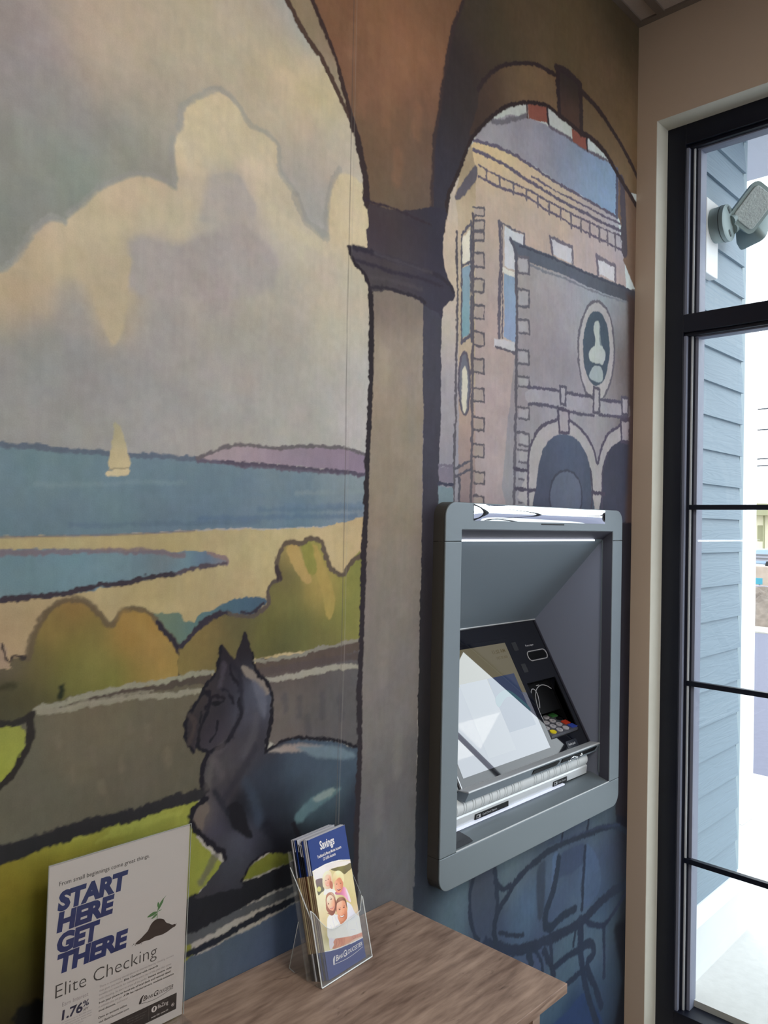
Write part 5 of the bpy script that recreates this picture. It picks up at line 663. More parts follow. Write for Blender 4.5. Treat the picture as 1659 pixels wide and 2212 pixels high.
def paint(text, X, Z, ns=1.0, na=1.0, tone=1.0, gain=1.0):
    """pigment colours on the grid X x Z from the lists of painted shapes"""
    nx, nz = len(X), len(Z); XA, XB, ZB = X[0]-100, X[-1]+126, Z[-1]+192
    def vnoise(scale, seed):
        scale = scale*ns
        r = np.random.RandomState(seed); gx = int((X[-1]-X[0])/scale)+3; gz = int((Z[-1]+2)/scale)+3; g = r.rand(gz, gx).astype(np.float32)
        fx = (X-X[0])/scale; fz = Z/scale; ix = fx.astype(int); iz = fz.astype(int); tx = fx-ix; tz = fz-iz
        tx = tx*tx*(3-2*tx); tz = (tz*tz*(3-2*tz))[:, None]
        a = g[iz][:, ix]*(1-tx)+g[iz][:, ix+1]*tx; b = g[iz+1][:, ix]*(1-tx)+g[iz+1][:, ix+1]*tx
        return a*(1-tz)+b*tz-0.5
    WX = na*(vnoise(14, 1)*3.0+vnoise(45, 2)*3.5+vnoise(5, 8)*2.4); WZ = na*(vnoise(14, 3)*3.0+vnoise(45, 4)*3.5+vnoise(5, 9)*2.4)
    FINE = na*(vnoise(4.5, 21)*2.4+vnoise(8, 22)*2.2)
    U = X[None, :]+WX; V = Z[:, None]+WZ
    C = np.zeros((nz, nx, 3), np.float32)
    def hx(h): return np.array(lin([float(a) for a in h.split()][-3:]), np.float32)
    def pts(s_): return [tuple(float(a) for a in p.split()) for p in s_.split(',')]
    def window(P, pad):
        P = np.array(P); a = np.searchsorted(X, P[:, 0].min()-pad); b = np.searchsorted(X, P[:, 0].max()+pad); c = np.searchsorted(Z, P[:, 1].min()-pad); d = np.searchsorted(Z, P[:, 1].max()+pad)
        return max(a, 0), min(b, nx), max(c, 0), min(d, nz)
    def dist2(P, u, v, closed):
        k = len(P); best = np.full(u.shape, 1e12, np.float32); ins = np.zeros(u.shape, bool)
        for i in range(k if closed else k-1):
            x0, y0 = P[i]; x1, y1 = P[(i+1) % k]; ex, ey = x1-x0, y1-y0; l2 = ex*ex+ey*ey+1e-6
            t = np.clip(((u-x0)*ex+(v-y0)*ey)/l2, 0, 1); dx = u-x0-t*ex; dy = v-y0-t*ey
            np.minimum(best, dx*dx+dy*dy, out=best)
            if closed and abs(ey) > 1e-6:
                c_ = ((v >= y0) != (v >= y1)) & (u < x0+(v-y0)*(ex/ey)); ins ^= c_
        return best, ins
    for line in text.strip().split('\n'):
        q = line.split(' ; ')
        if q[0] == 'fill':
            P = pts(q[4]); soft = max(float(q[2]), 1.2)
            if q[3] == '1' and len(P) < 60: P = catmull(P, 3)
            P = [(min(max(a, XA), XB), min(max(b, -100), ZB)) for a, b in P]
            a, b, c, d = window(P, soft+8)
            if a >= b or c >= d: continue
            # inside test on the full window, distances only where the edge can be near
            u, v = U[c:d, a:b], V[c:d, a:b]
            D2, ins = dist2(P, u, v, True); sd = np.sqrt(D2); sd[~ins] *= -1; sd = sd+0.45*FINE[c:d, a:b]
            al = np.clip(sd/(2*soft)+0.5, 0, 1); al = al*al*(3-2*al)
            if ',' in q[1]:
                cp = [p.split() for p in q[1].split(',')]
                st = 6; uu, vv = u[::st, ::st], v[::st, ::st]
                uu = np.broadcast_to(X[a:b][None, :][:, ::st], uu.shape); vv = np.broadcast_to(Z[c:d][:, None][::st], vv.shape)
                num = np.zeros((*uu.shape, 3), np.float32); den = np.zeros(uu.shape, np.float32)
                cx = np.array([(float(p[0]), float(p[1])) for p in cp])
                for k, p in enumerate(cp):
                    dd = np.hypot(cx[:, 0]-cx[k, 0], cx[:, 1]-cx[k, 1]); dd = np.sort(dd); s_ = max(12.0, 0.45*dd[min(2, len(dd)-1)] if len(dd) > 1 else 50)
                    r2 = (uu-cx[k, 0])**2+(vv-cx[k, 1])**2; wt = np.exp(-r2/(2*s_*s_))+1e-3/(1+r2/(s_*s_))**2
                    num += wt[..., None]*hx(' '.join(p[2:])); den += wt
                colr = num/den[..., None]
                fi = np.arange(d-c)/st; fj = np.arange(b-a)/st; i0 = np.minimum(fi.astype(int), colr.shape[0]-1); j0 = np.minimum(fj.astype(int), colr.shape[1]-1)
                i1 = np.minimum(i0+1, colr.shape[0]-1); j1 = np.minimum(j0+1, colr.shape[1]-1); ti = (fi-i0)[:, None, None]; tj = (fj-j0)[None, :, None]
                colr = (colr[i0][:, j0]*(1-tj)+colr[i0][:, j1]*tj)*(1-ti)+(colr[i1][:, j0]*(1-tj)+colr[i1][:, j1]*tj)*ti
            else: colr = hx(q[1])
        else:
            P = pts(q[6]); soft = max(float(q[2]), 1.0); wd = float(q[4])/2; am = float(q[5])
            if q[3] == '1' and len(P) > 2: P = catmull(P, 4, False)
            P = [(min(max(a, XA), XB), min(max(b, -100), ZB)) for a, b in P]
            a, b, c, d = window(P, wd+soft+8)
            if a >= b or c >= d: continue
            u, v = U[c:d, a:b], V[c:d, a:b]
            if wd < 1.5: u, v = np.broadcast_to(X[None, a:b], u.shape), np.broadcast_to(Z[c:d, None], v.shape)
            D2, _ = dist2(P, u, v, False)
            jit = 1+0.35*WX[c:d, a:b]/5.0
            sd = max(wd, 1.0)*jit-np.sqrt(D2)+(FINE[c:d, a:b] if wd > 1.5 else 0)*min(1.0, wd/3.0)
            al = np.clip(sd/(2*soft)+0.5, 0, 1); al = al*al*(3-2*al)*am*min(1, wd/1.0 if wd < 1 else 1); colr = hx(q[1])
        al = al[..., None]
        C[c:d, a:b] = C[c:d, a:b]*(1-al)+colr*al
    # brush strokes: slight mottling of the pigment, in broad dabs
    mott = 1+tone*(0.10*vnoise(38, 11)+0.08*vnoise(90, 12)+0.08*vnoise(12, 13)+0.05*vnoise(6, 14))
    hue = np.stack([1+0.05*vnoise(60, 31)+0.04*vnoise(16, 34), 1+0.03*vnoise(60, 32), 1+0.06*vnoise(60, 33)+0.05*vnoise(16, 35)], -1)
    hue = 1+(hue-1)*tone
    return np.clip(C*hue*mott[..., None]*gain, 0.004, 0.86)
def mural_wall():
    X = np.concatenate([np.arange(-2600, 300, 60), np.arange(340, 2276, 2)]).astype(np.float32); X[-1] = 2274
    Z = np.arange(0, 3110, 2).astype(np.float32); Z[-1] = 3108
    nx, nz = len(X), len(Z); C = paint(MURAL, X, Z, gain=GAIN)
    # mesh
    vz, vx = np.meshgrid(Z/1000, X/1000, indexing='ij')
    co = np.zeros((nz*nx, 3), np.float32); co[:, 0] = vx.ravel(); co[:, 2] = vz.ravel()
    ii, jj = np.meshgrid(np.arange(nz-1), np.arange(nx-1), indexing='ij')
    keep = ~((X[jj] >= HX0) & (X[jj+1] <= HX1) & (Z[ii] >= HZ0) & (Z[ii+1] <= HZ1))
    ii, jj = ii[keep], jj[keep]; base = ii*nx+jj
    quads = np.stack([base, base+1, base+nx+1, base+nx], 1)
    # far side and rims: a plain box around the back so the wall has thickness
    n0 = len(co); x0, x1, z0, z1 = -2.6, 2.274, 0.0, 3.108; hx0, hx1, hz0, hz1 = HX0/1000, HX1/1000, HZ0/1000, HZ1/1000
    ex = [(x0, 0.12, z0), (x1, 0.12, z0), (x1, 0.12, z1), (x0, 0.12, z1), (hx0, 0.12, hz0), (hx1, 0.12, hz0), (hx1, 0.12, hz1), (hx0, 0.12, hz1), (x0, 0, z0), (x1, 0, z0), (x1, 0, z1), (x0, 0, z1)]
    exf = [(0, 4, 5, 1), (1, 5, 6, 2), (2, 6, 7, 3), (3, 7, 4, 0), (8, 0, 1, 9), (9, 1, 2, 10), (10, 2, 3, 11), (11, 3, 0, 8)]
    exf = np.array(exf)+n0; co = np.concatenate([co, np.array(ex, np.float32)]); quads = np.concatenate([quads, exf]).astype(np.int32)
    me = bpy.data.meshes.new('wall_mural'); me.vertices.add(len(co)); me.vertices.foreach_set('co', co.ravel())
    me.loops.add(quads.size); me.loops.foreach_set('vertex_index', quads.ravel()); me.polygons.add(len(quads))
    me.polygons.foreach_set('loop_start', np.arange(0, quads.size, 4, dtype=np.int32))
    me.update(calc_edges=True)
    ca = me.color_attributes.new('pigment', 'FLOAT_COLOR', 'POINT')
    rgba = np.full((len(co), 4), 0.5, np.float32); rgba[:, 3] = 1; rgba[:nz*nx, :3] = C.reshape(-1, 3); ca.data.foreach_set('color', rgba.ravel())
    mt = bpy.data.materials.new('painted_canvas_wallcovering'); mt.use_nodes = True; n = mt.node_tree.nodes; L = mt.node_tree.links; b = n['Principled BSDF']
    at = n.new('ShaderNodeAttribute'); at.attribute_name = 'pigment'
    t = n.new('ShaderNodeTexCoord'); wv = n.new('ShaderNodeTexNoise'); wv.inputs['Scale'].default_value = 420; wv.inputs['Detail'].default_value = 2; L.new(t.outputs['Object'], wv.inputs['Vector'])
    mp = n.new('ShaderNodeMapping'); mp.inputs['Scale'].default_value = (90, 1, 14); L.new(t.outputs['Object'], mp.inputs[0])
    br = n.new('ShaderNodeTexNoise'); br.inputs['Scale'].default_value = 1.0; br.inputs['Detail'].default_value = 4; L.new(mp.outputs[0], br.inputs['Vector'])
    ad = n.new('ShaderNodeMath'); ad.operation = 'ADD'; L.new(wv.outputs['Fac'], ad.inputs[0]); L.new(br.outputs['Fac'], ad.inputs[1])
    mr = n.new('ShaderNodeMapRange'); mr.inputs['From Min'].default_value = 0.6; mr.inputs['From Max'].default_value = 1.4; mr.inputs['To Min'].default_value = 0.93; mr.inputs['To Max'].default_value = 1.07; L.new(ad.outputs[0], mr.inputs['Value'])
    mx = n.new('ShaderNodeVectorMath'); mx.operation = 'SCALE'; L.new(at.outputs['Color'], mx.inputs[0]); L.new(mr.outputs[0], mx.inputs['Scale']); L.new(mx.outputs[0], b.inputs['Base Color'])
    bp = n.new('ShaderNodeBump'); bp.inputs['Strength'].default_value = 0.12; bp.inputs['Distance'].default_value = 0.001; L.new(wv.outputs['Fac'], bp.inputs['Height']); L.new(bp.outputs[0], b.inputs['Normal'])
    b.inputs['Roughness'].default_value = 0.62; b.inputs['Specular IOR Level'].default_value = 0.12
    me.materials.append(mt)
    o = bpy.data.objects.new('wall_mural', me); COL.objects.link(o); struct(o)
mural_wall()

# ---------------------------------------------------------------- room shell
XW = 2.275; XO = 2.45; YB = -5.0; XL = -2.6
def shell(name, a, b, m_, **k): return struct(MB().box(a, b, m_).build(name, **k))
shell('floor', (XL, YB, -0.05), (XO-.03, 0.0, 0.0), M_floor)
# window wall with its opening (y from WY1 to WY0)
WY0, WY1, WZ0, WZ1 = -0.062, -2.10, 0.02, 2.79
w2 = (-2.7, -4.3)
wb = MB()
wb.box((XW, WY0, 0), (XO, 0.12, CEIL), M_wall)
wb.box((XW, WY1, WZ1), (XO, WY0, CEIL), M_wall)
wb.box((XW, w2[0], 0), (XO, WY1, CEIL), M_wall)
wb.box((XW, w2[1], WZ1), (XO, w2[0], CEIL), M_wall)
wb.box((XW, YB, 0), (XO, w2[1], CEIL), M_wall)
wb.box((XW, WY1, -0.05), (XO, WY0, WZ0), M_trimw)
wb.box((XW, w2[1], -0.05), (XO, w2[0], WZ0), M_trimw)
struct(wb.build('wall_right'))
# bright drywall returns lining the opening
rb = MB()
rb.box((XW+.001, WY0-.001, WZ0), (2.352, WY0+.0005, WZ1), M_trimw); rb.box((XW+.001, WY1, WZ1-.0005), (2.352, WY0, WZ1+.001), M_trimw)
struct(rb.build('trim_1'))
bw = MB(); bw.box((XL, YB-.1, 0), (XO, YB, .7), M_wall); bw.box((XL, YB-.1, 2.8), (XO, YB, CEIL), M_wall)
bw.box((XL, YB-.1, .7), (-.4, YB, 2.8), M_wall); bw.box((1.9, YB-.1, .7), (XO, YB, 2.8), M_wall); struct(bw.build('wall_back'))
bf = MB()  # back window out of view, added to flood the wall with daylight
for a in (-.4, .72, 1.84): bf.box((a, YB-.08, .7), (a+.06, YB-.02, 2.8), M_black)
for a in (.7, 2.74): bf.box((-.4, YB-.08, a), (1.9, YB-.02, a+.06), M_black)
bf = struct(bf.build('window_3')); MB().box((-.34, YB-.05, .76), (1.84, YB-.045, 2.74), M_pane).build('pane', bf)
wl = MB(); wl.box((XL-.1, YB, 0), (XL, 0.12, CEIL), M_wall)
struct(wl.build('wall_left'))
cb = MB(); cb.box((XL, YB, CEIL), (XO, 0.12, CEIL+.06), M_ceil)
ceil = struct(cb.build('ceiling'))
gb = MB()
gb.box((XL, -.02, CEIL-.006), (XW-.0245, -.0003, CEIL-.0003), M_grid); gb.box((XW-.024, YB, CEIL-.006), (XW-.0003, -.0003, CEIL-.0003), M_grid); gb.box((XL, -.092, CEIL-.006), (XW-.0245, -.068, CEIL-.0003), M_grid)
for k in range(0, 4): gb.box((XW-0.61-0.61*k-.024, YB, CEIL-.0057), (XW-0.61-0.61*k, -.0925, CEIL-.0003), M_grid)
for k in range(0, 7): gb.box((XL, -0.70-0.61*k, CEIL-.0055), (XW-.0245, -0.676-0.61*k, CEIL-.0003), M_grid)
struct(gb.build('trim_2'))
M_fill_lamp = mat('lamp_diffuser', (235, 230, 220), 0.5, emit=((255, 236, 208), 2.0))  # glowing face of the ceiling lights added out of view
for k, (lx, ly) in enumerate(FILL_LAMPS):
    t = thing('ceiling_light', ['flat white ceiling light panel nearest the window and the mural', 'flat white ceiling light panel on the left side of the room', 'flat white ceiling light panel nearest the back wall'][k], 'light', (lx, ly, CEIL-.02))
    MB().prism(rrect(lx-.6, ly-.3, lx+.6, ly+.3, .01), 2, CEIL-.02, CEIL-.001, M_white).build('frame', t)
    MB().box((lx-.57, ly-.27, CEIL-.024), (lx+.57, ly+.27, CEIL-.0201), M_fill_lamp).build('diffuser', t)

# ---------------------------------------------------------------- window
def window(idx, y0, y1, bars=True):
    F = MB(); x0, x1 = 2.352, 2.42
    F.box((x0, y0-.058, WZ0), (x1, y0, WZ1), M_black)                 # left jamb
    F.box((x0, y1, WZ0), (x1, y1+.058, WZ1), M_black)
    F.box((x0, y1+.058, WZ1-.062), (x1, y0-.058, WZ1), M_black)       # head
    F.box((x0, y1+.058, WZ0), (x1, y0-.058, WZ0+.08), M_black)        # sill
    F.box((x0, y1+.058, 2.150), (x1, y0-.058, 2.205), M_black)        # transom rail
    F.box((x0+.012, y1+.058, 2.140), (x1, y0-.058, 2.150), M_black)
    F.box((x0+.012, y1+.058, WZ1-.072), (x1, y0-.058, WZ1-.062), M_black)
    for ym in ([-.88, -1.5] if bars else [-3.5]): F.box((x0, ym-.03, WZ0+.08), (x1, ym+.03, WZ1-.062), M_black)
    f = struct(F.build('window_%d' % idx, bevel=.0012))
    S = MB()                                                          # stepped glazing stops beside the jamb
    for a, b, xa, xb, m_ in ((.0575, .066, x0+.006, x1, M_gasket), (.066, .074, x0+.02, x1, M_black), (.074, .079, x0+.024, x1, M_alu), (.079, .083, x0+.028, x1, M_black), (.083, .092, x0+.034, x1+.01, M_gasket)):
        for za, zb in ((WZ0+.08, 2.140), (2.205, WZ1-.072)): S.box((xa, y0-b, za), (xb, y0-a, zb), m_)
    S.box((x0+.03, y1+.058, 2.136), (x1, y0-.083, 2.140), M_gasket); S.box((x0+.03, y1+.058, WZ1-.076), (x1, y0-.083, WZ1-.072), M_gasket)
    S.build('glazing_stop', f)
    G = MB(); G.box((2.392, y1+.06, WZ0+.08), (2.396, y0-.06, 2.14), M_pane); G.box((2.392, y1+.06, 2.205), (2.396, y0-.06, WZ1-.07), M_pane)
    G.build('pane', f)
    if bars:
        for zz in (0.549, 1.0835, 1.618):
            MB().box((2.374, y1+.05, zz-.0075), (2.391, y0-.066, zz+.0075), M_black).build('glazing_bar', f, bevel=.001)
    if bars: MB().box((2.375, -.4925, WZ0+.08), (2.390, -.4775, 2.14), M_black).build('glazing_bar', f, bevel=.001)
    return f
window(1, WY0, WY1); window(2, w2[0], w2[1], False)

# ---------------------------------------------------------------- teller machine in the wall
M_bez = mat('silver_grey_painted_metal', (116, 127, 135), 0.42, metal=0.35, bump=(900, .05))
M_rev = mat('graphite_painted_metal', (66, 67, 80), 0.5, metal=0.1)
M_funnel = mat('grey_moulded_panel', (134, 142, 162), 0.5, bump=(900, .05))
M_funt = mat('steel_grey_moulded_panel', (120, 134, 146), 0.45, bump=(900, .05))
M_gloss = mat('gloss_black_panel', (9, 12, 22), 0.05, spec=0.5, coat=.22)
M_dull = mat('matt_black_plastic', (5, 6, 9), 0.5, spec=.25)
M_chrome = mat('polished_chrome', (225, 228, 232), 0.03, metal=1.0, noise=(5, .01))
M_silver = mat('satin_silver', (206, 211, 216), 0.3, metal=0.3)
M_pale = mat('pale_grey_plastic', (202, 209, 214), 0.35)
M_rib = mat('rib_shadow_grey', (110, 114, 118), 0.5)
M_led = mat('led_strip', (240, 245, 255), 0.4, emit=((235, 242, 255), 4.5))
M_strip = mat('lit_edge_strip', (225, 230, 245), 0.3, emit=((215, 222, 245), 0.55))
AX0, AX1, AZ0, AZ1 = 1.331, 2.146, 0.748, 1.601; OX0, OX1, OZ0, OZ1 = 1.389, 2.089, 0.826, 1.540; FY = -0.035
atm = thing('cash_machine', 'grey through-the-wall cash machine with slanted screen and keypad', 'cash machine', (1.7385, 0, AZ0))
R = .034; SZ1, SZ0 = 1.514, 0.824
top = [(AX0, SZ1)]+[(AX0+R-R*math.cos(a), AZ1-R+R*math.sin(a)) for a in [PI/2*k/8 for k in range(9)]]+[(AX1-R+R*math.sin(a), AZ1-R+R*math.cos(a)) for a in [PI/2*k/8 for k in range(9)]]+[(AX1, SZ1), (OX1, SZ1), (OX1, OZ1), (OX0, OZ1), (OX0, SZ1)]
MB().prism(top, 1, FY, FY+.005, M_bez).build('bezel_top', atm, bevel=.0018, seg=3)
bot = [(AX1, SZ0)]+[(AX1-R+R*math.cos(a), AZ0+R-R*math.sin(a)) for a in [PI/2*k/8 for k in range(9)]]+[(AX0+R-R*math.sin(a), AZ0+R-R*math.cos(a)) for a in [PI/2*k/8 for k in range(9)]]+[(AX0, SZ0)]
MB().prism(bot, 1, FY, FY+.005, M_bez).build('bezel_bottom', atm, bevel=.0018, seg=3)
M_shell = mat('taupe_side_shell', (76, 75, 73), .5, bump=(900, .05))  # colour darkened for the dim room this side faces
ring = MB(); rin = [(OX0-.0004, OZ0-.0008), (OX1+.0004, OZ0-.0008), (OX1+.0004, OZ1+.0004), (OX0-.0004, OZ1+.0004)]; rout = rrect(AX0+.0003, AZ0+.0003, AX1-.0003, AZ1-.0003, R, n=8)
ring.prism([(AX0+.0003, SZ1-.0006)]+[p for p in rout if p[1] > SZ1][::-1]+[(AX1-.0003, SZ1-.0006), (OX1+.0004, SZ1-.0006), (OX1+.0004, OZ1+.0004), (OX0-.0004, OZ1+.0004), (OX0-.0004, SZ1-.0006)], 1, FY+.005, 0, M_shell)
ring.prism([(AX1-.0003, SZ0)]+[p for p in (rout[:9]+rout[27:])[:9][::-1]]+[p for p in rout[27:36][::-1]]+[(AX0+.0003, SZ0)], 1, FY+.005, 0, M_shell)
ring.box((AX0+.0003, FY+.005, SZ0+.0009), (OX0-.0004, 0, SZ1-.0015), M_shell); ring.box((OX1+.0004, FY+.005, SZ0+.0009), (AX1-.0003, 0, SZ1-.0015), M_shell)
ring.build('side_shell', atm)
for a, b in ((AX0, OX0), (OX1, AX1)):
    MB().box((a, FY, SZ0+.0009), (b, FY+.005, SZ1-.0009), M_bez).build('bezel_side', atm, bevel=.0018, seg=3)
# dark lining of the opening
rv = MB()
rv.box((OX1-.0012, FY+.002, OZ0), (OX1+.0002, -.003, OZ1), M_rev); rv.box((OX0-.0002, FY+.002, OZ0), (OX0+.0012, -.003, OZ1), M_rev)
rv.prism([(FY+.002, OZ1-.001), (-.003, 1.5165), (-.003, 1.545), (FY+.002, 1.541)], 0, OX0, OX1, M_rev)
rv.build('opening_lining', atm)
MB().box((OX1-.0035, -.0045, .845), (OX1+.001, -.0015, 1.514), M_bez).build('edge_strip', atm)  # lighter strip standing in for the highlight along the inner edge
# chrome mirror strip on the top bezel
g = MB(); nx, nz = 40, 10; vs = []; fs = []
for j in range(nz+1):
    for i in range(nx+1):
        s_, t_ = i/nx, j/nz; bul = .0065*(1-(2*t_-1)**2)*(1-(2*s_-1)**6)**.7 if 0 < t_ < 1 and 0 < s_ < 1 else 0
        vs.append((1.430+.610*s_, FY-.0006-bul, 1.561+.038*t_))
for j in range(nz):
    for i in range(nx): fs.append((j*(nx+1)+i, j*(nx+1)+i+1, (j+1)*(nx+1)+i+1, (j+1)*(nx+1)+i))
g.add(vs, fs, M_chrome).build('chrome_mirror', atm, smooth=60)
MB().box((1.712, FY-.0012, 1.5545), (1.820, FY+.001, 1.5575), M_dull).build('camera_slit', atm)
# funnel
nb = MB(); nb.prism([(-.003, 1.5155), (.232, 1.2535), (.240, 1.26), (.004, 1.524)], 0, OX0, OX1+.004, M_funt); nb.build('canopy_panel', atm)
sidepoly = [(-.003, .824), (-.003, 1.516), (.240, 1.252), (.240, .824)]
MB().prism(sidepoly, 0, OX1, OX1+.008, M_funnel).build('funnel_side', atm)
MB().prism(sidepoly, 0, OX0-.008, OX0, M_funnel).build('funnel_side', atm)
MB().prism([(.24, .80), (.24, 1.30), (.246, 1.30), (.246, .80)], 0, OX0-.008, OX1+.008, M_dull).build('back_plate', atm)
MB().box((OX0+.002, -.0065, 1.5125), (2.036, -.0025, 1.5165), M_led).build('light_strip', atm)
area('machine_canopy_light', (1.71, -.001, 1.511), .60, .012, 0.55, (.93, .96, 1.0), rot=(math.radians(-35), 0, 0))
# slanted console
CO = Vector((0, .024, .923)); CA = Vector((1, 0, 0)); CB = Vector((0, .199, .341)).normalized(); CN = Vector((0, -CB.z, CB.y))
def cpt(x, s_, d=0): return CO+CA*x+CB*s_+CN*d
con = MB()
con.frameprism(CO, CA, CB, CN, [(OX0, .001), (1.912, .001), (1.912, .3948), (OX0, .3948)], -.02, -.003, M_gloss)
con.frameprism(CO, CA, CB, CN, [(1.912, .210), (OX1, .210), (OX1, .3948), (1.912, .3948)], -.02, -.003, M_gloss)
con.frameprism(CO, CA, CB, CN, [(1.912, .001), (OX1, .001), (OX1, .049), (1.912, .049)], -.02, -.003, M_gloss)
con.frameprism(CO, CA, CB, CN, [(2.058, .049), (OX1, .049), (OX1, .210), (2.058, .210)], -.02, -.003, M_gloss)
console = con.build('console', atm)
MB().frameprism(CO, CA, CB, CN, [(OX0, .3925), (OX1, .3925), (OX1, .3965), (OX0, .3965)], -.004, .002, M_silver).build('console_edge', atm)
MB().frameprism(CO, CA, CB, CN, [(OX1-.003, .0), (OX1, .0), (OX1, .394), (OX1-.003, .394)], -.004, .001, M_rev).build('console_edge', atm)
# screen
scr = MB().frameprism(CO, CA, CB, CN, rrect(1.4846, .0045, 1.908, .349, .003), -.003, .0015, M_gloss).build('screen', atm, bevel=.0006)
M_disp = mat('display_cream', (30, 30, 26), 0.02, spec=0.5, emit=((196, 184, 146), 0.33), noise=(3, .02), coat=1.0)
M_panel = mat('display_white_page', (30, 30, 32), 0.02, spec=0.5, emit=((200, 206, 224), .36), noise=(3, .02), coat=1.0)
M_blue = mat('display_blue_picture', (8, 14, 24), 0.02, spec=0.5, emit=((84, 100, 142), 0.5), noise=(3, .02), coat=1.0)
M_teal = mat('display_teal_wave', (8, 20, 24), 0.02, spec=0.5, emit=((96, 150, 168), 0.5), noise=(3, .02), coat=1.0)
M_dgr = mat('display_grey_letters', (20, 18, 14), 0.02, emit=((112, 100, 74), 0.7))
M_glare = mat('display_lilac', (30, 30, 32), 0.02, spec=0.5, emit=((184, 190, 214), .36), noise=(3, .02), coat=1.0)
dp = MB()
dp.flat(CO, CA, CB, CN, [(1.501, .026), (1.887, .026), (1.887, .336), (1.501, .336)], .0017, M_disp)
dp.flat(CO, CA, CB, CN, [(1.501, .026), (1.887, .026), (1.887, .185), (1.501, .262)], .00172, M_glare)  # lower screen tinted pale lilac to carry the window's reflection
dp.flat(CO, CA, CB, CN, [(1.62, .05), (1.74, .05), (1.74, .245), (1.62, .245)], .00175, M_panel)
dp.flat(CO, CA, CB, CN, [(1.742, .095), (1.868, .095), (1.868, .245), (1.742, .245)], .00175, M_blue)
sw = catmull([(1.742, .190), (1.79, .205), (1.825, .195), (1.868, .150), (1.868, .135), (1.83, .175), (1.79, .185), (1.742, .165)], 5)
dp.flat(CO, CA, CB, CN, sw, .0018, M_teal)
put_text(dp, '11:32 AM', CO, CA, CB, CN, 1.812, .309, 1.872, .011, M_dgr, d=.0018, bold=.01)
put_text(dp, 'OCT 20, 2020', CO, CA, CB, CN, 1.820, .292, 1.872, .007, M_dgr, d=.0018)
dp.build('display', scr)
# detail on the right of the console
M_badge = mat('dark_grey_pictogram', (44, 46, 50), 0.3); M_line = mat('light_grey_outline', (170, 172, 178), 0.35)
for cx, cz in ((1.934, .321), (1.935, .254)): MB().frameprism(CO, CA, CB, CN, rrect(cx-.011, cz-.013, cx+.011, cz+.013, .002), -.003, -.0026, M_badge).build('pictogram', atm)
sl = MB(); rr_ = rrect(1.974, .270, 2.074, .299, .0135, n=8)
sl.frameprism(CO, CA, CB, CN, rrect(1.978, .274, 2.070, .295, .010, n=8), -.003, -.0022, M_dull)
sl.tube([cpt(p[0], p[1], -.002) for p in rr_], .0015, M_line, 6, closed=True)
sl.build('receipt_slot', atm)
tx = MB(); put_text(tx, 'Receipt', CO, CA, CB, CN, 1.985, .315, 2.028, .006, M_line, d=-.0026, bold=.01); put_text(tx, 'Printer', CO, CA, CB, CN, 1.985, .306, 2.012, .005, M_badge, d=-.0026)
tx.build('lettering', atm)
# pocket with the card reader and key pad
pk = MB()
pk.prism([(.049+0, .9535+.012), (.145, .978), (.238, 1.07), (.243, 1.07), (.15, .96), (.049, .955)], 0, 1.912, 2.058, M_dull)
pk.prism([(.024+.05*.504, .923+.049*.864), (.13, .1+.923-.02+.0), (.13, 1.105)], 0, 2.058, 2.0600, M_dull)
pk.frameprism(CO, CA, CB, CN, [(1.912, .12), (2.058, .12), (2.058, .21), (1.912, .21)], -.03, -.026, M_dull)
pk.build('key_pad_pocket', atm)
cr_ = MB()
arc = [(1.925+.0, .100), (1.925, .13), (1.935, .165), (1.955, .187), (1.985, .197), (2.012, .192), (2.030, .180)]
cr_.tube([cpt(a, b, -.010) for a, b in catmull(arc, 5, False)], .0011, M_line, 6)
arc2 = [(1.912, .178), (1.925, .190), (1.938, .188), (1.942, .172), (1.934, .15), (1.925, .135)]
cr_.tube([cpt(a, b, -.004) for a, b in catmull(arc2, 5, False)], .0011, M_line, 6)
cr_.build('card_reader_ring', atm)
MB().frameprism(CO, CA, CB, CN, rrect(1.985, .2005, 2.001, .2025, .0009), -.0262, -.0245, M_line).build('indicator', atm)
KO = Vector((1.912, .049, .966)); KA = Vector((1, 0, 0)); KB = Vector((0, .0925, .0245)).normalized(); KN = Vector((0, -KB.z, KB.y))
M_kp = mat('key_pad_steel', (96, 98, 108), 0.35, metal=.4); M_key = mat('grey_key', (176, 174, 180), 0.4)
kb = MB().frameprism(KO, KA, KB, KN, rrect(0.001, -.001, .144, .095, .003), -.004, .004, M_kp).build('key_pad', atm, bevel=.001)
KC = {(0, 0): ('yellow_key', (226, 206, 40)), (3, 0): ('blue_key', (52, 74, 168)), (3, 1): ('red_key', (190, 62, 40)), (3, 2): ('black_key', (12, 14, 18)), (3, 3): ('green_key', (54, 110, 58))}
DG = {(0, 3): '1', (1, 3): '2', (2, 3): '3', (0, 2): '4', (1, 2): '5', (2, 2): '6', (0, 1): '7', (1, 1): '8', (2, 1): '9', (1, 0): '0'}
for i in range(4):
    for j in range(4):
        cx = .030+.0335*i+(.004 if i == 3 else 0); cy = .014+.0225*j; nm, c_ = KC.get((i, j), ('number_key', None)); m_ = mat('pad_'+nm, c_, .4) if c_ else M_key
        rx, ry = (.0150, .0092) if i == 3 and j != 2 else (.0118, .0090)
        shp = rrect(cx-rx, cy-ry, cx+rx, cy+ry, .003) if (i == 3 and j != 2) else [(cx+rx*math.cos(2*PI*k/20), cy+ry*math.sin(2*PI*k/20)) for k in range(20)]
        kk = MB().frameprism(KO, KA, KB, KN, shp, .003, .0065, m_)
        if (i, j) in DG: put_text(kk, DG[(i, j)], KO, KA, KB, KN, cx-.0025, cy-.0035, cx+.0025, .007, M_badge, d=.0067)
        o = kk.build('key', kb)
        if c_: o['label'] = nm.replace('_', ' ')
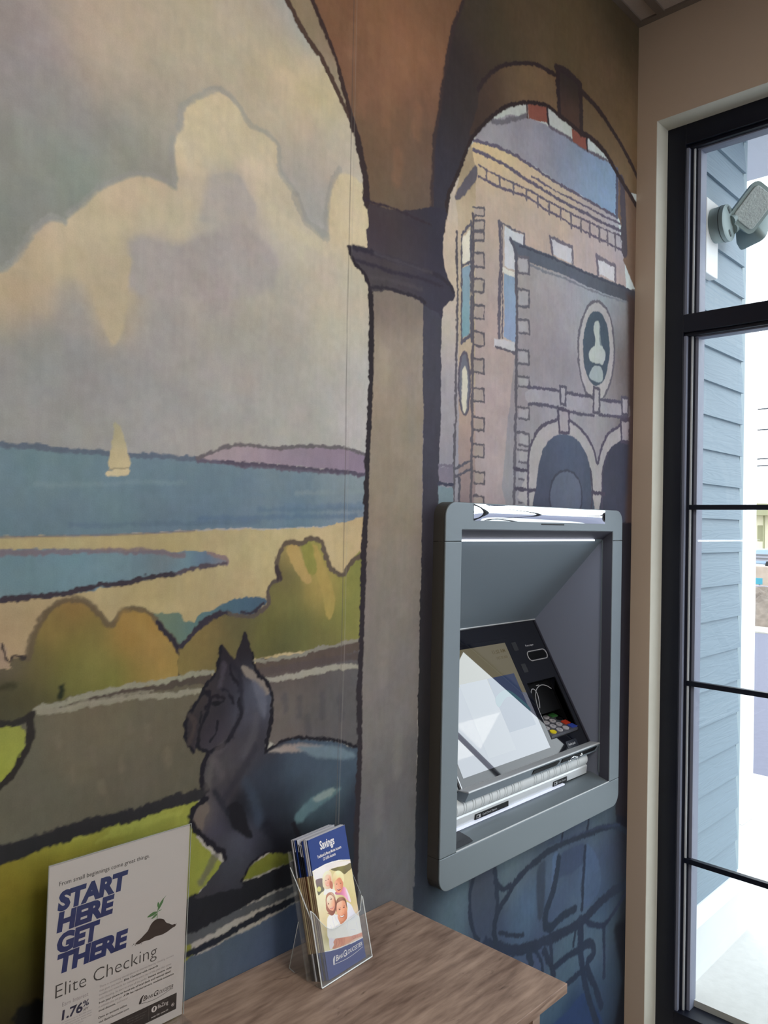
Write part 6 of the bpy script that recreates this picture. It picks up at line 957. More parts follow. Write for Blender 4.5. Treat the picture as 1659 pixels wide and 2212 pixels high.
au = MB(); au.frameprism(CO, CA, CB, CN, rrect(1.972, .001, 2.03, .027, .004), -.003, -.0022, mat('slate_tab', (40, 44, 54), .2)); put_text(au, 'Audio Jack', CO, CA, CB, CN, 1.980, .014, 2.018, .006, M_line, d=-.002, bold=.02); au.build('audio_tab', atm)
MB().frameprism(CO, CA, CB, CN, [(1.4815, .001), (1.4843, .001), (1.4843, .349), (1.4815, .349)], -.003, .002, M_silver).build('screen_edge', atm)
# silver lip under the console
lip = MB(); lip.prism([(.0265, .9280), (-.003, .9315), (-.0055, .9298), (-.0052, .9275), (.03, .9255)], 0, 1.470, OX1-.001, M_silver); lip.build('console_lip', atm, bevel=.0008)
MB().prism([(-.0048, .9274), (.03, .9254), (.03, .9045), (.006, .9045)], 0, 1.470, OX1-.001, M_funt).build('lip_front', atm)
MB().prism([(-.0062, .9225), (.0045, .908), (.008, .907), (-.001, .925)], 0, 1.745, 1.868, M_dull).build('sensor_window', atm)
jk = MB(); jk.prism([(-.0060, .9225), (.0045, .9085), (.008, .908), (-.001, .925)], 0, 1.885, 2.07, M_dull)
jk.tube([(1.93, -.003, .914), (1.945, -.004, .919), (1.965, -.003, .914)], .0022, M_chrome, 6); jk.lathe((1.985, -.003, .917), (0, -1, 0), [(-.002, .004), (.002, .004), (.003, .002)], M_chrome, 12); jk.tube([(1.92, -.001, .9105), (1.99, -.001, .9105)], .001, M_chrome, 6)
jk.build('headphone_socket', atm)
# ribbed roller and deposit slot
def rollr(name, x0, x1, ribs):
    prof = []; rad = .0205
    prof = [(x0, rad)]
    for r_ in ribs:
        for dx in (-.0045, .0045): prof += [(r_+dx-.0012, rad), (r_+dx-.0006, rad-.0022), (r_+dx+.0006, rad-.0022), (r_+dx+.0012, rad)]
    prof.append((x1, rad)); prof.sort(key=lambda p: p[0])
    MB().lathe((0, .034, .8855), (1, 0, 0), prof, M_pale, 36).build(name, atm, smooth=25)
rollr('roller', OX0+.002, 1.721, [1.4475, 1.483, 1.518, 1.552, 1.585, 1.617, 1.648, 1.68, 1.709])
rollr('roller', 1.7215, 1.773, [])
rollr('roller', 1.7735, 1.96, [1.782, 1.815, 1.846, 1.878, 1.909, 1.94])
rollr('roller', 1.9605, 2.052, [2.0])
pl_ = MB(); pl_.prism([(.018, .8705), (.016, .8665), (.018, .8455), (.05, .8455), (.05, .8705)], 0, OX0+.001, 2.054, M_silver); pl_.build('deposit_rail', atm, bevel=.0008)
MB().box((OX0+.001, .012, .8415), (1.925, .02, .8452), M_strip).build('lit_strip', atm)
LO, LA, LB_, LN = (0, .0155, 0), (1, 0, 0), (0, 0, 1), (0, -1, 0)
for bx, xa, xb, t_, ta, tb_ in ((1.529, 1.5235, 1.6617, 'Cash/Check Deposit', 1.553, 1.612), (1.876, 1.8723, 1.9427, 'Cash Output', 1.898, 1.936)):
    lb = MB(); lb.box((xa, .0155, .8475), (xb, .0178, .8605), M_dull); put_text(lb, t_, LO, LA, LB_, LN, ta, .852, tb_, .005, M_line, d=.0003, bold=.01)
    lb.frameprism(LO, LA, LB_, LN, [(bx, .850), (bx+.016, .850), (bx+.016, .858), (bx, .858)], .0001, .0004, M_line); lb.frameprism(LO, LA, LB_, LN, [(bx+.002, .8515), (bx+.009, .8515), (bx+.009, .8565), (bx+.002, .8565)], .0003, .0006, M_dull)
    lb.build('slot_label', atm)
M_inset = mat('dark_grey_inset', (40, 44, 52), .5)
sh = MB(); sh.prism([(FY+.001, .826), (FY+.001, .822), (.24, .834), (.24, .8405), (.02, .8405)], 0, OX0, OX1, M_bez); sh.build('shelf', atm)
MB().prism([(FY+.006, .8295), (-.019, .8342), (.018, .8402), (.018, .8412), (-.0195, .8346), (-.0195, .8338)], 0, OX0+.001, 1.458, M_inset).build('shelf_inset', atm)
MB().box((OX0, FY+.0005, .8245), (OX1, FY+.0025, .8268), M_silver).build('shelf_edge', atm)

# ---------------------------------------------------------------- desk
def wood():
    mt = bpy.data.materials.new('walnut_laminate'); mt.use_nodes = True; n = mt.node_tree.nodes; L = mt.node_tree.links; b = n['Principled BSDF']
    t = n.new('ShaderNodeTexCoord')
    def nz(scale, vec, det=6, dist=0.0):
        mp = n.new('ShaderNodeMapping'); mp.inputs['Scale'].default_value = vec; L.new(t.outputs['Object'], mp.inputs[0])
        x = n.new('ShaderNodeTexNoise'); x.inputs['Scale'].default_value = scale; x.inputs['Detail'].default_value = det; x.inputs['Distortion'].default_value = dist; L.new(mp.outputs[0], x.inputs['Vector']); return x
    a = nz(2.6, (.9, 3.4, 4), 7, 1.6); c = nz(14, (1.1, 7, 12), 8); k = nz(11, (1.2, 3.0, 3), 7, 1.4); 
    r = n.new('ShaderNodeValToRGB'); r.color_ramp.elements[0].position = .38; r.color_ramp.elements[0].color = (*lin((104, 84, 74)), 1); r.color_ramp.elements[1].position = .70; r.color_ramp.elements[1].color = (*lin((166, 144, 130)), 1)
    mx = n.new('ShaderNodeMath'); mx.operation = 'MULTIPLY_ADD'; mx.inputs[1].default_value = .55; L.new(c.outputs['Fac'], mx.inputs[0])
    m2 = n.new('ShaderNodeMath'); m2.operation = 'MULTIPLY'; m2.inputs[1].default_value = .55; L.new(a.outputs['Fac'], m2.inputs[0]); L.new(m2.outputs[0], mx.inputs[2]); L.new(mx.outputs[0], r.inputs[0])
    r2 = n.new('ShaderNodeValToRGB'); r2.color_ramp.elements[0].position = .64; r2.color_ramp.elements[0].color = (1, 1, 1, 1); r2.color_ramp.elements[1].position = .74; r2.color_ramp.elements[1].color = (.42, .38, .36, 1); L.new(k.outputs['Fac'], r2.inputs[0])
    ml = n.new('ShaderNodeMix'); ml.data_type = 'RGBA'; ml.blend_type = 'MULTIPLY'; ml.inputs[0].default_value = 1; L.new(r.outputs[0], ml.inputs[6]); L.new(r2.outputs[0], ml.inputs[7]); L.new(ml.outputs[2], b.inputs['Base Color'])
    b.inputs['Roughness'].default_value = .5; b.inputs['Specular IOR Level'].default_value = .35
    bp = n.new('ShaderNodeBump'); bp.inputs['Strength'].default_value = .1; bp.inputs['Distance'].default_value = .001; L.new(c.outputs['Fac'], bp.inputs['Height']); L.new(bp.outputs[0], b.inputs['Normal'])
    return mt
M_wood = wood(); M_carc = mat('dark_laminate', (70, 58, 52), .6)
DX1, DY = 1.217, -.416
desk = thing('desk', 'brown woodgrain laminate desk against the mural wall', 'desk', (.35, -.2, 0))
MB().box((-.5, DY, .748), (DX1, -.001, .765), M_wood).build('desk_top', desk, bevel=.001)
MB().box((1.165, DY+.035, 0), (1.187, -.003, .748), M_wood).build('side_panel', desk)
MB().box((-.45, DY+.035, 0), (-.428, -.003, .748), M_wood).build('side_panel', desk)
MB().box((-.428, DY+.06, .66), (1.165, DY+.078, .748), M_wood).build('apron', desk)
MB().box((-.428, -.021, .25), (1.165, -.003, .748), M_carc).build('back_panel', desk)

# ---------------------------------------------------------------- advertising sign in its clear holder
M_acr = glass_mat('clear_acrylic', (.985, .99, .99), 1.49, 0.0, 0)
M_paper = mat('white_paper', (184, 178, 176), .35, spec=.6, noise=(4, .015)); M_edge = mat('acrylic_edge', (160, 165, 165), .15)
NAVY = printed((12, 34, 88)); INK = printed((52, 50, 50)); LINK = printed((140, 132, 134)); BLK = printed((30, 26, 26)); GRN = printed((62, 104, 58)); SOIL = printed((40, 28, 24)); NVD = printed((24, 28, 58))
SB = Vector((.475, -.033, .768)); SA = Vector((.224, -.001, 0)).normalized(); SV = Vector((-.001, -.012, .305)).normalized(); SN = SA.cross(SV)
SW, SH = .224, .3052
sign = thing('sign_holder', 'clear upright holder with the white START HERE GET THERE sheet on the desk', 'sign', tuple(SB-Vector((0, 0, .003))))
def mm(*p): return [(a/1000, b/1000) for a, b in p]
MB().frameprism(SB, SA, SV, SN, rrect(0, 0, SW, SH, .002), .0003, .0022, M_acr).build('front_sheet', sign)
MB().frameprism(SB, SA, SV, SN, rrect(0, 0, SW, SH, .002), -.0032, -.0012, M_acr).build('back_sheet', sign)
ft = MB(); ft.box((.475, -.062, .7652), (.699, .006-.007, .768), M_acr); ft.build('foot', sign)
MB().tube([SB+SV*.002+SN*.0012, SB+SV*(SH-.001)+SN*.0012, SB+SA*SW+SV*(SH-.001)+SN*.0012, SB+SA*SW+SV*.002+SN*.0012], .0007, M_edge, 6).build('holder_edge', sign)
pp = MB(); pp.frameprism(SB, SA, SV, SN, mm((1.5, 1.5), (222.5, 1.5), (222.5, 303), (1.5, 303)), -.001, -.0001, M_paper)
def st(t_, x0, y0, x1, h, m_, bold=0, sh_=0, sp_=1): put_text(pp, t_, SB, SA, SV, SN, x0/1000, y0/1000, x1/1000, h/1000, m_, d=.00008, bold=bold, shear=sh_, space=sp_)
st('From small beginnings come great things.', 15.8, 271, 154, 6.2, INK, .004)
st('START', 14.5, 236.6, 117, 25.6, NAVY, .058, .10, .96); st('HERE', 15, 207.2, 97, 25.6, NAVY, .058, .10, .96)
st('GET', 14.8, 177, 76, 25.6, NAVY, .058, .10, .96); st('THERE', 15.5, 147.8, 121, 25.6, NAVY, .058, .10, .96)
st('Elite Checking', 16.5, 113, 173, 20, INK, -.010)
st('Earn Interest', 27, 97.5, 65, 6, LINK)
st('1.76', 27, 78.5, 57, 13.5, NVD, .03, .08, .95); st('%', 57.5, 84, 66.5, 8.5, NVD, .02); st('APY', 58, 77.5, 66, 4.2, INK)
for k, (a, t_) in enumerate(((69, 'on balances up to $25,000 when'), (65, 'qualifications are met each'), (61, 'qualification cycle. Rates may'), (57, 'change at any time.'))): st(t_, 27, 73.5-3.6*k, 71 if k < 3 else 60, 2.1, LINK)
rows = [('There is something special about an interest bearing checking account', 203, 0), ('that gives you more.', 118, 0), ('benefits and rewards for individuals every day of the year that come', 199, 0), ('with checking. So start to enjoy all the perks:', 158, 0), ('from your phone to hundreds of local deals and national deals!', 199, 1), ('in addition you will get', 118, 0), ('travel discounts,', 108, 1)]
for k, (t_, xe, bo) in enumerate(rows): st(t_, 81.5, 101.5-5.9*k, xe, 3.1, INK if bo else LINK, .018 if bo else 0)
st('Elite Checking with rewards', 120, 95.6, 176, 3.1, INK, .018); st('instant savings right', 160, 83.8, 200, 3.1, INK, .018); st('ATM fee reimbursement, roadside assistance.', 120, 72, 205, 3.1, INK, .018); st('and more!', 110, 66.1, 127, 3.1, LINK)
st('Open an account online.', 81.5, 56, 127, 3.3, INK, .012); st('visit BankGloucester.com', 82.5, 49, 130, 3.3, INK, .012)
st('B', 153, 51.5, 158.5, 7.4, BLK, .01, .25); st('ANK', 158, 51.5, 169.5, 5.4, BLK, .005, .25); st('G', 170, 50.8, 177, 8.2, BLK, .01, .25); st('LOUCESTER', 177, 51.5, 204, 5.4, BLK, .005, .25)
pp.flat(SB, SA, SV, SN, mm(*catmull([(146, 50), (149, 58), (154, 61), (151, 55), (150, 50)], 4)), .00009, BLK)
for k in range(14):
    t0, t1 = k/14, (k+1)/14; f_ = lambda t: (147+57*t, 49.5-3.6*math.sin(PI*min(1, t*1.15))+(4*max(0, t-.8)))
    a, b = f_(t0), f_(t1); pp.flat(SB, SA, SV, SN, mm(a, b, (b[0], b[1]+.6), (a[0], a[1]+.6)), .00009, BLK)
pp.flat(SB, SA, SV, SN, mm((76, 14.7), (211.3, 14.7), (211.3, 40.4), (76, 40.4)), .00006, BLK)
WHT = printed((206, 198, 196)); GRY = printed((90, 84, 84))
pp.flat(SB, SA, SV, SN, mm(*[(172.5+4.6*math.cos(2*PI*k/20), 31+4.6*math.sin(2*PI*k/20)) for k in range(20)]), .00008, WHT)
pp.flat(SB, SA, SV, SN, mm(*catmull([(172.3, 27.4), (171, 32), (173, 34.6), (174.4, 32)], 4)), .0001, BLK)
st('BaZing', 179, 29, 196.5, 6, WHT); st('member FDIC  member DIF', 168, 18.5, 197, 2.4, WHT, .01); st('powered by', 182, 36, 195, 1.8, GRY)
for k in range(3): st(['get the app to start', 'saving right from', 'your phone'][k], 128, 33-4*k, 160-3*k, 2, GRY)
for k in range(16):
    a0 = 2*PI*k/16; a1 = 2*PI*(k+1)/16; pp.flat(SB, SA, SV, SN, mm((205+2.6*math.cos(a0), 24+2.6*math.sin(a0)), (205+2.6*math.cos(a1), 24+2.6*math.sin(a1)), (205+2.1*math.cos(a1), 24+2.1*math.sin(a1)), (205+2.1*math.cos(a0), 24+2.1*math.sin(a0))), .0001, WHT)
pp.flat(SB, SA, SV, SN, mm((204, 23), (206, 23), (206, 24.2), (205, 25.3), (204, 24.2)), .0001, WHT)
pp.flat(SB, SA, SV, SN, mm((163.3, 17), (163.7, 17), (163.7, 38), (163.3, 38)), .0001, GRY)
# soil mound and seedling
mound = [(136, 145), (142, 143), (150, 144.2), (160, 143), (170, 144.5), (180, 143.2), (190, 144.5), (197, 147), (204, 148.6), (203, 152), (198, 152.5), (193, 156), (187, 160), (183, 166), (177, 169.5), (171, 171), (165, 169.5), (160, 165), (156, 158), (150, 154), (144, 150), (139, 148)]
pp.flat(SB, SA, SV, SN, mm(*catmull(mound, 3)), .00008, SOIL)
for a, b, r_ in ((133.5, 146, .9), (136, 143.6, .8), (131, 144.5, .6), (205, 151, .8), (146, 142, .7)): pp.flat(SB, SA, SV, SN, mm(*[(a+r_*math.cos(k), b+r_*math.sin(k)) for k in range(6)]), .00008, SOIL)
pp.flat(SB, SA, SV, SN, mm((170.4, 170), (171.6, 170), (171.4, 183), (173.2, 190), (172.3, 190.4), (170.4, 183)), .00009, GRN)
for lf in ([(171, 182), (165, 184), (159, 182.5), (154, 179.5), (159, 178.3), (166, 179)], [(171, 180), (166, 178.5), (161, 174.5), (166, 174.5), (170, 177)], [(172.3, 184), (176, 188), (180, 194), (181.5, 199), (186, 203), (179, 198.5), (174, 192.5)], [(172.2, 188), (170.3, 192), (171.5, 197), (173.6, 193)], [(171.4, 182.5), (175, 182), (178.5, 183.6), (175, 183.3)]):
    pp.flat(SB, SA, SV, SN, mm(*catmull(lf, 4)), .0001, GRN)
pp.build('printed_sheet', sign)

# ---------------------------------------------------------------- brochures in their clear holder
BO = Vector((.925, -.128, .769)); BA = Vector((.997, .077, 0)).normalized(); BU = Vector((-.019, .252, .968)).normalized(); BN = BA.cross(BU)
BNV = printed((24, 48, 112)); BWH = printed((226, 224, 228)); FLD = printed((206, 190, 138)); TRE = printed((110, 106, 66)); SKN = printed((214, 160, 132)); SK2 = printed((196, 132, 104)); HB = printed((222, 202, 150)); HBR = printed((132, 88, 66)); HBD = printed((84, 54, 44)); SHT = printed((214, 218, 232)); SHB = printed((184, 190, 214)); PNK = printed((222, 142, 170)); LIP = printed((176, 92, 84)); TAN = printed((128, 110, 88)); STW = printed((176, 162, 126)); DRK = printed((14, 16, 26)); PAGE = printed((178, 180, 190)); BRN = printed((84, 52, 34))
def mmb(*p): return [(a/1000, b/1000) for a, b in p]
def brochure(k, dx, dy, h, edge, front=False):
    """one folded leaflet; k counts back from the front one"""
    b = MB(); d0 = -.0026*k; x0, x1 = dx, dx+.097
    segs = [(0, .045, edge[0]), (.045, .17, edge[1]), (.17, h, edge[2])]
    for za, zb, m_ in segs: b.frameprism(BO, BA, BU, BN, [(x0, za), (x1, za), (x1, zb), (x0, zb)], d0-.0023, d0, m_)
    b.frameprism(BO, BA, BU, BN, [(x0+.0004, h), (x1, h), (x1, h+.0006), (x0+.0004, h+.0006)], d0-.0022, d0-.0001, PAGE)
    b.frameprism(BO, BA, BU, BN, [(x0+.0004, h-.02), (x1-.0005, h-.02), (x1-.0005, h+.0002), (x0+.0004, h+.0002)], d0-.0001, d0+.00005, BNV if edge[2] is BNV else PAGE)
    if front:
        F = lambda pts_, m_, l: b.flat(BO, BA, BU, BN, mmb(*pts_), .0003, m_)
        def bt(t_, xa, ya, xb, hh, m_, bold=0, sh_=0): put_text(b, t_, BO, BA, BU, BN, xa/1000, ya/1000, xb/1000, hh/1000, m_, d=.0003, bold=bold, shear=sh_)
        bt('Savings', 27, 205.5, 64, 14.5, BWH, .025); bt('Traditional & Money Market Accounts', 17, 193.5, 79, 5, BWH, .02); bt('CD & IRA Accounts', 29.7, 186.3, 62, 5, BWH, .02)
        bt('B', 23, 21.5, 29.5, 9, BWH, .01, .2); bt('ANK', 29, 21.5, 41, 6.4, BWH, .008, .2); bt('G', 42, 20.5, 50, 10, BWH, .01, .2); bt('LOUCESTER', 50, 21.5, 93, 6.6, BWH, .008, .2)
        F(catmull([(16, 18), (17, 27), (22, 31), (20, 24), (18.5, 19)], 4), BWH, 22)
        for t_ in range(12):
            a0, a1 = t_/12, (t_+1)/12; g_ = lambda t: (17+76*t, 18.5-3.2*math.sin(PI*t)); p, q_ = g_(a0), g_(a1); F([p, q_, (q_[0], q_[1]+.6), (p[0], p[1]+.6)], BWH, 22)
    o = b.build('brochure')
    if front:
        X = np.arange(0, 1941, 8).astype(np.float32); X[-1] = 1940; Z = np.arange(0, 4577, 8).astype(np.float32); Z[-1] = 4576
        C = paint(PHOTO, X, Z, ns=5.0, na=1.6, tone=.35, gain=1.35); nx, nz = len(X), len(Z)
        vz, vx = np.meshgrid(Z/20000, X/20000, indexing='ij'); co = (np.array(BO)[None, None]+vx[..., None]*np.array(BA)+vz[..., None]*np.array(BU)+np.array(BN)*.00012).reshape(-1, 3).astype(np.float32)
        ii, jj = np.meshgrid(np.arange(nz-1), np.arange(nx-1), indexing='ij'); base = (ii*nx+jj).ravel(); quads = np.stack([base, base+1, base+nx+1, base+nx], 1).astype(np.int32)
        me = bpy.data.meshes.new('printed_cover'); me.vertices.add(len(co)); me.vertices.foreach_set('co', co.ravel()); me.loops.add(quads.size); me.loops.foreach_set('vertex_index', quads.ravel())
        me.polygons.add(len(quads)); me.polygons.foreach_set('loop_start', np.arange(0, quads.size, 4, dtype=np.int32)); me.update(calc_edges=True)
        ca = me.color_attributes.new('pigment', 'FLOAT_COLOR', 'POINT'); rgba = np.ones((len(co), 4), np.float32); rgba[:, :3] = C.reshape(-1, 3); ca.data.foreach_set('color', rgba.ravel())
        mt = bpy.data.materials.new('glossy_printed_cover'); mt.use_nodes = True; at = mt.node_tree.nodes.new('ShaderNodeAttribute'); at.attribute_name = 'pigment'; pb = mt.node_tree.nodes['Principled BSDF']
        mt.node_tree.links.new(at.outputs['Color'], pb.inputs['Base Color']); pb.inputs['Roughness'].default_value = .35; pb.inputs['Specular IOR Level'].default_value = .3
        me.materials.append(mt); c = bpy.data.objects.new('printed_cover', me); COL.objects.link(c); c.parent = o
    return o
eds = [(BNV, STW, BNV), (BNV, TAN, PAGE), (DRK, TAN, PAGE), (BNV, STW, BNV), (DRK, BRN, DRK), (DRK, TAN, DRK), (DRK, TAN, DRK), (PAGE, TAN, BNV), (DRK, STW, DRK), (DRK, TAN, PAGE)]
dxs = [0, -.0022, -.0038, -.006, -.0072, -.009, -.0105, -.0125, -.014, -.0155]; hs = [.2288, .230, .2305, .229, .2225, .224, .232, .2325, .233, .2335]
for k in range(10):
    b = brochure(k, dxs[k], 0, hs[k], eds[k], k == 0)
    if k == 0: tag(b, 'blue Savings brochure with a family photo, front of the stack', 'brochure')
    elif k < 4: tag(b, 'blue brochure directly behind the front Savings brochure, only its edge showing', 'brochure', 'blue brochures in the front half of the stack')
    else: tag(b, 'dark-edged brochure in the rear half of the stack in the clear holder', 'brochure', 'dark brochures in the rear half of the stack')
hold = thing('brochure_holder', 'clear acrylic brochure holder standing on the wooden desk', 'holder', (.97, -.1, .765))
def bp_(x, s_, d): return BO+BA*x+BU*s_+BN*d
M_acb = glass_mat('clear_acrylic_holder', (.97, .98, .98), 1.49, 0.0, .03)
fr = MB(); lowf = [(-.022, -.002), (.1085, -.002), (.1085, .100), (.1065, .103)]+catmull([(.1065, .103), (.100, .086), (.092, .078), (.055, .0745), (.020, .0755), (.000, .092), (-.014, .112)], 4, False)[1:]+[(-.022, .120)]
fr.frameprism(BO, BA, BU, BN, lowf, .0032, .0052, M_acb); fr.build('front_plate', hold)
MB().frameprism(BO, BA, BU, BN, rrect(-.022, -.002, .1085, .215, .004), -.0315, -.0295, M_acb).build('back_plate', hold)
for xx in (-.022, .1065):
    MB().add([bp_(xx+e, a, b) for e in (0, .002) for a, b in ((-.002, .0032), (.105, .0032), (.190, -.0295), (-.002, -.0295))], [(0, 1, 2, 3), (7, 6, 5, 4), (0, 4, 5, 1), (1, 5, 6, 2), (2, 6, 7, 3), (3, 7, 4, 0)], M_acb).build('side_plate', hold)
MB().add([bp_(x_, -.0025+e, d_) for e in (0, .0018) for x_, d_ in ((-.022, -.03), (.1085, -.03), (.1085, .005), (-.022, .005))], [(0, 1, 2, 3), (4, 5, 6, 7), (0, 1, 5, 4), (1, 2, 6, 5), (2, 3, 7, 6), (3, 0, 4, 7)], M_acb).build('floor_plate', hold)
M_glint = mat('polished_acrylic_edge', (214, 222, 226), .12, spec=.8)
ed = MB()  # pale tubes stand in for glints along the clear edges
for path in ([bp_(-.022, -.002, .0045), bp_(-.022, .120, .0045)], [bp_(.1085, -.002, .0045), bp_(.1085, .100, .0045)], [bp_(-.022, -.003, .0045), bp_(.1085, -.003, .0045)], [bp_(a, b, .0045) for a, b in lowf[3:]]):
    ed.tube(path, .0006 if len(path) > 2 else .0011, M_glint, 6)
ed.tube([bp_(-.022, .105, .003), bp_(-.022, .19, -.03)], .0008, M_glint, 6)
ed.build('polished_edge', hold)
for xx in (-.022, .1065): MB().add([tuple(bp_(xx+e, 0.0, -.03)) if a == 0 else (tuple(bp_(xx+e, .10, -.03)) if a == 1 else tuple(Vector((bp_(xx+e, 0, 0).x, -.048+.077*(xx+.022), .7655)))) for e in (0, .002) for a in (0, 1, 2)], [(0, 1, 2), (5, 4, 3), (0, 3, 4, 1), (1, 4, 5, 2), (2, 5, 3, 0)], M_acb).build('easel_leg', hold)
MB().tube([bp_(-.022, .10, -.03), Vector((bp_(-.022, 0, 0).x+.001, -.048, .7662)), bp_(-.022, .0, -.03)], .0006, M_glint, 6).build('polished_edge', hold)

# ---------------------------------------------------------------- outside: sided return wall, lamp, porch
sd = MB(); SY = -.12; GZ = .119; SX1 = 2.862
sd.box((XO, SY+.0225, GZ), (SX1+.01, .16, 3.0), M_side)
k = 0; z = .362
while z < 3.0:
    zt = min(z+.1114+.02, 3.0)
    sd.prism([(SY, z), (SY+.0115, zt), (SY+.0215, zt), (SY+.0125, z)], 0, XO, SX1+.004+random.uniform(-.002, .002), M_siding); z += .1114
struct(sd.build('wall_siding'))
tb = MB(); tb.box((SX1-.0005, SY+.008, GZ), (SX1+.037, .165, 3.0), mat('pale_blue_grey_corner_board', (150, 168, 178), .6)); struct(tb.build('trim_3', bevel=.001))
tb = MB(); tb.box((XO, SY-.004, .289), (SX1+.02, SY+.02, .362), M_white); struct(tb.build('trim_4'))
tb = MB(); tb.box((XO, SY+.002, GZ), (SX1+.12, .16, .288), mat('white_foundation', (222, 226, 232), .7)); struct(tb.build('trim_5'))
tb = MB(); tb.box((XO, -.55, 2.965), (3.29, .2, 3.02), mat('white_soffit', (214, 218, 228), .7)); struct(tb.build('ceiling_porch'))
M_conc = mat('pale_concrete', (205, 205, 202), .8, noise=(35, .10), bump=(60, .3)); M_asph = mat('grey_asphalt', (104, 104, 120), .9, noise=(20, .12))
struct(MB().box((XO-.03, -7, -.05), (4.9, .6, GZ), M_conc).build('floor_walkway'))
struct(MB().box((4.9, -45, -.30), (90, 90, 0.0), M_asph).build('ground_parking'))
struct(MB().box((-40, .6, -.30), (4.9, 90, .0), M_asph).build('ground_rear'))
# porch post
po = MB().box((4.0, .253, GZ), (4.14, .393, 3.1), mat('white_post_paint', (245, 247, 250), .5)); tag(po.build('porch_post', bevel=.004), 'white square porch post just beyond the grey siding', 'post')
# floodlight
M_fx = mat('grey_cast_metal', (136, 152, 154), .45, metal=.2); M_lens = mat('prismatic_lens', (168, 178, 180), .15, bump=(160, 1.0), noise=(120, .3), spec=.9); M_fxd = mat('dark_rubber_seal', (60, 72, 76), .5)
fl = thing('security_floodlight', 'grey twin-head security floodlight on its white mounting block', 'outdoor light', (2.56, SY, 2.53))
bk = MB(); bk.box((2.47, SY-.02, 2.36), (2.566, SY+.01, 2.60), M_white); bk.build('mounting_block', fl, bevel=.003)
c0 = Vector((2.532, SY-.02, 2.523))
MB().lathe(c0, (0, -1, 0), [(0, .054), (.030, .056), (.031, .054), (.033, .057), (.045, .057), (.049, .050)], M_fx, 40).build('round_box', fl, smooth=35)
MB().lathe(c0, (0, -1, 0), [(.0305, .0575), (.0325, .0575)], M_fxd, 40).build('seal', fl)
for dx, dz in ((-.012, .036), (.0, -.034)): MB().frameprism(c0+Vector((dx, -.0495, dz)), (.8, 0, -.6), (.6, 0, .8), (0, -1, 0), rrect(-.012, -.005, .012, .005, .004), 0, .0012, M_fxd).build('screw_slot', fl)
def head(base, to, aim, roll, nm, parent):
    base, to, aim = Vector(base), Vector(to), Vector(aim).normalized(); 
    u = Vector(roll); u = (u-aim*u.dot(aim)).normalized(); v_ = aim.cross(u)
    h = MB(); rings = []
    for d_, sx, sy, r_ in ((-.050, .030, .022, .012), (-.044, .050, .036, .02), (-.020, .066, .047, .02), (.0, .070, .050, .02), (.006, .070, .050, .02)):
        rings.append([to+aim*d_+u*a+v_*b for a, b in rrect(-sx, -sy, sx, sy, r_, n=5)])
    n_ = len(rings[0]); vs = [p for r_ in rings for p in r_]; fs = [list(range(n_))[::-1], [(len(rings)-1)*n_+j for j in range(n_)]]
    for i in range(len(rings)-1):
        for j in range(n_): fs.append((i*n_+j, i*n_+(j+1) % n_, (i+1)*n_+(j+1) % n_, (i+1)*n_+j))
    h.add(vs, fs, M_fx); hd = h.build('lamp_head', parent, smooth=40)
    l_ = MB(); l_.frameprism(to, u, v_, aim, rrect(-.058, -.040, .058, .040, .014), .005, .010, M_lens); l_.build('lens', hd, bevel=.003)
    MB().tube([base, base.lerp(to+aim*-.04, .35), to+aim*-.042], [.017, .012, .013], M_fx, 14).build('swivel_arm', parent, smooth=40)
head(c0+Vector((.012, -.045, .01)), c0+Vector((.058, -.098, .052)), (-.62, -.60, -.28), (.45, -.25, .85), 'a', fl)
head(c0+Vector((.030, -.045, -.012)), c0+Vector((.160, -.075, .020)), (.80, -.35, -.50), (.55, -.1, .80), 'b', fl)

# ---------------------------------------------------------------- far background across the street
def far(p, d):  # point along the line of sight corridor between post and frame edge
    return Vector((d, -1.12+.372*d, p))
struct(MB().box((12.6, -2, 0.0), (60, 40, .02), mat('pale_gravel', (176, 172, 162), .9, noise=(8, .2))).build('ground_gravel'))
# dirt mound
dm = MB(); n1, n2 = 40, 22; vs = []; fs = []
rr = np.random.RandomState(3)
for i in range(n1+1):
    for j in range(n2+1):
        a, b = i/n1, j/n2; hgt = .55*math.sin(PI*a)**.6*math.sin(PI*b)**.7+.16*(rr.rand()-.5)*math.sin(PI*a)*math.sin(PI*b)
        vs.append((13.3+2.2*b, 2.3+3.2*a, max(.0, hgt)))
for i in range(n1):
    for j in range(n2): fs.append((i*(n2+1)+j, (i+1)*(n2+1)+j, (i+1)*(n2+1)+j+1, i*(n2+1)+j+1))
tag(dm.add(vs, fs, mat('loose_brown_dirt', (120, 108, 98), .95, noise=(9, .5), bump=(30, 1))).build('dirt_mound'), 'brown dirt mound heaped beyond the walkway', 'dirt pile')
def guard(x, y0, y1, z0, name, label, mc):
    t = thing(name, label, 'guardrail', (x, (y0+y1)/2, 0))
    MB().prism([(x, z0), (x+.03, z0+.05), (x, z0+.1), (x+.03, z0+.15), (x, z0+.2), (x+.05, z0+.2), (x+.07, z0+.1), (x+.05, z0)], 1, y0, y1, mc).build('rail', t)
    y = y0+.2
    while y < y1: MB().box((x+.05, y, 0), (x+.13, y+.1, z0+.2), mc).build('post', t); y += 1.9
M_gal = mat('galvanised_steel', (140, 140, 148), .5, metal=.4)
guard(24, 2, 12, .68, 'guardrail', 'grey steel guardrail in front of the pale blue car', M_gal)
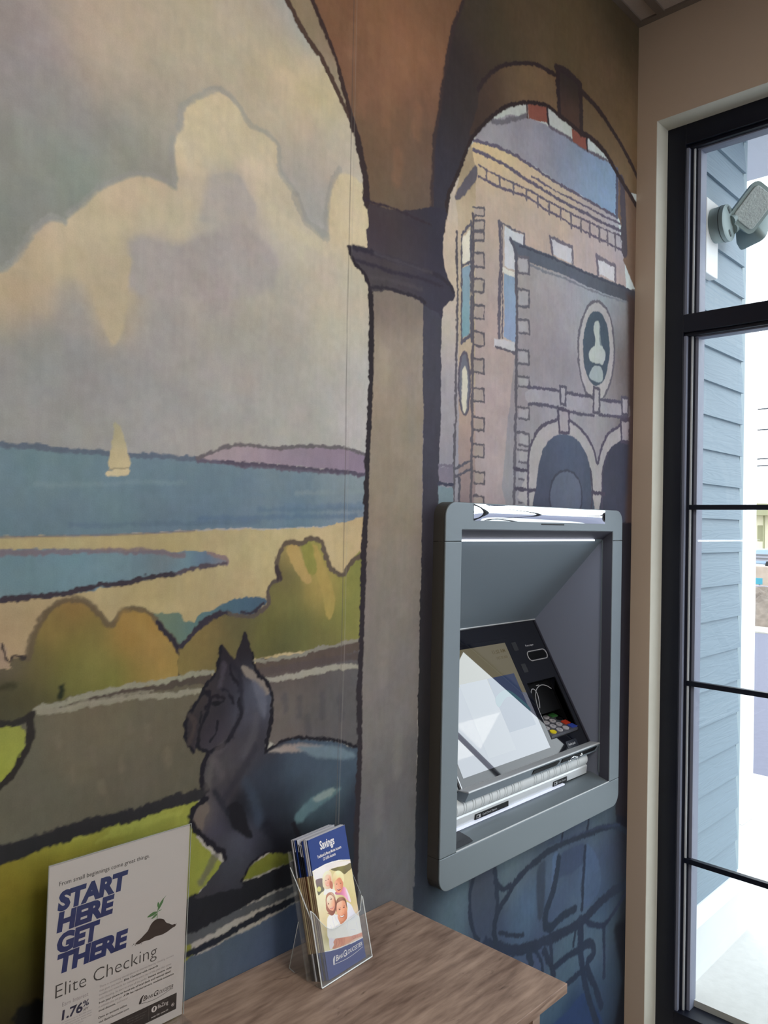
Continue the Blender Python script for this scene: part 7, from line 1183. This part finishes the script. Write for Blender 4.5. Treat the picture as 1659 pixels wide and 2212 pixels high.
# parked car
def car(x, y, name, label, body):
    t = thing(name, label, 'car', (x, y, 0)); dk = mat('tyre_rubber', (30, 30, 34), .7); gl = mat('car_glass', (60, 72, 88), .1, spec=.8)
    side = [(-2.2, .35), (-2.15, .75), (-1.3, .90), (-.7, 1.40), (.7, 1.42), (1.4, .98), (2.1, .88), (2.2, .40)]
    MB().prism([(y+a, b) for a, b in catmull(side, 4)], 0, x-.85, x+.85, body).build('body', t, bevel=.05, smooth=40)
    MB().prism([(y-1.15, .95), (y-.65, 1.34), (y+.62, 1.36), (y+1.15, 1.0)], 0, x-.87, x+.87, gl).build('side_window', t)
    for dy in (-1.35, 1.35):
        for sx in (-1, 1): MB().lathe((x+sx*.72, y+dy, .33), (sx, 0, 0), [(0, .33), (.18, .33), (.2, .27)], dk, 24).build('wheel', t, smooth=40)
car(30.0, 6.55, 'car', 'pale blue parked car across the street', mat('pale_blue_car_paint', (150, 172, 200), .3, coat=.6))
tag(MB().box((21.8, 1.5, .02), (22.1, 12, .62), mat('pink_beige_stone', (168, 152, 140), .9, noise=(6, .25))).build('retaining_wall', bevel=.02), 'low pinkish stone wall between the dirt mound and the guardrail', 'wall')
tag(MB().box((16.8, 1.5, .30), (16.9, 8, .44), mat('lilac_grey_rail', (150, 144, 158), .6)).box((16.82, 2.2, .02), (16.88, 2.3, .30), M_gal).box((16.82, 6.2, .02), (16.88, 6.3, .30), M_gal).build('parking_rail'), 'low lilac-grey parking rail just behind the dirt mound', 'rail')
sg = thing('street_sign', 'small teal sign on a short post behind the dirt mound', 'sign', (18.5, 4.92, 0))
MB().box((18.48, 4.88, .36), (18.52, 5.02, .50), mat('teal_sign_paint', (60, 140, 160), .5)).build('panel', sg); MB().tube([(18.55, 4.95, 0), (18.55, 4.95, .50)], .02, M_gal).build('post', sg)
# low building
bl = thing('house', 'low cream building with flat eaves across the street', 'building', (45, 14, 0)); M_cr = mat('cream_render', (226, 220, 196), .8); M_ol = mat('olive_shutter', (150, 148, 118), .7)
MB().box((45, 8.0, 0), (53, 22, 2.8), M_cr).build('wall', bl); MB().prism([(7.4, 2.38), (22.6, 2.38), (22.6, 2.75), (15, 3.1), (7.4, 2.75)], 0, 44.2, 53.6, M_ol).build('roof', bl)
for y0 in (12.6, 13.42): MB().box((44.95, y0, 1.0), (45.02, y0+.33, 1.85), M_ol).build('window', bl, bevel=.02)
MB().box((44.7, 13.3, 0), (44.78, 13.38, 2.4), M_ol).build('column', bl)
# overhead wires
M_wire = mat('black_cable', (60, 62, 70), .6)
for zz, lab in ((6.15, 'topmost overhead wire across the street'), (5.4, 'second overhead wire from the top'), (4.35, 'upper of the two close overhead wires'), (4.1, 'lowest overhead wire across the street')):
    y_ = [(30, a, zz-.25*math.sin(PI*(a+10)/60)) for a in range(-10, 51, 6)]; y_ = [(29.8, b_, c_) for a_, b_, c_ in y_]
    tag(MB().tube(y_, .025, M_wire, 5).build('overhead_wire'), lab, 'wire')
for a in (-9.9, 49.9):
    t_ = MB().tube([(30, a, 0), (30, a, 7.2)], .12, mat('weathered_pole', (110, 100, 92), .9), 10).build('utility_pole'); tag(t_, 'wooden utility pole carrying the overhead wires, %s end' % ('near' if a < 0 else 'far'), 'pole')
